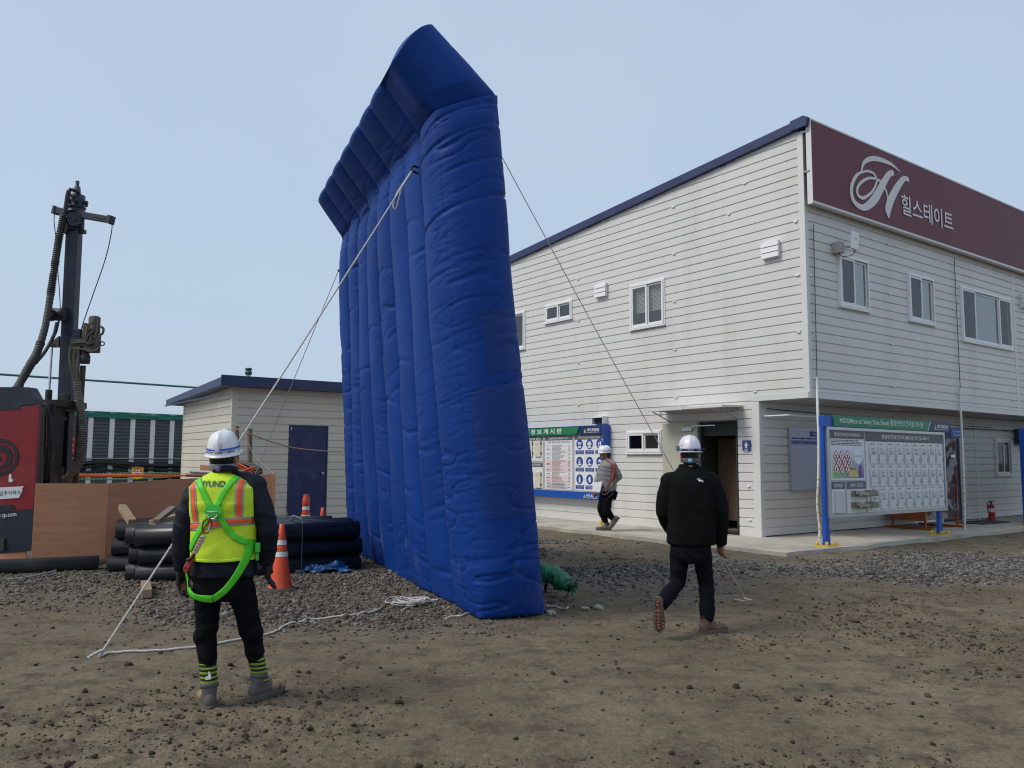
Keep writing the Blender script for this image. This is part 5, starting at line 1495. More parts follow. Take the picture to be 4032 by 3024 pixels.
base2 = np.array([-5.42, 11.15]) + pd2 * PR
for col in range(3):
    for lv in range(3 if col < 1 else 4 if False else 3):
        s = (.0, -.04, .06)[col] + (-.03, .0, .05)[lv]
        xy = base2 + pd2 * (col * (2 * PR + .006) + (.045 if lv == 1 else 0)) + ad2 * s
        put_pipe(xy, -.04 + PR + lv * .233, 'black pipe in the %s row, %s layer of the rear stack by the plywood' % (row_w[col], hts[lv]), phi2)
strap_m = mat('grey_strap', (.16, .19, .23), .4)
for (lb, bs, s) in (('grey plastic strap round the right end of the front pipe stack', base1, 2.02), ('grey plastic strap round the left end of the front pipe stack', base1, .95)):
    w = 3 * (2 * PR + .006); h = .665
    q = lambda t, z: tuple(bs + ad * s + pd * t) + (z,)
    loop = [q(-PR - .006, .06), q(-PR - .012, .03 + PR), q(-PR - .012, h - .08), q(-PR + .03, h + .02), q(0, h + .045), q(w - 2 * PR, h + .045), q(w - PR + .01, h - .06), q(w - PR + .012, .06)]
    o = MB().tube(spline(loop + [loop[0]], 5), .022, 6, flat=.18).build('pipe_strap', strap_m)
    tag(o, lb, 'strap', 'straps on the pipe stack')
g0, g1 = gp(374, 2245), gp(-120, 2268)
o = MB(); o.lathe([(.085, 0), (.093, 0), (.093, 4.4), (.085, 4.4)], 24, (0, 0, 0), (1, 0, 0), True, False)
o.lathe([(.084, .06), (.001, .061)], 24, (0, 0, 0), (1, 0, 0), False, False)
dgr = mat('dusty_grey_pipe', (.055, .056, .058), .6, var=.4, vscale=3, dirt=(.16, .14, .12), dirt_amt=.7, dscale=2)
o = o.build('steel_pipe', dgr); v = Vector((g1 - g0)); o.location = (g0[0], g0[1] + .09, .095); o.rotation_euler = (0, 0, math.atan2(v.y, v.x)); tag(o, 'long dusty grey pipe lying on the ground at the left edge', 'pipe')
o = MB().tube(spline([gp(0, 2283, .02), gp(90, 2275, .03), gp(160, 2262, .05), gp(222, 2246, .08)], 6), .012, 6).build('loose_cable', grey_metal); tag(o, 'thin grey cable end lying before the dusty grey pipe', 'cable')
# timbers
def pz(px, py, z): return gp(px, py, z)
beam('timber', 'short timber lying end-on across the left of the pipe stack', pz(480, 1996, .93), pz(520, 2056, .77), .085, .07, wood, 'timbers on the pipe stack')
beam('timber', 'long pale timber lying across the pipes left of the vest wearer', pz(600, 2058, .79), pz(742, 2022, .86), .10, .055, wood, 'timbers on the pipe stack')
beam('timber', 'weathered timber propped up behind the pale timber on the pipes', pz(616, 2052, .86), pz(682, 2000, .98), .08, .045, old_wood, 'timbers on the pipe stack')
beam('timber', 'square timber bearer poking out on the ground under the front pipes', pz(572, 2300, .05), pz(578, 2338, .05), .10, .09, wood)
beam('timber', 'flat board lying on the gravel behind the front cone', pz(1105, 2238, .03), pz(1190, 2250, .03), .12, .03, old_wood)
beam('timber', 'thin timber sticking out left of the pipe stack at the plywood foot', pz(360, 2210, .06), pz(425, 2206, .06), .05, .05, wood)

# ------------------------------------------------------------------ crumpled blue tarp
tarp_m = mat('blue_tarp', (.010, .075, .22), .4, var=.35, vscale=4)
c0 = gp(1252, 2252)
U, W_ = np.meshgrid(np.linspace(-1, 1, 90), np.linspace(-1, 1, 60), indexing='ij')
V = np.zeros((90, 60, 3))
rr2 = np.sqrt(U ** 2 + W_ ** 2)
V[..., 0] = c0[0] + U * .42 + .05 * fbm(U * 2, W_ * 2, 1.0, 3); V[..., 1] = c0[1] + .05 + W_ * .22 + .06 * fbm(U * 2, W_ * 2, 5.0, 3)
V[..., 2] = np.clip(.015 + .075 * np.clip(1 - (np.abs(U) ** 1.6 * .8 + np.abs(W_) ** 2), 0, 1) * (1 + .7 * fbm(U * 1.8, W_ * 1.5, 3, 2)) + .06 * (1 - np.abs(fbm(U * 2.4, W_ * 2.2, 8.0, 4))) - .03, .0, .4) + .02
o = grid_mesh('tarpaulin', V, tarp_m); tag(o, 'crumpled bright blue tarpaulin lying before the black pipes', 'tarpaulin')

# ------------------------------------------------------------------ traffic cones
cone_o = mat('cone_orange', (.72, .085, .025), .45, var=.2, vscale=4, dirt=(.35, .10, .06), dirt_amt=.35, dscale=4)
cone_w = mat('cone_band', (.72, .72, .72), .35, var=.12, vscale=9)
rubber = mat('dusty_rubber', (.055, .05, .045), .85, var=.4, vscale=8)
def cone(label, x, y, H, cap=False, z=0.0):
    t = thing('traffic_cone', label, 'traffic cone', (x, y, z if z else gz(x, y)), random.uniform(0, 1), 'orange traffic cones')
    rb, rt = .132 * H / .75, .036
    f = lambda s: rb + (rt - rb) * s ** .86
    S = np.linspace(0, 1, 14)
    MB().lathe([(rb * 1.62, 0), (rb * 1.64, .02), (rb * 1.40, .035), (rb * 1.05, .045)], 24).build('base', rubber, t)
    MB().lathe([(f(s) if i else rb * 1.08, .04 + s * (H - .09)) for i, s in enumerate(S)] + [(rt * .9, H - .045), (rt * .85, H), (rt * .5, H + .004)], 24).build('cone_body', cone_o, t)
    for (a, c) in ((.53, .61), (.73, .81)):
        MB().lathe([(f(s) + .0035, .04 + s * (H - .09)) for s in np.linspace(a, c, 4)], 24, cap=False).build('reflective_band', cone_w, t)
    if cap:
        MB().lathe([(rt + .028, H - .19), (rt + .035, H - .16), (rt + .026, H - .05), (rt + .012, H - .03), (rt + .012, H + .015)], 20).build('cap', cone_o, t)
    return t
p = gp(1103, 2322); cone('orange cone standing on the gravel right of the vest wearer', p[0], p[1], .765)
cone('wide orange cone with a cap standing before the navy shed door', (1215 - 2016) / 3200 * 14.9, 14.9, .86, True)
cone('smallest orange cone tip showing behind the black pipes', (1282 - 2016) / 3200 * 12.95, 12.95, .74)

# ------------------------------------------------------------------ the blue inflatable wall
INF_A = R(-22.2)
IP = gp(1891, 2436)
inf = thing('inflatable_wall', 'tall blue inflatable wall of upright tubes with a bent over top, held by ropes', 'inflatable wall', (IP[0], IP[1], 0), -INF_A)
# local: x = thickness (away to the right), y = along the wall (away), z up
fab = bpy.data.materials.new('blue_nylon'); fab.use_nodes = True
def _fab():
    n, l = fab.node_tree.nodes, fab.node_tree.links; b = n['Principled BSDF']
    b.inputs['Roughness'].default_value = .58; b.inputs['Specular IOR Level'].default_value = .18
    tc = n.new('ShaderNodeTexCoord')
    def noise(s, d, r, sc=(1, 1, 1)):
        mp = n.new('ShaderNodeMapping'); mp.inputs['Scale'].default_value = sc; l.new(tc.outputs['Object'], mp.inputs[0])
        t = n.new('ShaderNodeTexNoise'); t.inputs['Scale'].default_value = s; t.inputs['Detail'].default_value = d; t.inputs['Roughness'].default_value = r
        l.new(mp.outputs[0], t.inputs[0]); return t.outputs[0]
    def ramp(src, a, c, ca, cc):
        r = n.new('ShaderNodeValToRGB'); r.color_ramp.elements[0].position = a; r.color_ramp.elements[1].position = c
        r.color_ramp.elements[0].color = (*ca, 1); r.color_ramp.elements[1].color = (*cc, 1); l.new(src, r.inputs[0]); return r.outputs[0]
    base = ramp(noise(.9, 6, .6), .3, .7, (.0026, .035, .200), (.0036, .046, .258))
    # pale dust rubbed on, mostly low down
    at = n.new('ShaderNodeAttribute'); at.attribute_name = 'dust'
    d = ramp(noise(2.6, 9, .72, (1, 1, .45)), .56, .82, (0, 0, 0), (1, 1, 1))
    m = n.new('ShaderNodeMath'); m.operation = 'MULTIPLY'; l.new(d, m.inputs[0]); l.new(at.outputs['Fac'], m.inputs[1])
    mx = n.new('ShaderNodeMixRGB'); mx.inputs[2].default_value = (.16, .17, .20, 1); l.new(m.outputs[0], mx.inputs[0]); l.new(base, mx.inputs[1])
    l.new(mx.outputs[0], b.inputs['Base Color'])
    bp = n.new('ShaderNodeBump'); bp.inputs['Strength'].default_value = .22; bp.inputs['Distance'].default_value = .012
    l.new(noise(6.5, 8, .66, (1, .8, 3.6)), bp.inputs['Height']); l.new(bp.outputs[0], b.inputs['Normal'])
_fab()
fab_dark = mat('blue_nylon_patch', (.0023, .0305, .183), .55, spec=.3, bump=.3, bscale=9)
A_, Bd, Cc, Dd, Ee, Ff = (0, 0), (-.507, 4.984), (-.93, 5.462), (-.553, 5.875), (.143, 5.265), (.688, .02)
def leg_lean(p, q, n, bow):
    out = []
    for t in np.linspace(0, 1, n, endpoint=False):
        out.append((p[0] + (q[0] - p[0]) * t, p[1] + (q[1] - p[1]) * t, bow * math.sin(math.pi * t)))
    return out
def wy(y, z):                                   # wall is a little longer at its foot than at its top
    return y * (1.20 - .0214 * z - .0057 * z * z)
NT, TW = 8, 5.32 / 8
def profile(n_leg=230, n_s=34, n_c=26):
    """closed loop of (x, z, nx, nz, s) with rounded corners"""
    pts = []
    seq = [(A_, Bd, n_leg), (Bd, Cc, n_s), (Cc, Dd, n_c), (Dd, Ee, n_s + 10), (Ee, Ff, n_leg), (Ff, A_, 20)]
    for (p, q, n) in seq:
        for t in np.linspace(0, 1, n, endpoint=False): pts.append((p[0] + (q[0] - p[0]) * t, p[1] + (q[1] - p[1]) * t))
    P = np.array(pts)
    for _ in range(3):                                   # soften corners
        P = .25 * np.roll(P, 1, 0) + .5 * P + .25 * np.roll(P, -1, 0)
    T = np.roll(P, -1, 0) - np.roll(P, 1, 0); T /= np.linalg.norm(T, axis=1)[:, None]
    N = np.stack([-T[:, 1], T[:, 0]], 1)
    return P, N
PP, PN = profile()
def crease(a, b_, seed, k=3.0):
    n = fbm(a, b_, seed, 2)
    return np.clip(1 - np.abs(n) * k, 0, 1) ** 2
def tube_panel(i):
    nv_ = 30
    v = np.linspace(0, 1, nv_)
    y0 = i * TW; Y = y0 + v * TW
    V = np.zeros((len(PP), nv_, 3)); D = np.zeros((len(PP), nv_))
    X0, Z0 = PP[:, 0][:, None], PP[:, 1][:, None]
    s = np.cumsum(np.r_[0, np.linalg.norm(np.diff(PP, axis=0), axis=1)])[:, None]
    arc = np.sqrt(np.clip(1 - (2 * v - 1) ** 2, 0, 1))[None]           # half round
    amp = .082 + 0 * s; amp = np.where((Z0 > 5.0), .030, amp); amp = np.convolve(np.pad(amp[:, 0], 12, mode='wrap'), np.ones(25) / 25, 'valid')[:, None]
    zf = np.clip(Z0 / .7, 0, 1)
    amp = amp * (.35 + .65 * np.sqrt(zf))
    dB = np.exp(-((PP[:, 0] - Bd[0]) ** 2 + (PP[:, 1] - Bd[1]) ** 2) / .05)[:, None]
    amp = amp * (1 - .6 * dB)
    if i == 0: arc = np.sqrt(np.clip(1 - np.clip((2 * v - 1), 0, 1) ** 2, 0, 1))[None] * np.clip(v * 3.2, 0, 1)[None] ** .6
    h = amp * arc
    edge = np.clip(np.abs(2 * v - 1), 0, 1)[None] ** 1.5
    tilt = s + .16 * (v[None] - .5) * (1 if i % 2 else -1) * (1 if i < 4 else .4)
    msk = smooth(-.15, .5, fbm(s * .7 + i * 5.3, v[None] * .6, i + .5, 2))
    w = .020 * crease(tilt * 6.5 + i * 13, v[None] * .45 + i, 2.2 + i, 5.0) * (.2 + .9 * msk) * (.4 + .6 * edge)
    w += .009 * crease(tilt * 13 + i * 7, v[None] * .5, 7.7 + i, 4.5) * (.4 * edge + .6 * msk)
    for q in range(4):
        sz = (q + .5) * 1.28 + .6 * math.sin(i * 3.7 + q * 2.1)
        w = w + .020 * np.exp(-((s - sz - .05 * (v[None] - .5) - .02 * np.sin(v[None] * 5 + q + i)) / .018) ** 2) * np.clip(1.2 - 1.1 * v[None] if (i + q) % 2 else .1 + 1.1 * v[None], 0, 1)
    w += .03 * dB * crease(s * 9 + i, v[None] * .5, 4.1 + i, 2)
    w += .006 * fbm(s * 2.2 + i * 3, v[None] * 1.1, 5.0, 2)
    fade = np.clip(Z0 / .15, 0, 1)
    if i == 0: h = h * .2; w = w * 0
    h = h - w * fade * np.where(Z0 > 5.0, .4, 1.0) * np.clip(arc * 5, 0, 1)
    X = X0 + PN[:, 0][:, None] * h; Z = Z0 + PN[:, 1][:, None] * h
    X = np.where(Z0 < 4.9, X + .015 * np.sin(Z0 * 1.3 + Y[None] * 2.2), X)
    V[..., 0] = X; V[..., 2] = np.maximum(Z, .005); V[..., 1] = wy(np.broadcast_to(Y[None], X.shape), Z)
    dust = smooth(2.6, .2, V[..., 2]) * (.35 + .65 * smooth(.5, 4.5, V[..., 1])) + .06
    if i == 0:                                            # only the lining of the bent head's end, behind the end column
        V, dust = V[236:284, 12:], dust[236:284, 12:]
        return grid_mesh('end_lining', V, fab, inf, attr={'dust': dust})
    return grid_mesh('tube', V, fab, inf, closed_u=True, attr={'dust': dust})
for i in range(NT): tube_panel(i)
# end panels: leg and bent head
def end_panel(yend, sgn):
    rows = []
    nl = 210
    for t in np.linspace(0, 1, nl): rows.append((np.array(A_) + (np.array(Bd) - A_) * t, np.array(Ff) + (np.array(Ee) - Ff) * t))
    rows2 = []
    for t in np.linspace(0, 1, 60): rows2.append((np.array(Bd) + (np.array(Cc) - Bd) * t, np.array(Ee) + (np.array(Dd) - Ee) * t))
    for name, rw, kind in (('end_panel', rows, 0), ('end_cap', rows2, 1)):
        n, m_ = len(rw), 44
        c = np.linspace(0, 1, m_)[None]; t = np.linspace(0, 1, n)[:, None]
        Lp = np.array([r[0] for r in rw]); Rp = np.array([r[1] for r in rw])
        X = Lp[:, :1] + (Rp[:, :1] - Lp[:, :1]) * c; Z = Lp[:, 1:] + (Rp[:, 1:] - Lp[:, 1:]) * c
        arc = (np.clip(4 * c * (1 - c), 0, 1)) ** .55
        if kind == 0:
            e = np.clip(t / .07, 0, 1) ** .5 * (1 - .45 * np.exp(-((t - 1) / .03) ** 2))
            h = .15 * arc * e
            tl = t * 5 + .06 * (c - .5)
            msk = smooth(-.2, .5, fbm(t * 4, c * .8, 3.3, 2))
            w = .016 * crease(tl * 6.2, c * .6, 8.8, 5.0) * (.2 + .8 * msk) * np.clip(arc * 1.2, 0, 1)
            w += .013 * crease(tl * 19, c * 1.1 + 3, 1.8, 4.0) * (np.abs(2 * c - 1) ** 1.2 * .8 + .25 * msk)
            for (tz, wd, a) in ((.83, .006, .035), (.66, .006, .030), (.92, .007, .02), (.44, .005, .02)):
                w = w + a * np.exp(-((t - tz - .018 * np.sin(math.pi * c) - .006 * vn(c * 5, tz * 9)) / wd) ** 2) * smooth(0, .15, c) * (.6 + .4 * vn(c * 3, tz * 7))
            w += .012 * np.exp(-((c - .5) / .012) ** 2)
        else:
            e = np.clip(4 * t * (1 - t), 0, 1) ** .4
            h = .16 * arc * (.25 + .75 * e)
            w = .012 * crease(t * 3.0 + c * 5, c * 6 - t * 2, 6.1) * smooth(.45, .95, c) + .006 * fbm(t * 2, c * 3, 2.0, 3)
            w += .018 * np.exp(-(t / .03) ** 2)
        h = h - w * np.clip(arc * 2, 0, 1)
        # the edge keeps the same little wave as the neighbouring tube
        V = np.stack([X + np.where(Z < 4.9, .015 * np.sin(Z * 1.3 + yend * 2.2), 0) * (1 - c), np.full_like(X, 0) + sgn * h, Z], -1)
        V[..., 1] += wy(yend, V[..., 2])
        V[..., 2] = np.maximum(V[..., 2], .006)
        dust = smooth(2.2, .2, V[..., 2]) * .35 + .05
        o = grid_mesh(name, V, fab, inf, flip=(sgn > 0), attr={'dust': dust})
        if sgn < 0 and kind == 0:
            for (ta, tb, ca, cb_) in ((.45, .57, .36, .72), (.17, .43, .10, .74)):
                i0, i1, j0, j1 = int(ta * n), int(tb * n), int(ca * m_), int(cb_ * m_)
                Q = V[i0:i1, j0:j1].copy(); Q[..., 1] -= .005
                grid_mesh('patch', Q, fab_dark, o)
def end_column():
    """the near end: one broad soft column that turns the corner, with its bent head"""
    ctrl = np.array([(0, 1.0), (-.075, .86), (-.125, .60), (-.115, .30), (-.055, .08), (.045, -.045), (.20, -.14), (.42, -.19), (.66, -.185), (.87, -.10), (1.0, .04), (1.07, .30), (1.085, .62), (1.055, .86), (1.0, 1.0)])
    C = np.array(spline([(p[0], p[1], 0) for p in ctrl], 9))[:, :2]
    L = np.r_[0, np.cumsum(np.linalg.norm(np.diff(C, axis=0), axis=1))]; L /= L[-1]
    m_ = 130; u = np.linspace(0, 1, m_)
    C = np.stack([np.interp(u, L, C[:, 0]), np.interp(u, L, C[:, 1])], 1)
    rc = [(0, 1.0), (0, .5), (0, .02), (.02, 0), (.5, -.0), (.98, 0), (1, .02), (1, .5), (1, 1)]
    # the same walk round a sharp corner
    S = np.zeros_like(C)
    for k in range(m_):
        f, y = C[k]
        S[k] = (min(max(f, 0), 1), max(y, 0))
    A2, B2, C2, D2, E2, F2 = [np.array(p) for p in (A_, Bd, Cc, Dd, Ee, Ff)]
    nl, nc = 330, 80
    rows = [(A2 + (B2 - A2) * t, F2 + (E2 - F2) * t, 0, t) for t in np.linspace(0, 1, nl)] + [(B2 + (C2 - B2) * t, E2 + (D2 - E2) * t, 1, t) for t in np.linspace(.012, 1, nc)]
    V = np.zeros((len(rows) + 10, m_, 3))
    mid = np.sin(math.pi * u)
    for i, (p, q, kind, t) in enumerate(rows):
        if kind == 0:
            z = 4.984 * t
            k = (.25 + .75 * min(1, z / .45) ** .6) * (1 - .34 * math.exp(-((t - 1) / .022) ** 2))
            arch = .09 * np.sin(math.pi * np.clip((u - .2) / .75, 0, 1))
            zz = z - arch
            msk = smooth(-.2, .45, fbm(z * .8, u * 2.2, 3.3, 2))
            w = .014 * crease(zz * 5.5 + .5 * u, u * 2.6, 8.8, 5.0) * (.25 + .9 * msk)
            sm_ = np.exp(-(u / .14) ** 2) + np.exp(-((u - 1) / .2) ** 2) + .7 * np.exp(-((u - .30) / .09) ** 2)
            w += .008 * crease(zz * 13 + 2 * u, u * 4 + 3, 1.8, 4.2) * (.15 + sm_)
            for (z0, wd, a) in ((4.62, .022, .040), (3.90, .020, .036), (4.30, .014, .015), (4.82, .016, .02), (3.35, .012, .010), (2.72, .016, .018), (2.1, .012, .010), (.5, .02, .012)):
                w = w + a * np.exp(-((zz - z0 - .03 * vn(u * 3, z0 * 7)) / wd) ** 2) * (.55 + .45 * vn(u * 4, z0 * 11)) * smooth(0, .05, u)
            w += .006 * np.exp(-((u - .335) / .006) ** 2) + .006 * fbm(z * 1.3, u * 3, 5.0, 2)
        else:
            k = .95 * (.40 + .60 * min(1, (t / .25) + .0)) 
            w = .010 * crease(t * 2.6 + u * 5, u * 7 - t * 2, 6.1, 4) * smooth(.55, .95, u) + .004 * fbm(t * 2, u * 4, 2.0, 3) + .010 * math.exp(-(t / .04) ** 2)
        kk = k if kind == 0 else k * (.30 + .70 * smooth(.12, .34, u))
        F = S + (C - S) * (kk if kind == 0 else kk[:, None])
        # move inwards by the crease depth
        cen = np.array([.5, .75]); din = cen[None] - F; din /= np.linalg.norm(din, axis=1)[:, None]
        F = F + din * (w * np.clip(mid * 6, 0, 1))[:, None] / .67
        P_ = p[None] + (q - p)[None] * F[:, :1]
        if kind == 1: P_ = P_ - (C2 - B2)[None] * (.075 * np.maximum(1 - smooth(.03, .30, u), .5 * smooth(.88, .99, u)) * t ** 6)[:, None]
        if kind == 1: P_ = P_ + ((C2 - B2) / np.linalg.norm(C2 - B2))[None] * (.045 * np.sin(math.pi * np.clip(F[:, 0], 0, 1)) * smooth(.05, .30, u) * smooth(1, .8, u) * t ** 2.2)[:, None]
        y = F[:, 1] * TW
        V[i, :, 0], V[i, :, 2] = P_[:, 0], P_[:, 1]
        if kind == 0: V[i, :, 0] += .015 * np.sin(P_[:, 1] * 1.3 + y * 2.2)
        V[i, :, 1] = wy(y, P_[:, 1])
    d = (C2 - B2) / np.linalg.norm(C2 - B2)
    n = len(rows); top = V[n - 1].copy(); ym = wy(TW, top[:, 2])
    for j in range(10):
        t = (j + 1) / 10
        V[n + j] = top
        V[n + j, :, 1] = top[:, 1] + (ym - top[:, 1]) * t
        Fs = np.clip(F[:, 0], 0, 1); o = (.075 * math.sin(math.pi * min(t * .85, 1)) - .045 * t * smooth(.05, .30, u) * smooth(1, .8, u)) * np.sin(math.pi * Fs)
        ctr = top[:, [0, 2]].mean(0)
        V[n + j, :, 0] = top[:, 0] + d[0] * o; V[n + j, :, 2] = top[:, 2] + d[1] * o
    V[..., 2] = np.maximum(V[..., 2], .006)
    dust = smooth(2.2, .2, V[..., 2]) * .35 + .05
    o = grid_mesh('end_column', V, fab, inf, attr={'dust': dust})
    for (za, zb, ua, ub) in ((2.30, 2.90, .46, .64), (.95, 2.20, .37, .66)):
        i0, i1, j0, j1 = int(za / 4.984 * nl), int(zb / 4.984 * nl), int(ua * m_), int(ub * m_)
        Q = V[i0:i1, j0:j1].copy(); Q[..., 1] -= .004
        grid_mesh('patch', Q, fab_dark, o)
end_column(); end_panel(5.32, 1)
# tie loops
def I(x, y, z): 
    c, s = math.cos(-INF_A), math.sin(-INF_A); return np.array([IP[0] + x * c - y * s, IP[1] + x * s + y * c, z])
dk = mat('dark_webbing', (.02, .022, .03), .7)
b = MB(); b.tube(spline([(-.50, wy(TW, 4.6), 4.62), (-.57, wy(TW, 4.6) - .02, 4.62), (-.58, wy(TW, 4.6), 4.58), (-.50, wy(TW, 4.6) + .02, 4.56)], 5), .012, 6); b.tube(spline([(.10, .02, 4.70), (.16, -.01, 4.69), (.15, 0, 4.65), (.10, .02, 4.66)], 5), .012, 6); b.tube(spline([(-.46, wy(5.30, 4.5), 4.52), (-.53, wy(5.30, 4.5), 4.50), (-.47, wy(5.3, 4.5), 4.46)], 5), .012, 6)
b.build('tie_loop', dk, inf)
# green inflation sleeve
gs = thing('inflation_sleeve', 'green fabric air sleeve tied shut at the right foot of the blue inflatable wall', 'air sleeve', (0, 0, 0))
Yg = 9.35
pts = [aty(2085, 2262, Yg), aty(2120, 2255, Yg), aty(2160, 2258, Yg - .02), aty(2195, 2274, Yg - .05), aty(2222, 2296, Yg - .08), aty(2234, 2306, Yg - .1), aty(2250, 2312, Yg - .12), aty(2262, 2316, Yg - .14)]
P = spline(pts, 12); n = len(P); tq = np.linspace(0, 1, n)
rad = np.interp(tq, [0, .3, .5, .62, .72, .80, .88, .93, 1], [.11, .11, .105, .095, .07, .035, .03, .06, .075])
V = np.zeros((n, 28, 3))
for i in range(n):
    t = P[min(i + 1, n - 1)] - P[max(i - 1, 0)]; t = t / np.linalg.norm(t); u = np.cross(t, [0, 1, 0]); u /= np.linalg.norm(u); w_ = np.cross(t, u)
    a = np.linspace(0, 2 * math.pi, 28)
    k = 1 + .14 * vn(np.cos(a) * 2 + i * .02, np.sin(a) * 2, i * .16) - .14 * np.clip(1 - np.abs(vn(np.cos(a) * 1.5, np.sin(a) * 1.5, i * .22)) * 4, 0, 1) + (.25 * np.sin(a * 7) if tq[i] > .74 else 0)
    V[i] = P[i][None] + rad[i] * k[:, None] * (np.cos(a)[:, None] * u + np.sin(a)[:, None] * w_)
grid_mesh('sleeve', V, mat('green_nylon', (.010, .17, .075), .5, var=.25, vscale=6), gs)
b = MB(); b.lathe([(.04, -.02), (.05, 0), (.04, .02)], 10, P[int(.84 * n)], P[-1] - P[-8]); b.tube(spline([P[int(.84 * n)], aty(2234, 2340, Yg - .14), gp(2222, 2400, .02)], 5), .009, 6); b.tube(spline([aty(2150, 2290, Yg - .03), gp(2148, 2332, .02)], 5), .016, 6); b.build('tie_cord', black, gs)

# ------------------------------------------------------------------ ropes
rope_w = mat('white_rope', (.62, .60, .56), .8, var=.35, vscale=60)
rope_t = mat('thin_grey_rope', (.50, .48, .44), .8, var=.3, vscale=50)
cord_b = mat('brown_cord', (.26, .16, .09), .8)
def rope(label, pts, r, m, grp=None, n=10, twist=True, extra=()):
    b = MB()
    def strand(P_, r_):
        if twist and r_ > .006:
            L = [0]
            for i in range(1, len(P_)): L.append(L[-1] + np.linalg.norm(np.array(P_[i]) - P_[i - 1]))
            k = max(len(P_), int(L[-1] / .022)); s = np.linspace(0, L[-1], k)
            Q = np.stack([np.interp(s, L, [p[c] for p in P_]) for c in range(3)], 1)
            rad = r_ * (1 + .16 * (np.arange(k) % 2))
            b.tube(Q, r_, 6, rad=rad, twist=.5)
        else: b.tube(P_, r_, 6)
    strand(pts, r)
    for (e, er) in extra: strand(e, er)
    return tag(b.build('rope', m), label, 'rope', grp)
t1 = I(-.56, wy(TW, 4.6), 4.60); g_ = gp(388, 2588, .02)
rope('thick white guy rope running from the inflatable wall behind the vest wearer', sag(t1, g_, 40, .02), .0078, rope_w, None,
     extra=[(spline([t1, t1 + [-.06, -.02, -.10], t1 + [-.16, -.05, -.28], t1 + [-.20, -.06, -.42], t1 + [-.17, -.05, -.45], t1 + [-.11, -.04, -.22], t1], 6), .009),
            (spline([g_, g_ + [.03, .02, .05], g_ + [-.02, -.03, .03], g_ + [-.05, -.06, .01]], 5), .011)])
t2 = I(-.52, wy(5.32, 4.5), 4.50)
e2 = aty(1004, 1868, 15.0)
rope('thin rope from the far edge of the inflatable wall down to the wooden stakes', sag(t2, e2, 30, .0), .0065, rope_t, None, twist=False,
     extra=[(spline([e2, aty(996, 1880, 14.9), aty(988, 1905, 14.8)], 4), .006), (spline([e2, aty(1012, 1885, 14.9), aty(1016, 1905, 14.8)], 4), .006)])
t3 = I(.15, .0, 4.68); g3 = gp(2940, 2366, .02)
rope('thin guy rope from the right edge of the inflatable wall to the ground', sag(t3, g3, 30, .03), .0045, rope_t, None, twist=False,
     extra=[(spline([t3, t3 + [-.01, 0, -.18], t3 + [-.04, 0, -.30], t3 + [-.06, 0, -.32]], 4), .006), (spline([g3, g3 + [.05, -.02, .01], g3 + [.02, -.06, .02], g3 + [-.03, -.01, .03]], 5), .010), (spline([g3, g3 + [-.06, -.03, .01], g3 + [-.12, .03, .01]], 4), .006)])
def ontop(pts, dz=.012): return [np.array([p[0], p[1], gz(p[0], p[1]) + dz]) for p in pts]
gpts = [gp(*q) for q in ((390, 2582), (430, 2566), (520, 2561), (600, 2558), (700, 2550), (790, 2540), (860, 2530), (940, 2517), (1000, 2508), (1060, 2492), (1095, 2482), (1112, 2468), (1150, 2455), (1220, 2446), (1290, 2440), (1370, 2434), (1440, 2422), (1500, 2404))]
rope('long white rope lying across the ground behind the vest wearer', ontop(spline(gpts, 8)), .0095, rope_w)
cp_ = []; r_c = random.Random(12)
for k in range(11):
    c = gp(1600 + r_c.uniform(-55, 50), 2384 + r_c.uniform(-5, 8)); rx_, ry_ = r_c.uniform(.07, .17), r_c.uniform(.07, .16)
    for q in range(9):
        t = 2 * math.pi * q / 9 + k
        cp_.append((c[0] + rx_ * math.cos(t) * r_c.uniform(.85, 1.15), c[1] + ry_ * math.sin(t) * r_c.uniform(.85, 1.15), .022 + .004 * k + r_c.uniform(0, .022)))
tail = ontop(spline([gp(1640, 2388), gp(1690, 2374), gp(1728, 2366)], 6)); tail2 = ontop(spline([gp(1640, 2385), gp(1690, 2368), gp(1722, 2369)], 6))
rope('tangled coil of white rope lying at the foot of the inflatable wall', spline(cp_, 4), .0065, rope_w, extra=[(tail, .009), (tail2, .009), (ontop(spline([gp(1610, 2395), gp(1590, 2402), gp(1580, 2408)], 4)), .009)])
rope('short white rope end by the front corner of the inflatable wall', ontop(spline([gp(1755, 2438), gp(1790, 2430), gp(1812, 2430), gp(1838, 2420), gp(1850, 2418)], 5)), .009, rope_w)
rope('short white rope end by the right corner of the inflatable wall', ontop(spline([gp(2152, 2386), gp(2180, 2388), gp(2200, 2394), gp(2225, 2396), gp(2238, 2390)], 5)), .009, rope_w)
# brown cord from the stakes past the shed door
c1 = pk2 + [0, -.05, -.1]; c2_ = oworld(0, 0)
e3 = aty(1350, 1779, 16.2)
rope('brown cord strung from the wooden stake past the navy shed door', spline([pk1 + [0, -.05, -.05], c1, aty(1140, 1760, 16.0), aty(1290, 1777, 16.1), e3], 8), .011, cord_b, None, twist=False)
rope('pale cord slanting from the stake tie down in front of the shed', spline([aty(958, 1700, 15.7), aty(1000, 1790, 15.6), aty(1080, 1870, 15.4), aty(1100, 1930, 15.3), aty(1135, 2035, 15.2)], 8), .006, mat('pale_cord', (.45, .36, .25), .8), None, twist=False)
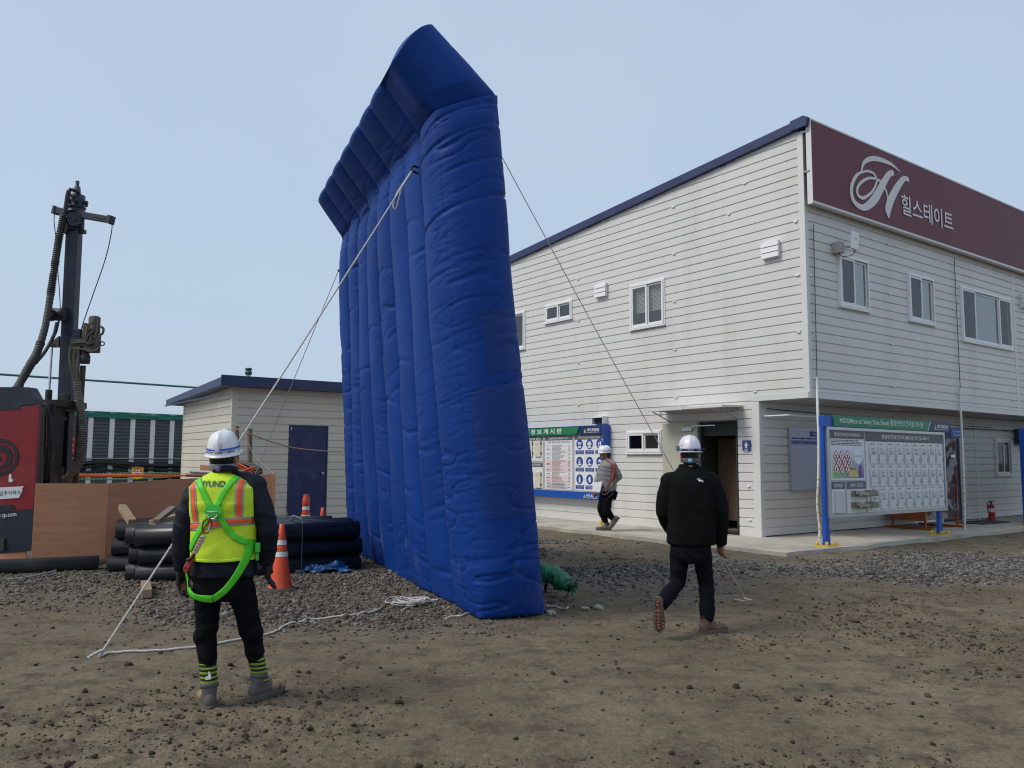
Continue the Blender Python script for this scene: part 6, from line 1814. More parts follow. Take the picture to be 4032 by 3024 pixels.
# ------------------------------------------------------------------ people
def blob(name, b, voxel, m, parent, it=5, wr=None, fac=.5):
    """fuse overlapping closed shapes into one continuous skin"""
    me = b.mesh(name + '_src')
    ob = bpy.data.objects.new(name + '_src', me); COL.objects.link(ob)
    r = ob.modifiers.new('r', 'REMESH'); r.mode = 'VOXEL'; r.voxel_size = voxel; r.use_smooth_shade = True
    s = ob.modifiers.new('s', 'SMOOTH'); s.iterations = it; s.factor = fac
    dg = bpy.context.evaluated_depsgraph_get()
    m2 = bpy.data.meshes.new_from_object(ob.evaluated_get(dg))
    bpy.data.objects.remove(ob); bpy.data.meshes.remove(me)
    n = len(m2.vertices)
    if wr is not None:
        co = np.zeros(n * 3); no = np.zeros(n * 3)
        m2.vertices.foreach_get('co', co); m2.vertices.foreach_get('normal', no)
        co, no = co.reshape(-1, 3), no.reshape(-1, 3)
        co = co + no * wr(co)[:, None]
        m2.vertices.foreach_set('co', co.reshape(-1))
    m2.polygons.foreach_set('use_smooth', np.ones(len(m2.polygons), bool))
    m2.update()
    o = bpy.data.objects.new(name, m2); m2.materials.clear(); m2.materials.append(m)
    COL.objects.link(o); o.parent = parent
    return o
def wrinkle(amp, fx, fz, seed, base=.3):
    def f(c):
        n = 1 - np.abs(fbm(c[:, 0] * fx + seed, c[:, 2] * fz + c[:, 0] * 4, c[:, 1] * fx, 3))
        return amp * (np.clip(n, 0, 1) ** 2 - .45) + amp * base * fbm(c[:, 0] * 9, c[:, 1] * 9, c[:, 2] * 9 + seed, 2)
    return f
def loft(b, secs, n=28, e=2.4):
    """secs: (cx, cy, cz, rx, ry) stacked closed sections"""
    vs = []
    for (cx, cy, cz, rx, ry) in secs:
        for k in range(n):
            a = 2 * math.pi * k / n; c, s = math.cos(a), math.sin(a)
            vs.append((cx + rx * math.copysign(abs(c) ** (2 / e), c), cy + ry * math.copysign(abs(s) ** (2 / e), s), cz))
    fs = []
    for i in range(len(secs) - 1):
        for k in range(n):
            j = (k + 1) % n; fs.append((i * n + k, i * n + j, (i + 1) * n + j, (i + 1) * n + k))
    fs.append(tuple(range(n - 1, -1, -1))); fs.append(tuple(range((len(secs) - 1) * n, len(secs) * n)))
    if secs[0][2] > secs[-1][2]: fs = [f[::-1] for f in fs]
    return b.add(vs, fs, True)
def chain_caps(b, pts, rad):
    for i in range(len(pts) - 1): b.caps(pts[i], pts[i + 1], rad[i], rad[i + 1])
    return b
V3 = lambda *a: Vector(a)
def hand(b, w, d, side, s=1.0, curl=.35, g=0.0):
    """w wrist, d towards the finger tips, side towards the thumb; five separate fingers"""
    d = Vector(d).normalized(); side = Vector(side); side = (side - d * side.dot(d)).normalized(); nrm = d.cross(side)     # palm side
    w = Vector(w)
    for k in range(4):
        o = side * (.030 - .020 * k) * s
        b.caps(w + o * .75 + d * .005, w + o * 1.1 + d * .088 * s, .0155 * s + g, .0135 * s + g, 8)
        L = (.040, .046, .042, .032)[k] * s
        p = w + o * 1.18 + d * .088 * s; dd = d.copy(); r = (.0098, .0102, .0098, .0086)[k] * s + g
        dd = (dd + side * (.16 - .1 * k)).normalized()
        for q in range(3):
            dd = (dd * math.cos(curl) + nrm * math.sin(curl)).normalized()
            p2 = p + dd * L * (1, .68, .52)[q]
            b.caps(p, p2, r * (1, .94, .88)[q], r * (.95, .9, .82)[q], 8); p = p2
    p = w + side * .020 * s + d * .02 * s; dd = (d * .55 + side * .85 + nrm * .25).normalized()
    p2 = p + dd * .042 * s; b.caps(p, p2, .0165 * s + g, .0125 * s + g, 8)
    dd = (d * .9 + side * .35 + nrm * .3).normalized(); p3 = p2 + dd * .034 * s; b.caps(p2, p3, .0118 * s + g, .0105 * s + g, 8)
    p4 = p3 + (d + nrm * .3).normalized() * .024 * s; b.caps(p3, p4, .0105 * s + g, .009 * s + g, 8)
    return b
def head(b, c, f, s=1.0):
    """c centre of the skull, f facing direction (unit, may tilt)"""
    f = Vector(f).normalized(); up = Vector((0, 0, 1)); r = f.cross(up).normalized(); up = r.cross(f).normalized()
    M = Matrix((r, f, up)).transposed()
    P = lambda x, y, z: Vector(c) + M @ Vector((x, y, z)) * s
    b.ell(P(0, -.008, .02), (.076 * s, .096 * s, .100 * s), M); b.ell(P(0, .022, -.045), (.062 * s, .070 * s, .075 * s), M)
    b.ell(P(0, .050, -.090), (.030 * s, .028 * s, .024 * s), M)
    b.caps(P(0, .088, .005), P(0, .104, -.034), .010 * s, .016 * s, 8)
    b.ell(P(0, .086, -.062), (.026 * s, .012 * s, .012 * s), M, 10, 6)
    b.ell(P(0, .078, .022), (.055 * s, .018 * s, .012 * s), M, 10, 6)
    for q in (-1, 1):
        b.ell(P(q * .079, -.008, -.015), (.011 * s, .022 * s, .034 * s), M, 10, 8); b.ell(P(q * .042, .064, -.03), (.022 * s, .018 * s, .02 * s), M, 10, 6)
    return P, M
skin_m = mat('skin', (.42, .215, .135), .5, var=.15, vscale=12)
hair_m = mat('dark_hair', (.010, .008, .007), .6, bump=.6, bscale=220, stretch=(1, 1, .2))
helmet_w = mat('white_helmet_shell', (.74, .74, .75), .28, coat=.2)
helmet_l = mat('lilac_white_helmet_shell', (.70, .67, .74), .28, coat=.2)
def helmet(parent, c, f, m, w=.103, l=.132, h=.135, brim=.016, visor=.035, band=None, band_h=(.012, .034), band_text=None, ridge=True, roll=0):
    """c centre of the brim plane"""
    f = Vector(f).normalized(); up = Vector((0, 0, 1)); r = f.cross(up).normalized(); up = r.cross(f).normalized()
    M = Matrix((r, f, up)).transposed() @ Matrix.Rotation(roll, 3, 'Y')
    c = Vector(c); n = 48
    prof = [(1.0, 0), (1.0, .10), (.985, .22), (.955, .36), (.90, .52), (.81, .68), (.67, .83), (.48, .93), (.25, .985), (.02, 1.0)]
    def ring(k, z, sc, add=0, vis=0):
        out = []
        for i in range(n):
            a = 2 * math.pi * i / n
            x, y = math.cos(a) * (w * sc + add), math.sin(a) * (l * sc + add)
            y += vis * max(math.sin(a), 0) ** 2
            rz = 0
            if ridge and .15 < z < 1.01: rz = .007 * math.exp(-(math.cos(a) * w * sc / .012) ** 2) * (1 if sc > .05 else 0)
            out.append(c + M @ (Vector((x, y, z * h)) + Vector((0, 0, rz)) + Vector((0, math.sin(a) * rz, 0))))
        return out
    rings = [ring(0, -.085, .985, brim - .002, visor), ring(0, -.10, .985, brim, visor), ring(0, -.06, 1.0, brim, visor), ring(0, -.035, 1.0, .004)]
    rings += [ring(0, z, s) for s, z in prof]
    b = MB(); vs = [p for rg in rings for p in rg]; fs = []
    for i in range(len(rings) - 1):
        for k in range(n):
            j = (k + 1) % n; fs.append((i * n + k, i * n + j, (i + 1) * n + j, (i + 1) * n + k))
    b.add(vs, fs, True)
    inner = [ring(0, -.08, .97), ring(0, .5, .86), ring(0, .9, .3)]
    vs = [p for rg in inner for p in rg]; b.add(vs, [(k, i * n + (k + 1) % n if False else (k + 1) % n, n + (k + 1) % n, n + k) for i in range(1) for k in range(n)], True)
    hm = b.build('helmet', m, parent)
    if band is not None:
        b = MB(); lo, hi = band_h
        vs = []
        for zz in np.linspace(lo, hi, 3):
            z = zz / h; sc = np.interp(z, [p[1] for p in prof], [p[0] for p in prof])
            vs += ring(0, z, sc, .0022)
        fs = []
        for i in range(2):
            for k in range(n):
                j = (k + 1) % n; fs.append((i * n + k, i * n + j, (i + 1) * n + j, (i + 1) * n + k))
        b.add(vs, fs, True).build('helmet_band', band, hm)
    def on_shell(a, z, off=.003):
        sc = np.interp(z / h, [p[1] for p in prof], [p[0] for p in prof])
        return c + M @ Vector((math.cos(a) * (w * sc + off), math.sin(a) * (l * sc + off), z))
    return hm, on_shell, M
def wrap_text(body, shell, a0, a1, z, hgt, m, parent):
    """lettering bent round a shell; a0..a1 angles in reading direction"""
    def fn(V):
        u, v = V[:, 0], V[:, 2]
        return np.array([shell(a0 + (a1 - a0) * float(x), z + hgt * float(y), .0045)[:] for x, y in zip(u, v)])
    return text(body, (0, 0, 0), (1, 0, 0), (0, 0, 1), m, parent, w=1.0, h=1.0, fn=fn, bold=.02)
def boot(parent, ank, hdg, upm, solem, toem=None, L=.285, pitch=0.0, collar=None, top=.10, name='boot', lug=None, tan_h=None):
    """ank: point of the ankle joint; hdg heading vector (xy); pitch: heel raised (radians)"""
    f = Vector((hdg[0], hdg[1], 0)).normalized(); up = Vector((0, 0, 1)); r = f.cross(up)
    M = Matrix((r, f, up)).transposed() @ Matrix.Rotation(-pitch, 3, 'X')
    A = .092
    P = lambda x, y, z: Vector(ank) + M @ Vector((x * 1.08, y * 1.08, z - A))
    b = MB()
    b.ell(P(0, -.045, .055), (.038, .042, .05), M); b.ell(P(0, .03, .055), (.042, .075, .045), M); b.ell(P(0, .115, .045), (.049, .065, .036), M); b.ell(P(.002, .155, .042), (.042, .042, .032), M)
    b.caps(P(0, -.028, .055), P(0, -.018, A + top * .5), .041, .047); b.caps(P(0, .03, .06), P(0, -.005, A + .01), .036, .040)
    up_ = blob(name, b, .006, upm, parent, 3)
    pts = []
    for t in np.linspace(0, 2 * math.pi, 29)[:-1]:
        y = .052 + .148 * math.sin(t); wd = .049 if y > .04 else (.040 if y > -.02 else .041)
        wd = np.interp(y, [-.1, -.05, .02, .11, .2], [.036, .041, .037, .050, .040])
        pts.append((wd * math.copysign(abs(math.cos(t)) ** .75, math.cos(t)), y))
    b = MB()
    n = len(pts); vs = [P(x, y, -.004 + .012 * max(0, (y - .13) / .07) ** 2) for x, y in pts] + [P(x * 1.03, y, .012 + .008 * max(0, (y - .13) / .07)) for x, y in pts] + [P(x * .99, y, .032 + .008 * max(0, (y - .13) / .07)) for x, y in pts]
    fs = [tuple(range(n - 1, -1, -1)), tuple(range(2 * n, 3 * n))]
    for i in range(2):
        for k in range(n):
            j = (k + 1) % n; fs.append((i * n + k, i * n + j, (i + 1) * n + j, (i + 1) * n + k))
    b.add(vs, fs); 
    for k in range(9):
        y = -.075 + k * .031; wd = np.interp(y, [-.1, -.05, .02, .11, .2], [.030, .036, .032, .045, .034])
        for sx in (-1, 1): b.bbox(P(sx * wd * .72, y, -.006), (wd * .5, .016, .012), M)
    so = b.build('sole', solem, up_)
    if lug:
        b = MB()
        for y in (-.06, -.035, .015, .08, .105, .13, .155): b.bbox(P(0, y, -.008), (.026, .018, .012), M, .003)
        b.lathe([(.016, 0), (.016, .008)], 12, P(0, .045, -.006), M @ Vector((0, 0, -1)))
        b.build('sole_lug', lug, up_)
    if toem:
        b = MB(); b.ell(P(.001, .150, .046), (.046, .05, .033), M); b.ell(P(0, .10, .05), (.050, .06, .036), M); blob('toe_cap', b, .006, toem, up_, 2)
    if collar:
        b = MB(); b.lathe([(.040, 0), (.053, .006), (.055, .024), (.051, .034), (.042, .032)], 18, P(0, -.014, A + top * .55), M @ Vector((0, .12, 1))); b.build('boot_collar', collar, up_)
    b = MB()
    for k in range(4): b.tube([P(-.022, .035 + .014 * k, .108 - .010 * k), P(0, .042 + .014 * k, .114 - .010 * k), P(.022, .035 + .014 * k, .108 - .010 * k)], .003, 5)
    b.tube(spline([P(.01, .04, .115), P(.04, .03, .125), P(.055, .045, .10)], 4), .003, 5); b.build('bootlace', black, up_)
    return up_, P
def solid(o, t):
    m = o.modifiers.new('thickness', 'SOLIDIFY'); m.thickness = t; m.offset = 0; return o
def ribbon(name, pts, width, surf, off, m, parent, n=10, th=.003, across=5, wid=None):
    """flat webbing laid over a surface; pts (x,z); surf(x,z)->y of the surface seen from behind"""
    P = np.array(spline([(p[0], p[1], 0) for p in pts], n)); N = len(P)
    V = np.zeros((N, across, 3))
    for i in range(N):
        t = P[min(i + 1, N - 1)] - P[max(i - 1, 0)]; t = t / (np.linalg.norm(t) + 1e-9); nx, nz = -t[1], t[0]
        ww = width if wid is None else np.interp(i / (N - 1), np.linspace(0, 1, len(wid)), wid)
        for j in range(across):
            u = (j / (across - 1) - .5) * ww; x, z = P[i][0] + nx * u, P[i][1] + nz * u
            V[i, j] = (x, surf(x, z) - off, z)
    return solid(grid_mesh(name, V, m, parent), th)

black_cloth = mat('black_trouser_cloth', (.0055, .006, .008), .85, var=.3, vscale=7, bump=.25, bscale=120, spec=.12)
# ============ 1: the man in the yellow vest
YV = float(gp(830, 2772)[1]) + .03
RV = np.array([aty(889, 2770, YV)[0], YV, 0])
def VP(X, Y, dy=0.0): return Vector(aty(600 + X / 1.3833, 1650 + Y / 1.3833, YV + dy) - RV)
man = thing('person', 'person in a yellow safety vest with bright green harness and white helmet', 'person', tuple(RV))
gzl = gz(*(RV + np.array(VP(310, 1540)))[:2])
hc, facing = VP(388, 205, .01), Vector((-.05, 1, .20))
Lsh, Rsh = VP(232, 402), VP(566, 362); Lel, Rel = VP(162, 612, -.03), VP(632, 600, -.02); Lwr, Rwr = VP(160, 812, .01), VP(626, 772, .04)
Lhip, Rhip = VP(308, 890), VP(474, 890); Lkn, Rkn = VP(294, 1160, .03), VP(536, 1150, .09); Lan, Ran = VP(308, 1445, .0), VP(588, 1412, .15)
Lan.z, Ran.z = .10, .10
b = MB()
HP, HM = head(b, hc, facing)
b.caps(hc + V3(0, -.02, -.05), VP(388, 315), .060, .068)
loft(b, [(*VP(388, 318), .07, .06), (*VP(392, 370), .17, .09), (*VP(392, 450), .175, .105), (*VP(392, 620), .15, .10), (*VP(390, 760), .15, .105), (*VP(390, 880), .155, .11), (*VP(390, 960), .10, .09)])
for (s, e, w_) in ((Lsh, Lel, Lwr), (Rsh, Rel, Rwr)): chain_caps(b, [s, e, w_], [.058, .042, .03])
hand(b, Lwr, VP(165, 940, .03) - VP(150, 812, .01), (.4, 1, 0), 1.0, .25); hand(b, Rwr, VP(628, 890, .07) - VP(632, 768, .04), (-.4, 1, 0), 1.0, .25)
for (h_, k_, a_) in ((Lhip, Lkn, Lan), (Rhip, Rkn, Ran)): chain_caps(b, [h_, k_, a_], [.08, .055, .04])
for a_, hd_ in ((Lan, (-.52, .86)), (Ran, (.48, .88))): b.caps(a_ + V3(0, 0, -.035), a_ + V3(hd_[0] * .10, hd_[1] * .10, -.045), .024, .020)
body = blob('body', b, .0075, skin_m, man, 3)
b = MB(); b.ell(HP(0, -.018, .022), (.0805, .098, .104), HM); b.ell(HP(0, -.055, -.05), (.066, .045, .06), HM); b.ell(HP(0, -.045, -.085), (.055, .03, .035), HM); blob('hair', b, .006, hair_m, man, 3)
for q in (-1, 1): MB().ell(HP(q * .031, .082, .0), (.012, .008, .008), HM, 10, 8).build('eye', paper, body)
navy_jacket = mat('navy_padded_cloth', (.0085, .0105, .022), .6, var=.3, vscale=5, bump=.2, bscale=90, spec=.2)
JS = [(272, 338, 448, .070, .02), (300, 312, 470, .085, .01), (330, 262, 522, .112, 0), (372, 222, 568, .132, 0), (450, 226, 572, .142, 0), (560, 232, 570, .142, 0), (660, 228, 566, .143, 0), (760, 222, 562, .150, 0), (845, 212, 562, .158, 0), (856, 222, 552, .150, 0)]
secs = []
for (Y, xl, xr, ry, cy) in JS:
    a, c = VP(xl, Y), VP(xr, Y); secs.append(((a.x + c.x) / 2, cy, (a.z + c.z) / 2, (c.x - a.x) / 2, ry))
b = MB(); loft(b, secs)
for (s, e, w_, q) in ((Lsh, Lel, Lwr, 1), (Rsh, Rel, Rwr, -1)):
    e2_ = e + (w_ - e) * .45
    chain_caps(b, [s + V3(q * .02, 0, .0), s + (e - s) * .5, e, e2_, w_ + (e - w_) * .06], [.078, .074, .066, .062, .052])
    b.caps(Vector(s), V3(q * -.0 + secs[2][0], 0, secs[2][2]), .07, .08)
jk = blob('jacket', b, .0085, navy_jacket, man, 4, wrinkle(.008, 3.5, 9, 3))
b = MB(); b.tube(spline([VP(338, 290, -.03), VP(346, 276, -.075), VP(392, 270, -.09), VP(440, 274, -.075), VP(450, 290, -.03)], 5), .016, 8, flat=1.4); b.build('collar', navy_jacket, jk)
# trousers
b = MB()
loft(b, [(*VP(388, 800), .172, .128), (*VP(388, 880), .178, .132), (*VP(388, 950), .175, .13), (*VP(386, 985), .14, .11)])
for (h_, k_, a_, q) in ((Lhip, Lkn, Lan, -1), (Rhip, Rkn, Ran, 1)):
    hem = a_ + (k_ - a_) * .40
    chain_caps(b, [h_ + V3(0, -.01, -.02), h_ + (k_ - h_) * .5, k_, k_ + (hem - k_) * .4, k_ + (hem - k_) * .75, hem], [.094, .081, .064, .063, .062, .050])
    b.caps(k_ + V3(-.012 * q, -.015, .03), k_ + V3(.012 * q, -.01, -.02), .066, .069)
blob('trousers', b, .0085, black_cloth, man, 4, wrinkle(.008, 4.5, 11, 11))
# vest: back and front shells over the jacket
vest_y = mat('yellow_mesh_vest', (.62, .82, .02), .65, col2=(.52, .72, .02), vscale=160, bump=.35, bscale=260)
VS = [(286, 330, 452, .088, .02), (305, 300, 480, .105, .01), (330, 255, 530, .130, 0), (372, 214, 576, .150, 0), (450, 217, 580, .160, 0), (560, 224, 578, .160, 0), (660, 222, 576, .162, 0), (757, 224, 574, .170, 0)]
vsec = []
for (Y, xl, xr, ry, cy) in VS:
    a, c = VP(xl, Y), VP(xr, Y); vsec.append(((a.z + c.z) / 2, (a.x + c.x) / 2, (c.x - a.x) / 2, ry, cy))
vz = [s[0] for s in vsec][::-1]
def vint(z, k): return float(np.interp(z, vz, [s[k] for s in vsec][::-1]))
def vsurf(x, z, side=-1, e=2.5):
    cx, rx, ry, cy = vint(z, 1), vint(z, 2), vint(z, 3), vint(z, 4)
    u = min(abs(x - cx) / rx, .995)
    fold = .006 * float(fbm(x * 3.1 + z * 4, z * 9 - x * 5, 2.0, 2)) * (1 if z < 1.25 else .3)
    return cy + side * (ry * (1 - u ** e) ** (1 / e) + .004 + fold)
def vest_half(name, side):
    nz, nx = 60, 44
    V = np.zeros((nz, nx, 3))
    zt, zb = vsec[0][0], vsec[-1][0]
    for i, z in enumerate(np.linspace(zt, zb, nz)):
        cx, rx = vint(z, 1), vint(z, 2)
        # arm holes: narrower across the shoulder blades
        t = (zt - z) / (zt - zb)
        full = 1.0
        hw = rx * full
        if side > 0 and i < 14: hw *= .9
        z_arm0, z_arm1 = .16, .44
        if z_arm0 < t < z_arm1: hw = rx * (1 - .07 * math.sin(math.pi * (t - z_arm0) / (z_arm1 - z_arm0)))
        for j, u in enumerate(np.linspace(-1, 1, nx)):
            x = cx + hw * math.sin(u * math.pi / 2)
            V[i, j] = (x, vsurf(x, z, side), z)
    return solid(grid_mesh(name, V, vest_y, vest), .004)
vest = bpy.data.objects.new('vest', None); COL.objects.link(vest); vest.parent = man
vest_half('vest_back', -1); vest_half('vest_front', 1)
vx = lambda X, Y: (VP(X, Y).x, VP(X, Y).z)
edge_y = mat('lime_edging', (.55, .85, .03), .55)
ribbon('edging', [vx(254, 332), vx(226, 372), vx(216, 420), vx(226, 480), vx(238, 530)], .016, vsurf, .004, edge_y, vest)
ribbon('edging', [vx(530, 326), vx(560, 362), vx(572, 420), vx(568, 480), vx(566, 530)], .016, vsurf, .004, edge_y, vest)
ribbon('edging', [vx(230, 752), vx(400, 756), vx(570, 746)], .016, vsurf, .004, edge_y, vest)
refl_grey = mat('reflective_grey', (.30, .30, .32), .35, .3)
hi_orange = mat('hi_vis_orange', (.85, .10, .015), .6)
for (x0_, y0_, x1_, y1_) in ((258, 340, 282, 572), (514, 318, 512, 540)):
    for dx in (-15, 15): ribbon('reflective_strip', [vx(x0_ + dx, y0_), vx((x0_ + x1_) / 2 + dx, (y0_ + y1_) / 2), vx(x1_ + dx * .9, y1_)], .013, vsurf, .004, refl_grey, vest)
    ribbon('orange_strip', [vx(x0_, y0_), vx((x0_ + x1_) / 2, (y0_ + y1_) / 2), vx(x1_, y1_)], .028, vsurf, .005, hi_orange, vest)
wl = [(228, 582), (300, 572), (400, 560), (480, 548), (572, 548)]
for dy in (-16, 16): ribbon('reflective_strip', [vx(x, y + dy) for x, y in wl], .012, vsurf, .0062, refl_grey, vest)
ribbon('orange_strip', [vx(x, y) for x, y in wl], .026, vsurf, .0070, hi_orange, vest)
letter_g = mat('dark_green_print', (.02, .10, .04), .6)
def fnv(V): return np.array([(p[0], vsurf(p[0], p[2]) - .007, p[2]) for p in V])
a, c = VP(300, 368), VP(468, 350)
text('HYUNDAI', (a.x, 0, a.z + .004), (1, 0, 0), (0, 0, 1), letter_g, vest, w=c.x - a.x + .01, h=.038, bold=.03, fn=fnv)
# harness
har = bpy.data.objects.new('harness', None); COL.objects.link(har); har.parent = man
web = mat('lime_webbing', (.085, .64, .02), .5, var=.12, vscale=30, bump=.2, bscale=300)
ribbon('strap', [vx(280, 322), vx(300, 345), vx(340, 415), vx(382, 490)], .037, vsurf, .011, web, har)
ribbon('strap', [vx(500, 300), vx(478, 325), vx(430, 415), vx(394, 490)], .037, vsurf, .014, web, har)
ribbon('strap', [vx(374, 500), vx(330, 565), vx(280, 640), vx(238, 705)], .037, vsurf, .012, web, har)
ribbon('strap', [vx(408, 498), vx(440, 555), vx(480, 615), vx(525, 648), vx(556, 660)], .037, vsurf, .014, web, har)
def bsurf(x, z):
    if z > vsec[-1][0] - .0: return vsurf(x, z)
    rx = .205; u = min(abs(x - vint(1.0, 1)) / rx, .99)
    return -(np.interp(z, [.60, .70, .80, .95], [.11, .15, .168, .176]) * (1 - u ** 2.5) ** (1 / 2.5)) - .004
ribbon('strap', [vx(556, 650), vx(560, 690), vx(540, 760), vx(500, 840), vx(450, 905), vx(405, 942), vx(372, 962)], .040, bsurf, .012, web, har)
ribbon('strap', [vx(204, 815), vx(214, 870), vx(245, 930), vx(310, 955), vx(376, 962)], .044, bsurf, .020, web, har, wid=[.010, .016, .030, .038, .038])
ribbon('strap', [vx(380, 945), vx(340, 944), vx(280, 938), vx(240, 905)], .014, bsurf, .016, web, har)
b = MB()
cpl = VP(388, 492); y = vsurf(cpl.x, cpl.z) - .022
b.prism([(cpl.x - .058, cpl.z - .005), (cpl.x - .035, cpl.z + .036), (cpl.x + .035, cpl.z + .036), (cpl.x + .058, cpl.z - .005), (cpl.x + .03, cpl.z - .036), (cpl.x - .03, cpl.z - .036)], 'y', y, y + .006); b.build('back_plate', mat('green_plastic', (.05, .55, .06), .4), har)
b = MB(); c0_ = VP(388, 505, 0)
pts = [(c0_.x - .030, c0_.z + .012), (c0_.x + .030, c0_.z + .012), (c0_.x + .032, c0_.z - .01), (c0_.x + .012, c0_.z - .032), (c0_.x - .014, c0_.z - .032), (c0_.x - .031, c0_.z - .01)]
b.tube([(p[0], y - .012, p[1]) for p in pts], .0045, 6, closed=True); b.build('d_ring', alu, har)
b = MB(); q = [VP(*p) for p in ((366, 530), (346, 545), (340, 580), (348, 605), (368, 604), (386, 570), (390, 548), (378, 530))]
b.tube([(p.x, y - .022, p.z) for p in q], .0055, 7, closed=True); b.build('carabiner', mat('red_anodised', (.28, .012, .015), .3, .6), har)
b = MB(); q = [VP(*p) for p in ((372, 598), (384, 560))]; b.tube([(p.x, y - .024, p.z) for p in q], .007, 8); b.build('carabiner_gate', alu, har)
def tnt(p, dy): return (p.x, y - dy, p.z)
pa, pc = VP(350, 618), VP(304, 710)
d = Vector(tnt(pc, .03)) - Vector(tnt(pa, .03))
b = MB(); b.bbox((Vector(tnt(pa, .03)) + Vector(tnt(pc, .03))) / 2, (d.length, .026, .042), d.to_track_quat('X', 'Y').to_matrix(), .008); sa = b.build('shock_absorber', mat('dusty_white_pack', (.55, .50, .46), .5, var=.3, vscale=20), har)
b = MB()
for k in range(5): b.bbox(Vector(tnt(pa, .045)) + d * (.1 + .17 * k) , (.008, .006, .036), d.to_track_quat('X', 'Y').to_matrix())
b.build('pack_mark', red_print, sa)
b = MB(); b.tube(spline([tnt(pc, .03), tnt(VP(285, 735), .02), tnt(VP(255, 748), .01), VP(226, 760, -.12)], 6), .009, 7); b.build('lanyard_end', black, har)
b = MB(); b.tube(spline([VP(226, 740, -.12), VP(206, 765, -.14), VP(184, 800, -.14), VP(178, 825, -.13), VP(192, 824, -.14), VP(205, 790, -.15), VP(214, 755, -.14)], 6), .012, 7)
b.tube(spline([VP(222, 735, -.14), VP(212, 775, -.16), VP(196, 812, -.16), VP(200, 760, -.16)], 6), .010, 7); b.build('lanyard', mat('red_rope', (.42, .05, .04), .7, var=.4, vscale=40), har)
b = MB(); b.bbox(VP(574, 700, -.07), (.03, .03, .06), None, .006); b.bbox(VP(572, 750, -.06), (.018, .015, .045), None, .004); b.build('buckle', mat('green_plastic', (.05, .55, .06), .4), har)
# helmet
hm, shell, hM = helmet(man, VP(388, 180, .0), facing, helmet_w, .100, .128, .142, .016, .03, None, roll=R(-2))
blue_tape = mat('blue_tape', (.03, .10, .50), .35)
hm2, _, _ = hm, None, None
def shell_ring(name, lo, hi, m, parent, a0=0, a1=2 * math.pi, off=.002, n=40):
    V = np.zeros((n, 3, 3))
    for i, a in enumerate(np.linspace(a0, a1, n)):
        for j, z in enumerate(np.linspace(lo, hi, 3)): V[i, j] = shell(a, z, off)[:]
    return solid(grid_mesh(name, V, m, parent), .001)
shell_ring('helmet_stripe', .030, .042, blue_tape, hm); shell_ring('helmet_stripe', .024, .030, mat('pale_blue_tape', (.35, .45, .75), .35), hm)
wrap_text('SAFETY  1588 - 5858', shell, R(205), R(330), .013, .010, navy_print, hm)
b = MB()
ctr = shell(R(272), .070, .004)
V = np.zeros((9, 9, 3))
for i, a in enumerate(np.linspace(R(258), R(286), 9)):
    for j, z in enumerate(np.linspace(.048, .080, 9)): V[i, j] = shell(a, z, .003)[:]
solid(grid_mesh('helmet_sticker', V, mat('silver_sticker', (.62, .62, .62), .3, .3, var=.4, vscale=90), hm), .001)
wrap_text('고', shell, R(266), R(279), .054, .020, mat('grey_print', (.28, .29, .31), .6), hm)
nape = mat('clear_grey_plastic', (.22, .20, .24), .35)
def nape_strap(parent, P_, m, knob, wz=-.030, off=.108, w=.055):
    V = np.zeros((25, 4, 3))
    for i, a in enumerate(np.linspace(R(195), R(345), 25)):
        for j, z in enumerate((-w / 2, -w / 6, w / 6, w / 2)): V[i, j] = P_(math.cos(a) * .086, math.sin(a) * off, wz + z * (1 - .35 * abs(math.cos(a))))[:]
    o = solid(grid_mesh('nape_strap', V, m, parent), .003)
    b = MB(); b.lathe([(.020, 0), (.022, .006), (.018, .014), (.002, .015)], 6, P_(0, -off - .002, wz), P_(0, -off - .1, wz) - P_(0, -off, wz)); b.build('adjuster_knob', knob, o)
nape_strap(hm, HP, nape, mat('violet_knob', (.24, .14, .36), .4), -.052, .112)
b = MB(); b.tube(spline([HP(.082, .02, .0), HP(.084, .02, -.06), HP(.05, .05, -.11)], 5), .006, 5, flat=.4); b.build('chin_strap', hi_orange, hm)
# gloves
glove_m = mat('black_glove', (.010, .010, .011), .7, bump=.3, bscale=150)
for (w_, tp, sd_) in ((Lwr, VP(168, 945, .03), (.35, 1, 0)), (Rwr, VP(628, 892, .07), (-.35, 1, 0))):
    b = MB(); d_ = tp - w_; hand(b, w_ + d_.normalized() * .0, d_, sd_, 1.05, .28, .0035); b.caps(w_ - d_.normalized() * .03, w_ + d_.normalized() * .03, .040, .036)
    blob('glove', b, .0048, glove_m, man, 2)
# socks and boots
sock = bpy.data.materials.new('striped_sock'); sock.use_nodes = True
def _sock():
    n, l = sock.node_tree.nodes, sock.node_tree.links; b = n['Principled BSDF']; b.inputs['Roughness'].default_value = .9
    tc = n.new('ShaderNodeTexCoord'); sp = n.new('ShaderNodeSeparateXYZ'); l.new(tc.outputs['Object'], sp.inputs[0])
    m1 = n.new('ShaderNodeMath'); m1.operation = 'MULTIPLY'; m1.inputs[1].default_value = 36.0; l.new(sp.outputs[2], m1.inputs[0])
    fr = n.new('ShaderNodeMath'); fr.operation = 'FRACT'; l.new(m1.outputs[0], fr.inputs[0])
    gt = n.new('ShaderNodeMath'); gt.operation = 'GREATER_THAN'; gt.inputs[1].default_value = .5; l.new(fr.outputs[0], gt.inputs[0])
    mx = n.new('ShaderNodeMixRGB'); mx.inputs[1].default_value = (.008, .009, .010, 1); mx.inputs[2].default_value = (.22, .33, .04, 1); l.new(gt.outputs[0], mx.inputs[0]); l.new(mx.outputs[0], b.inputs['Base Color'])
_sock()
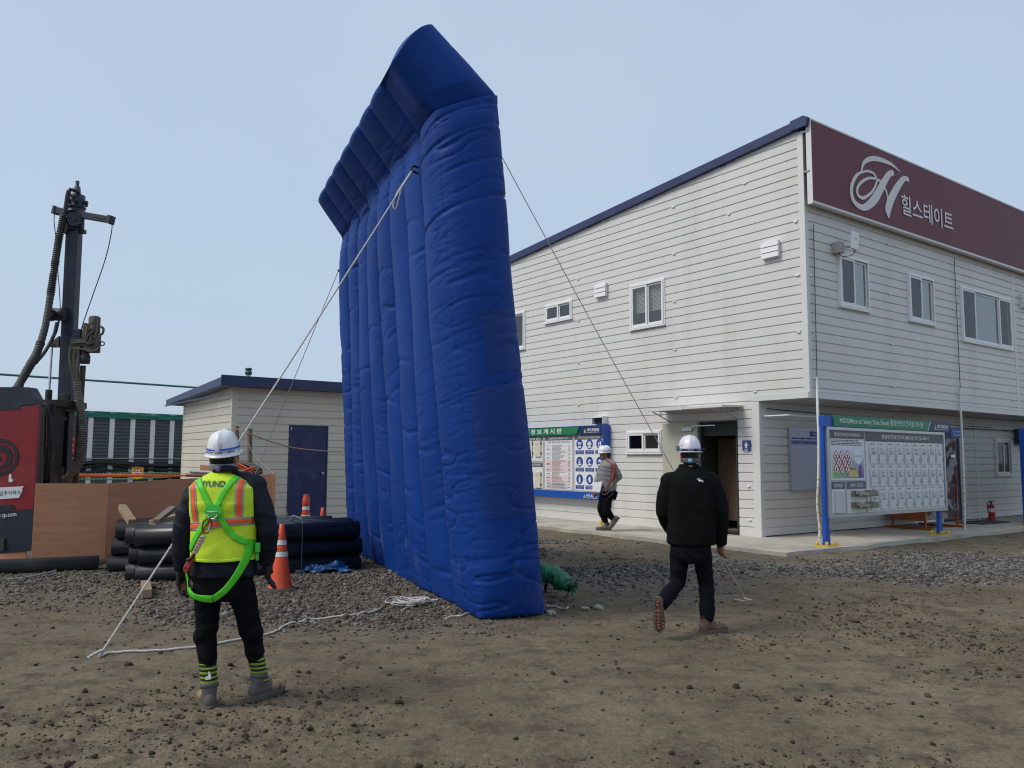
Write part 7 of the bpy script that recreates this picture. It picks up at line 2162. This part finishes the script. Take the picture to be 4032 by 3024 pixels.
boot_grey = mat('grey_boot_cloth', (.105, .095, .085), .8, var=.35, vscale=14); boot_tan = mat('tan_boot_leather', (.32, .205, .105), .6, var=.3, vscale=9); sole_grey = mat('dusty_grey_sole', (.11, .098, .084), .85, var=.35, vscale=14)
for (a_, k_, hd_) in ((Lan, Lkn, (-.52, .86)), (Ran, Rkn, (.48, .88))):
    b = MB(); b.caps(a_ + V3(0, 0, .01), a_ + (k_ - a_) * .42, .0475, .054); blob('sock', b, .006, sock, man, 2, wrinkle(.004, 5, 60, 2))
    boot(man, a_ + V3(0, 0, -.008 + gz(*(RV + np.array(a_))[:2])), hd_, boot_grey, sole_grey, boot_tan, collar=boot_grey, top=.06)
b = MB(); p = VP(303, 1405, -.055); b.prism([(p.x - .014, p.z - .018), (p.x + .020, p.z - .012), (p.x + .018, p.z + .008), (p.x + .010, p.z + .032), (p.x + .002, p.z + .032), (p.x + .002, p.z + .008), (p.x - .016, p.z)], 'y', p.y - .002, p.y + .002); b.build('sock_tag', paper, man)

# ============ 2: the man in the black fleece
YB_ = float(gp(2795, 2492)[1]) + .05
RB = np.array([aty(2725, 2490, YB_)[0], YB_, 0])
def BP(X, Y, dy=0.0): return Vector(aty(2400 + X / 1.6586, 1600 + Y / 1.6586, YB_ + dy) - RB)
man2 = thing('person', 'person in a black fleece and dark trousers walking away, white helmet', 'person', tuple(RB))
hc, facing = BP(524, 318, .02), Vector((.18, 1, .02))
Lsh, Rsh = BP(385, 490, .0), BP(668, 490, .0); Lel, Rel = BP(352, 690, .02), BP(728, 680, -.02); Lwr, Rwr = BP(392, 800, .24), BP(730, 890, .02)
Lhip, Rhip = BP(462, 930, 0), BP(598, 930, .0); Lkn, Rkn = BP(446, 1150, .02), BP(632, 1150, .04); Lan, Ran = BP(332, 1300, -.24), BP(640, 1392, -.0)
b = MB(); HP2, HM2 = head(b, hc, facing)
b.caps(hc + V3(0, -.02, -.06), BP(522, 430), .060, .07)
loft(b, [(*BP(524, 432), .08, .06), (*BP(528, 480), .19, .1), (*BP(528, 580), .20, .12), (*BP(528, 760), .18, .13), (*BP(530, 900), .18, .125), (*BP(530, 990), .13, .1)])
for (s, e, w_) in ((Lsh, Lel, Lwr), (Rsh, Rel, Rwr)): chain_caps(b, [s, e, w_], [.06, .045, .031])
hand(b, Rwr + V3(0, 0, .0), BP(728, 985, .03) - BP(730, 890, .02), (-.5, 1, 0), 1.0, .62); hand(b, Lwr, V3(.2, .6, -.5), (.3, .5, 1), 1.0, .8)
for (h_, k_, a_) in ((Lhip, Lkn, Lan), (Rhip, Rkn, Ran)): chain_caps(b, [h_, k_, a_], [.085, .058, .042])
b.caps(Ran + V3(0, 0, -.04), Ran + V3(.09, .04, -.045), .024, .02); b.caps(Lan + V3(0, .02, -.01), Lan + V3(.015, .05, -.08), .022, .018)
body2 = blob('body', b, .0065, skin_m, man2, 2)
b = MB(); b.ell(HP2(0, -.018, .022), (.0805, .098, .104), HM2); b.ell(HP2(0, -.055, -.05), (.066, .045, .06), HM2); b.ell(HP2(0, -.045, -.085), (.055, .03, .035), HM2); blob('hair', b, .006, hair_m, man2, 3)
for q in (-1, 1): MB().ell(HP2(q * .031, .082, .0), (.012, .008, .008), HM2, 10, 8).build('eye', paper, body2)
fleece = mat('black_fleece', (.0065, .0065, .007), .95, var=.3, vscale=9, bump=.5, bscale=170, spec=.15)
FS = [(376, 458, 588, .080, .03), (400, 450, 596, .088, .02), (430, 425, 632, .11, .01), (465, 382, 672, .128, 0), (520, 358, 694, .145, 0), (620, 366, 694, .155, 0), (760, 374, 690, .160, 0), (850, 376, 686, .160, 0), (892, 376, 688, .155, 0), (903, 384, 680, .145, 0)]
fsec = []
for (Y, xl, xr, ry, cy) in FS:
    a, c = BP(xl, Y), BP(xr, Y); fsec.append(((a.x + c.x) / 2, cy, (a.z + c.z) / 2, (c.x - a.x) / 2, ry))
b = MB(); loft(b, fsec)
for (s, e, w_, q) in ((Lsh, Lel, Lwr, 1), (Rsh, Rel, Rwr, -1)):
    chain_caps(b, [s + V3(q * .015, 0, 0), s + (e - s) * .5, e, e + (w_ - e) * .6, w_ + (e - w_) * .02], [.088, .083, .073, .064, .050])
    b.caps(Vector(s), V3(fsec[3][0], 0, fsec[3][2]), .08, .09)
b.lathe([(.046, -.02), (.053, -.015), (.053, .012), (.046, .018)], 16, Rwr + V3(0, 0, .0), (0, 0, 1))
fl = blob('fleece_jacket', b, .0085, fleece, man2, 5, wrinkle(.0065, 3.0, 7, 21))
def fsurf(x, z):
    zz = [s[2] for s in fsec][::-1]; g = lambda k: float(np.interp(z, zz, [s[k] for s in fsec][::-1]))
    u = min(abs(x - g(0)) / g(3), .99); return g(1) - g(4) * (1 - u ** 2.4) ** (1 / 2.4)
# small white emblem with three arcs and lettering on the right shoulder blade
def fb(V): return np.array([(p[0], fsurf(p[0], p[2]) - .014, p[2]) for p in V])
e0 = BP(548, 482)
def flat_on(name, poly, m, off=.014):
    b = MB(); n = len(poly); vs = [(x, fsurf(x, z) - off, z) for x, z in poly] + [(x, fsurf(x, z) - off + .004, z) for x, z in poly]
    fs = [tuple(range(n)), tuple(range(2 * n - 1, n - 1, -1))] + [(i, n + i, n + (i + 1) % n, (i + 1) % n) for i in range(n)]
    return b.add(vs, fs).build(name, m, fl)
arc = [(e0.x + .012, e0.z - .004), (e0.x + .012, e0.z + .008), (e0.x + .044, e0.z + .006)] + [(e0.x + .044 + .012 * math.sin(t), e0.z - .006 + .012 * math.cos(t)) for t in np.linspace(0, 1.5, 5)] + [(e0.x + .056, e0.z - .016), (e0.x + .034, e0.z - .012)]
flat_on('chest_emblem', arc, white_print)
flat_on('chest_emblem', [(e0.x, e0.z + .010), (e0.x + .03, e0.z + .012), (e0.x + .03, e0.z + .018), (e0.x, e0.z + .016)], white_print)
for k in range(2):
    o_ = .006 + .006 * k
    flat_on('emblem_line', [(e0.x + .022 + o_, e0.z - .010), (e0.x + .046 + o_ * .4, e0.z - .002 - k * .004), (e0.x + .046 + o_ * .4, e0.z - .004 - k * .004), (e0.x + .024 + o_, e0.z - .012)], black, .0165)
s0 = BP(690, 545, -.02)
b = MB()
for (x, z, w_, h_) in ((0, .012, .016, .002), (.006, .004, .002, .018), (.004, -.006, .014, .002), (0, -.016, .014, .002), (.010, -.024, .008, .002)):
    b.bbox((Rsh.x + .052 + x, -.075, s0.z + z), (w_, .006, h_))
b.build('sleeve_print', mat('pale_print', (.5, .5, .5), .6), fl)
navy_trouser = mat('navy_trouser_cloth', (.0055, .0062, .0105), .8, var=.35, vscale=6, bump=.25, bscale=120, spec=.12)
b = MB()
loft(b, [(*BP(530, 860), .165, .125), (*BP(530, 930), .185, .135), (*BP(530, 985), .18, .13), (*BP(530, 1020), .13, .11)])
for (h_, k_, a_, q) in ((Lhip, Lkn, Lan, -1), (Rhip, Rkn, Ran, 1)):
    hem = a_ + (k_ - a_) * .10
    chain_caps(b, [h_ + V3(0, -.0, -.02), h_ + (k_ - h_) * .5, k_, k_ + (hem - k_) * .5, hem], [.096, .083, .069, .068, .066])
blob('trousers', b, .0085, navy_trouser, man2, 4, wrinkle(.008, 4.5, 9, 31))
sock_b = mat('blue_grey_sock', (.10, .15, .20), .9, var=.3, vscale=30)
for (a_, k_) in ((Lan, Lkn), (Ran, Rkn)): 
    b = MB(); b.caps(a_, a_ + (k_ - a_) * .18, .044, .052); blob('sock', b, .007, sock_b, man2, 2)
boot_brown = mat('brown_boot_leather', (.17, .085, .055), .6, var=.4, vscale=9, dirt=(.26, .20, .16), dirt_amt=.6, dscale=14); sole_br = mat('brown_sole', (.13, .105, .085), .85, var=.3, vscale=14)
lug_o = mat('orange_lug', (.36, .095, .045), .7, var=.3, vscale=20)
Ran2 = Vector(Ran); Ran2.z = .092 + gz(RB[0] + Ran.x, RB[1] + Ran.y) 
boot(man2, Ran2, (.92, .38), boot_brown, sole_br, None, L=.29, collar=black, top=.06)
boot(man2, Lan + V3(.0, .02, 0), (.36, 1), boot_brown, sole_br, None, pitch=R(78), collar=black, top=.06, lug=lug_o)
hm, shell, hM = helmet(man2, BP(523, 290, .0), facing, helmet_l, .102, .130, .142, .014, .03)
shell_ring('helmet_band', -.004, .020, mat('navy_band', (.015, .017, .05), .5), hm, off=.004)
for (a0_, a1_) in ((258, 286), (206, 228), (312, 332)): wrap_text('OTOS', shell, R(a0_), R(a1_), .004, .008, white_print, hm)
b = MB(); p0_ = shell(R(196), .012, .006); b.bbox(p0_ + V3(-.005, 0, .012), (.02, .05, .05), None, .006); b.build('goggle_clip', mat('teal_plastic', (.03, .20, .28), .35), hm)
b = MB(); b.bbox(shell(R(345), .018, .008) + V3(.01, 0, 0), (.05, .012, .006)); b.build('goggle_clip', navy_print, hm)
nape_strap(hm, HP2, mat('grey_nape_strap', (.09, .09, .10), .6), mat('cyan_knob', (.10, .50, .75), .35), -.048, .114)
text('힐', shell(R(222), .042, .004), tuple((shell(R(230), .042, .004) - shell(R(222), .042, .004)).normalized()), (0, 0, 1), navy_print, hm, h=.018)

# ============ 3: the man walking along the office wall
YW = float(gp(2378, 2090, SL)[1])
RW = np.array([aty(2388, 2090, YW)[0], YW, SL])
def WP(X, Y, dy=0.0): return Vector(aty(2000 + X / 2.37, 1550 + Y / 2.37, YW + dy) - RW)
man3 = thing('person', 'person in a grey work jacket with red harness carrying papers', 'person', tuple(RW))
hc, facing = WP(908, 562, 0), Vector((-1, .12, -.08))
nearS, farS = WP(972, 662, -.12), WP(896, 655, .14)
b = MB(); HP3, HM3 = head(b, hc, facing)
b.caps(hc + V3(.02, 0, -.06), WP(930, 640), .06, .068)
loft(b, [(*WP(935, 630), .07, .07), (*WP(930, 665), .15, .16), (*WP(930, 740), .16, .16), (*WP(935, 850), .14, .14), (*WP(930, 930), .14, .14), (*WP(925, 980), .10, .1)])
farE, farW = WP(846, 778, .16), WP(818, 895, .08); neE, neW = WP(1034, 772, -.10), WP(985, 830, .16)
chain_caps(b, [farS, farE, farW], [.058, .044, .03]); chain_caps(b, [nearS, neE, neW], [.058, .044, .03])
hand(b, farW, V3(-.1, -.1, -1), (-1, .2, 0), 1.0, .6); hand(b, neW, V3(-1, .3, -.2), (0, 0, 1), 1.0, .6)
hipF, hipN = WP(905, 950, .08), WP(930, 950, -.08); knF, knN = WP(868, 1075, .10), WP(918, 1090, -.08); anF, anN = WP(918, 1218, .08), WP(980, 1168, -.08)
chain_caps(b, [hipF, knF, anF], [.08, .055, .042]); chain_caps(b, [hipN, knN, anN], [.08, .055, .042])
b.caps(anF + V3(0, 0, -.04), anF + V3(-.09, 0, -.045), .024, .02); b.caps(anN, anN + V3(-.04, 0, -.06), .022, .018)
body3 = blob('body', b, .009, skin_m, man3, 2)
for q in (-1, 1): MB().ell(HP3(q * .031, .084, .0), (.012, .009, .008), HM3, 10, 8).build('eye', hair_m, body3)
b = MB(); b.ell(HP3(0, -.022, .025), (.081, .094, .102), HM3); b.ell(HP3(0, -.055, -.045), (.07, .045, .06), HM3); blob('hair', b, .007, hair_m, man3, 3)
grey_jk = mat('grey_work_cloth', (.27, .27, .275), .8, var=.25, vscale=6, bump=.2, bscale=90)
b = MB()
loft(b, [(*WP(935, 606), .075, .075), (*WP(932, 640), .13, .14), (*WP(935, 672), .185, .20), (*WP(935, 740), .19, .19), (*WP(932, 830), .175, .18), (*WP(930, 900), .17, .18), (*WP(930, 912), .16, .165)])
chain_caps(b, [farS, farS + (farE - farS) * .5, farE, farW + V3(0, 0, .03)], [.085, .08, .072, .055]); chain_caps(b, [nearS, nearS + (neE - nearS) * .5, neE, neW + (neE - neW) * .1], [.085, .08, .075, .055])
jk3 = blob('work_jacket', b, .010, grey_jk, man3, 4, wrinkle(.013, 3, 12, 41))
b = MB(); loft(b, [(*WP(928, 880), .15, .15), (*WP(925, 940), .155, .16), (*WP(922, 990), .12, .13)])
for (h_, k_, a_) in ((hipF, knF, anF), (hipN, knN, anN)):
    hem = a_ + (k_ - a_) * .22; chain_caps(b, [h_, h_ + (k_ - h_) * .5, k_, k_ + (hem - k_) * .5, hem], [.10, .094, .082, .076, .060])
blob('trousers', b, .010, black_cloth, man3, 4, wrinkle(.011, 4, 14, 51))
for (a_, k_) in ((anF, knF), (anN, knN)):
    b = MB(); b.caps(a_, a_ + (k_ - a_) * .25, .042, .048); blob('sock', b, .008, mat('blue_sock', (.07, .16, .32), .9), man3, 2)
wboot = mat('grey_brown_boot', (.16, .13, .12), .7, var=.4, vscale=9)
aF = Vector(anF); aF.z = .092
boot(man3, aF, (-1, .08), wboot, sole_grey, None, top=.06, collar=black); boot(man3, anN, (-1, .05), wboot, sole_grey, None, pitch=R(52), top=.06, collar=black)
hm, shell, hM = helmet(man3, WP(904, 548, 0), facing, helmet_w, .104, .132, .138, .012, .05)
shell_ring('helmet_band', .018, .036, mat('grey_print', (.28, .29, .31), .6), hm, R(170), R(330), off=.003)
b = MB(); b.tube(spline([HP3(-.08, .0, .01), HP3(-.082, .015, -.05), HP3(-.03, .05, -.115)], 5), .006, 5); b.build('chin_strap', black, hm)
b = MB(); b.box(-.03, .03, -.06, .06, 0, .01)
# red harness over the jacket (near side faces the viewer)
red_web = mat('red_webbing', (.50, .055, .03), .55, var=.2, vscale=20)
har3 = bpy.data.objects.new('harness', None); COL.objects.link(har3); har3.parent = man3
def strap3(pts, m, w=.022, name='strap'):
    b = MB(); b.tube(spline([WP(*p) for p in pts], 6), w, 6, flat=.22); return b.build(name, m, har3)
strap3([(915, 618, -.07), (945, 632, -.17), (975, 672, -.215), (995, 705, -.20)], red_web)
strap3([(998, 640, -.15), (1002, 672, -.19), (990, 706, -.21)], red_web)
strap3([(992, 706, -.20), (968, 770, -.215), (935, 840, -.205), (905, 890, -.195)], red_web, .027)
strap3([(985, 715, -.22), (1000, 760, -.19), (985, 810, -.20)], red_web, .02)
strap3([(990, 705, -.225), (985, 755, -.235), (978, 800, -.23), (988, 770, -.23), (996, 730, -.225)], mat('orange_rope', (.6, .14, .03), .7), .02, 'lanyard')
strap3([(975, 832, -.225), (960, 866, -.22)], mat('yellow_tag', (.65, .42, .03), .5), .026, 'shock_absorber')
strap3([(860, 915, -.12), (895, 940, -.185), (935, 925, -.20), (960, 890, -.19)], mat('khaki_webbing', (.23, .20, .15), .7), .018, 'leg_strap')
strap3([(920, 985, -.16), (950, 960, -.20), (990, 920, -.17)], mat('khaki_webbing', (.23, .20, .15), .7), .014, 'leg_strap')
b = MB(); b.bbox(WP(992, 948, -.13), (.11, .10, .18), Matrix.Rotation(.3, 3, 'Y'), .03); b.build('hip_pouch', black_cloth, har3)
docs = thing('clipboard', 'open folder of white papers held in the walking person\'s lowered hand', 'clipboard', tuple(RW))
b = MB(); pA, pB, pC, pD = WP(798, 830, -.04), WP(880, 818, -.20), WP(858, 918, -.20), WP(784, 912, -.06)
nn = (pB - pA).cross(pD - pA).normalized() * .006
b.add([pA, pB, pC, pD, pA + nn, pB + nn, pC + nn, pD + nn], [(0, 1, 2, 3), (7, 6, 5, 4), (0, 4, 5, 1), (1, 5, 6, 2), (2, 6, 7, 3), (3, 7, 4, 0)]); b.build('papers', paper, docs)
b = MB(); q = nn * 1.2; b.add([pA + q, pB + q, pC + q, pD + q, pA + q * 2, pB + q * 2, pC + q * 2, pD + q * 2], [(0, 1, 2, 3), (7, 6, 5, 4), (0, 4, 5, 1), (1, 5, 6, 2), (2, 6, 7, 3), (3, 7, 4, 0)]); b.build('cover', grey_jk, docs)
p_ = gp(2367, 2068, SL)
o = MB().lathe([(.05, 0), (.05, .05), (.035, .07), (.035, .10)], 12).build('yellow_cap', gold_bolt); o.location = tuple(p_); tag(o, 'small yellow plastic cap standing on the slab behind the walking person', 'cap')
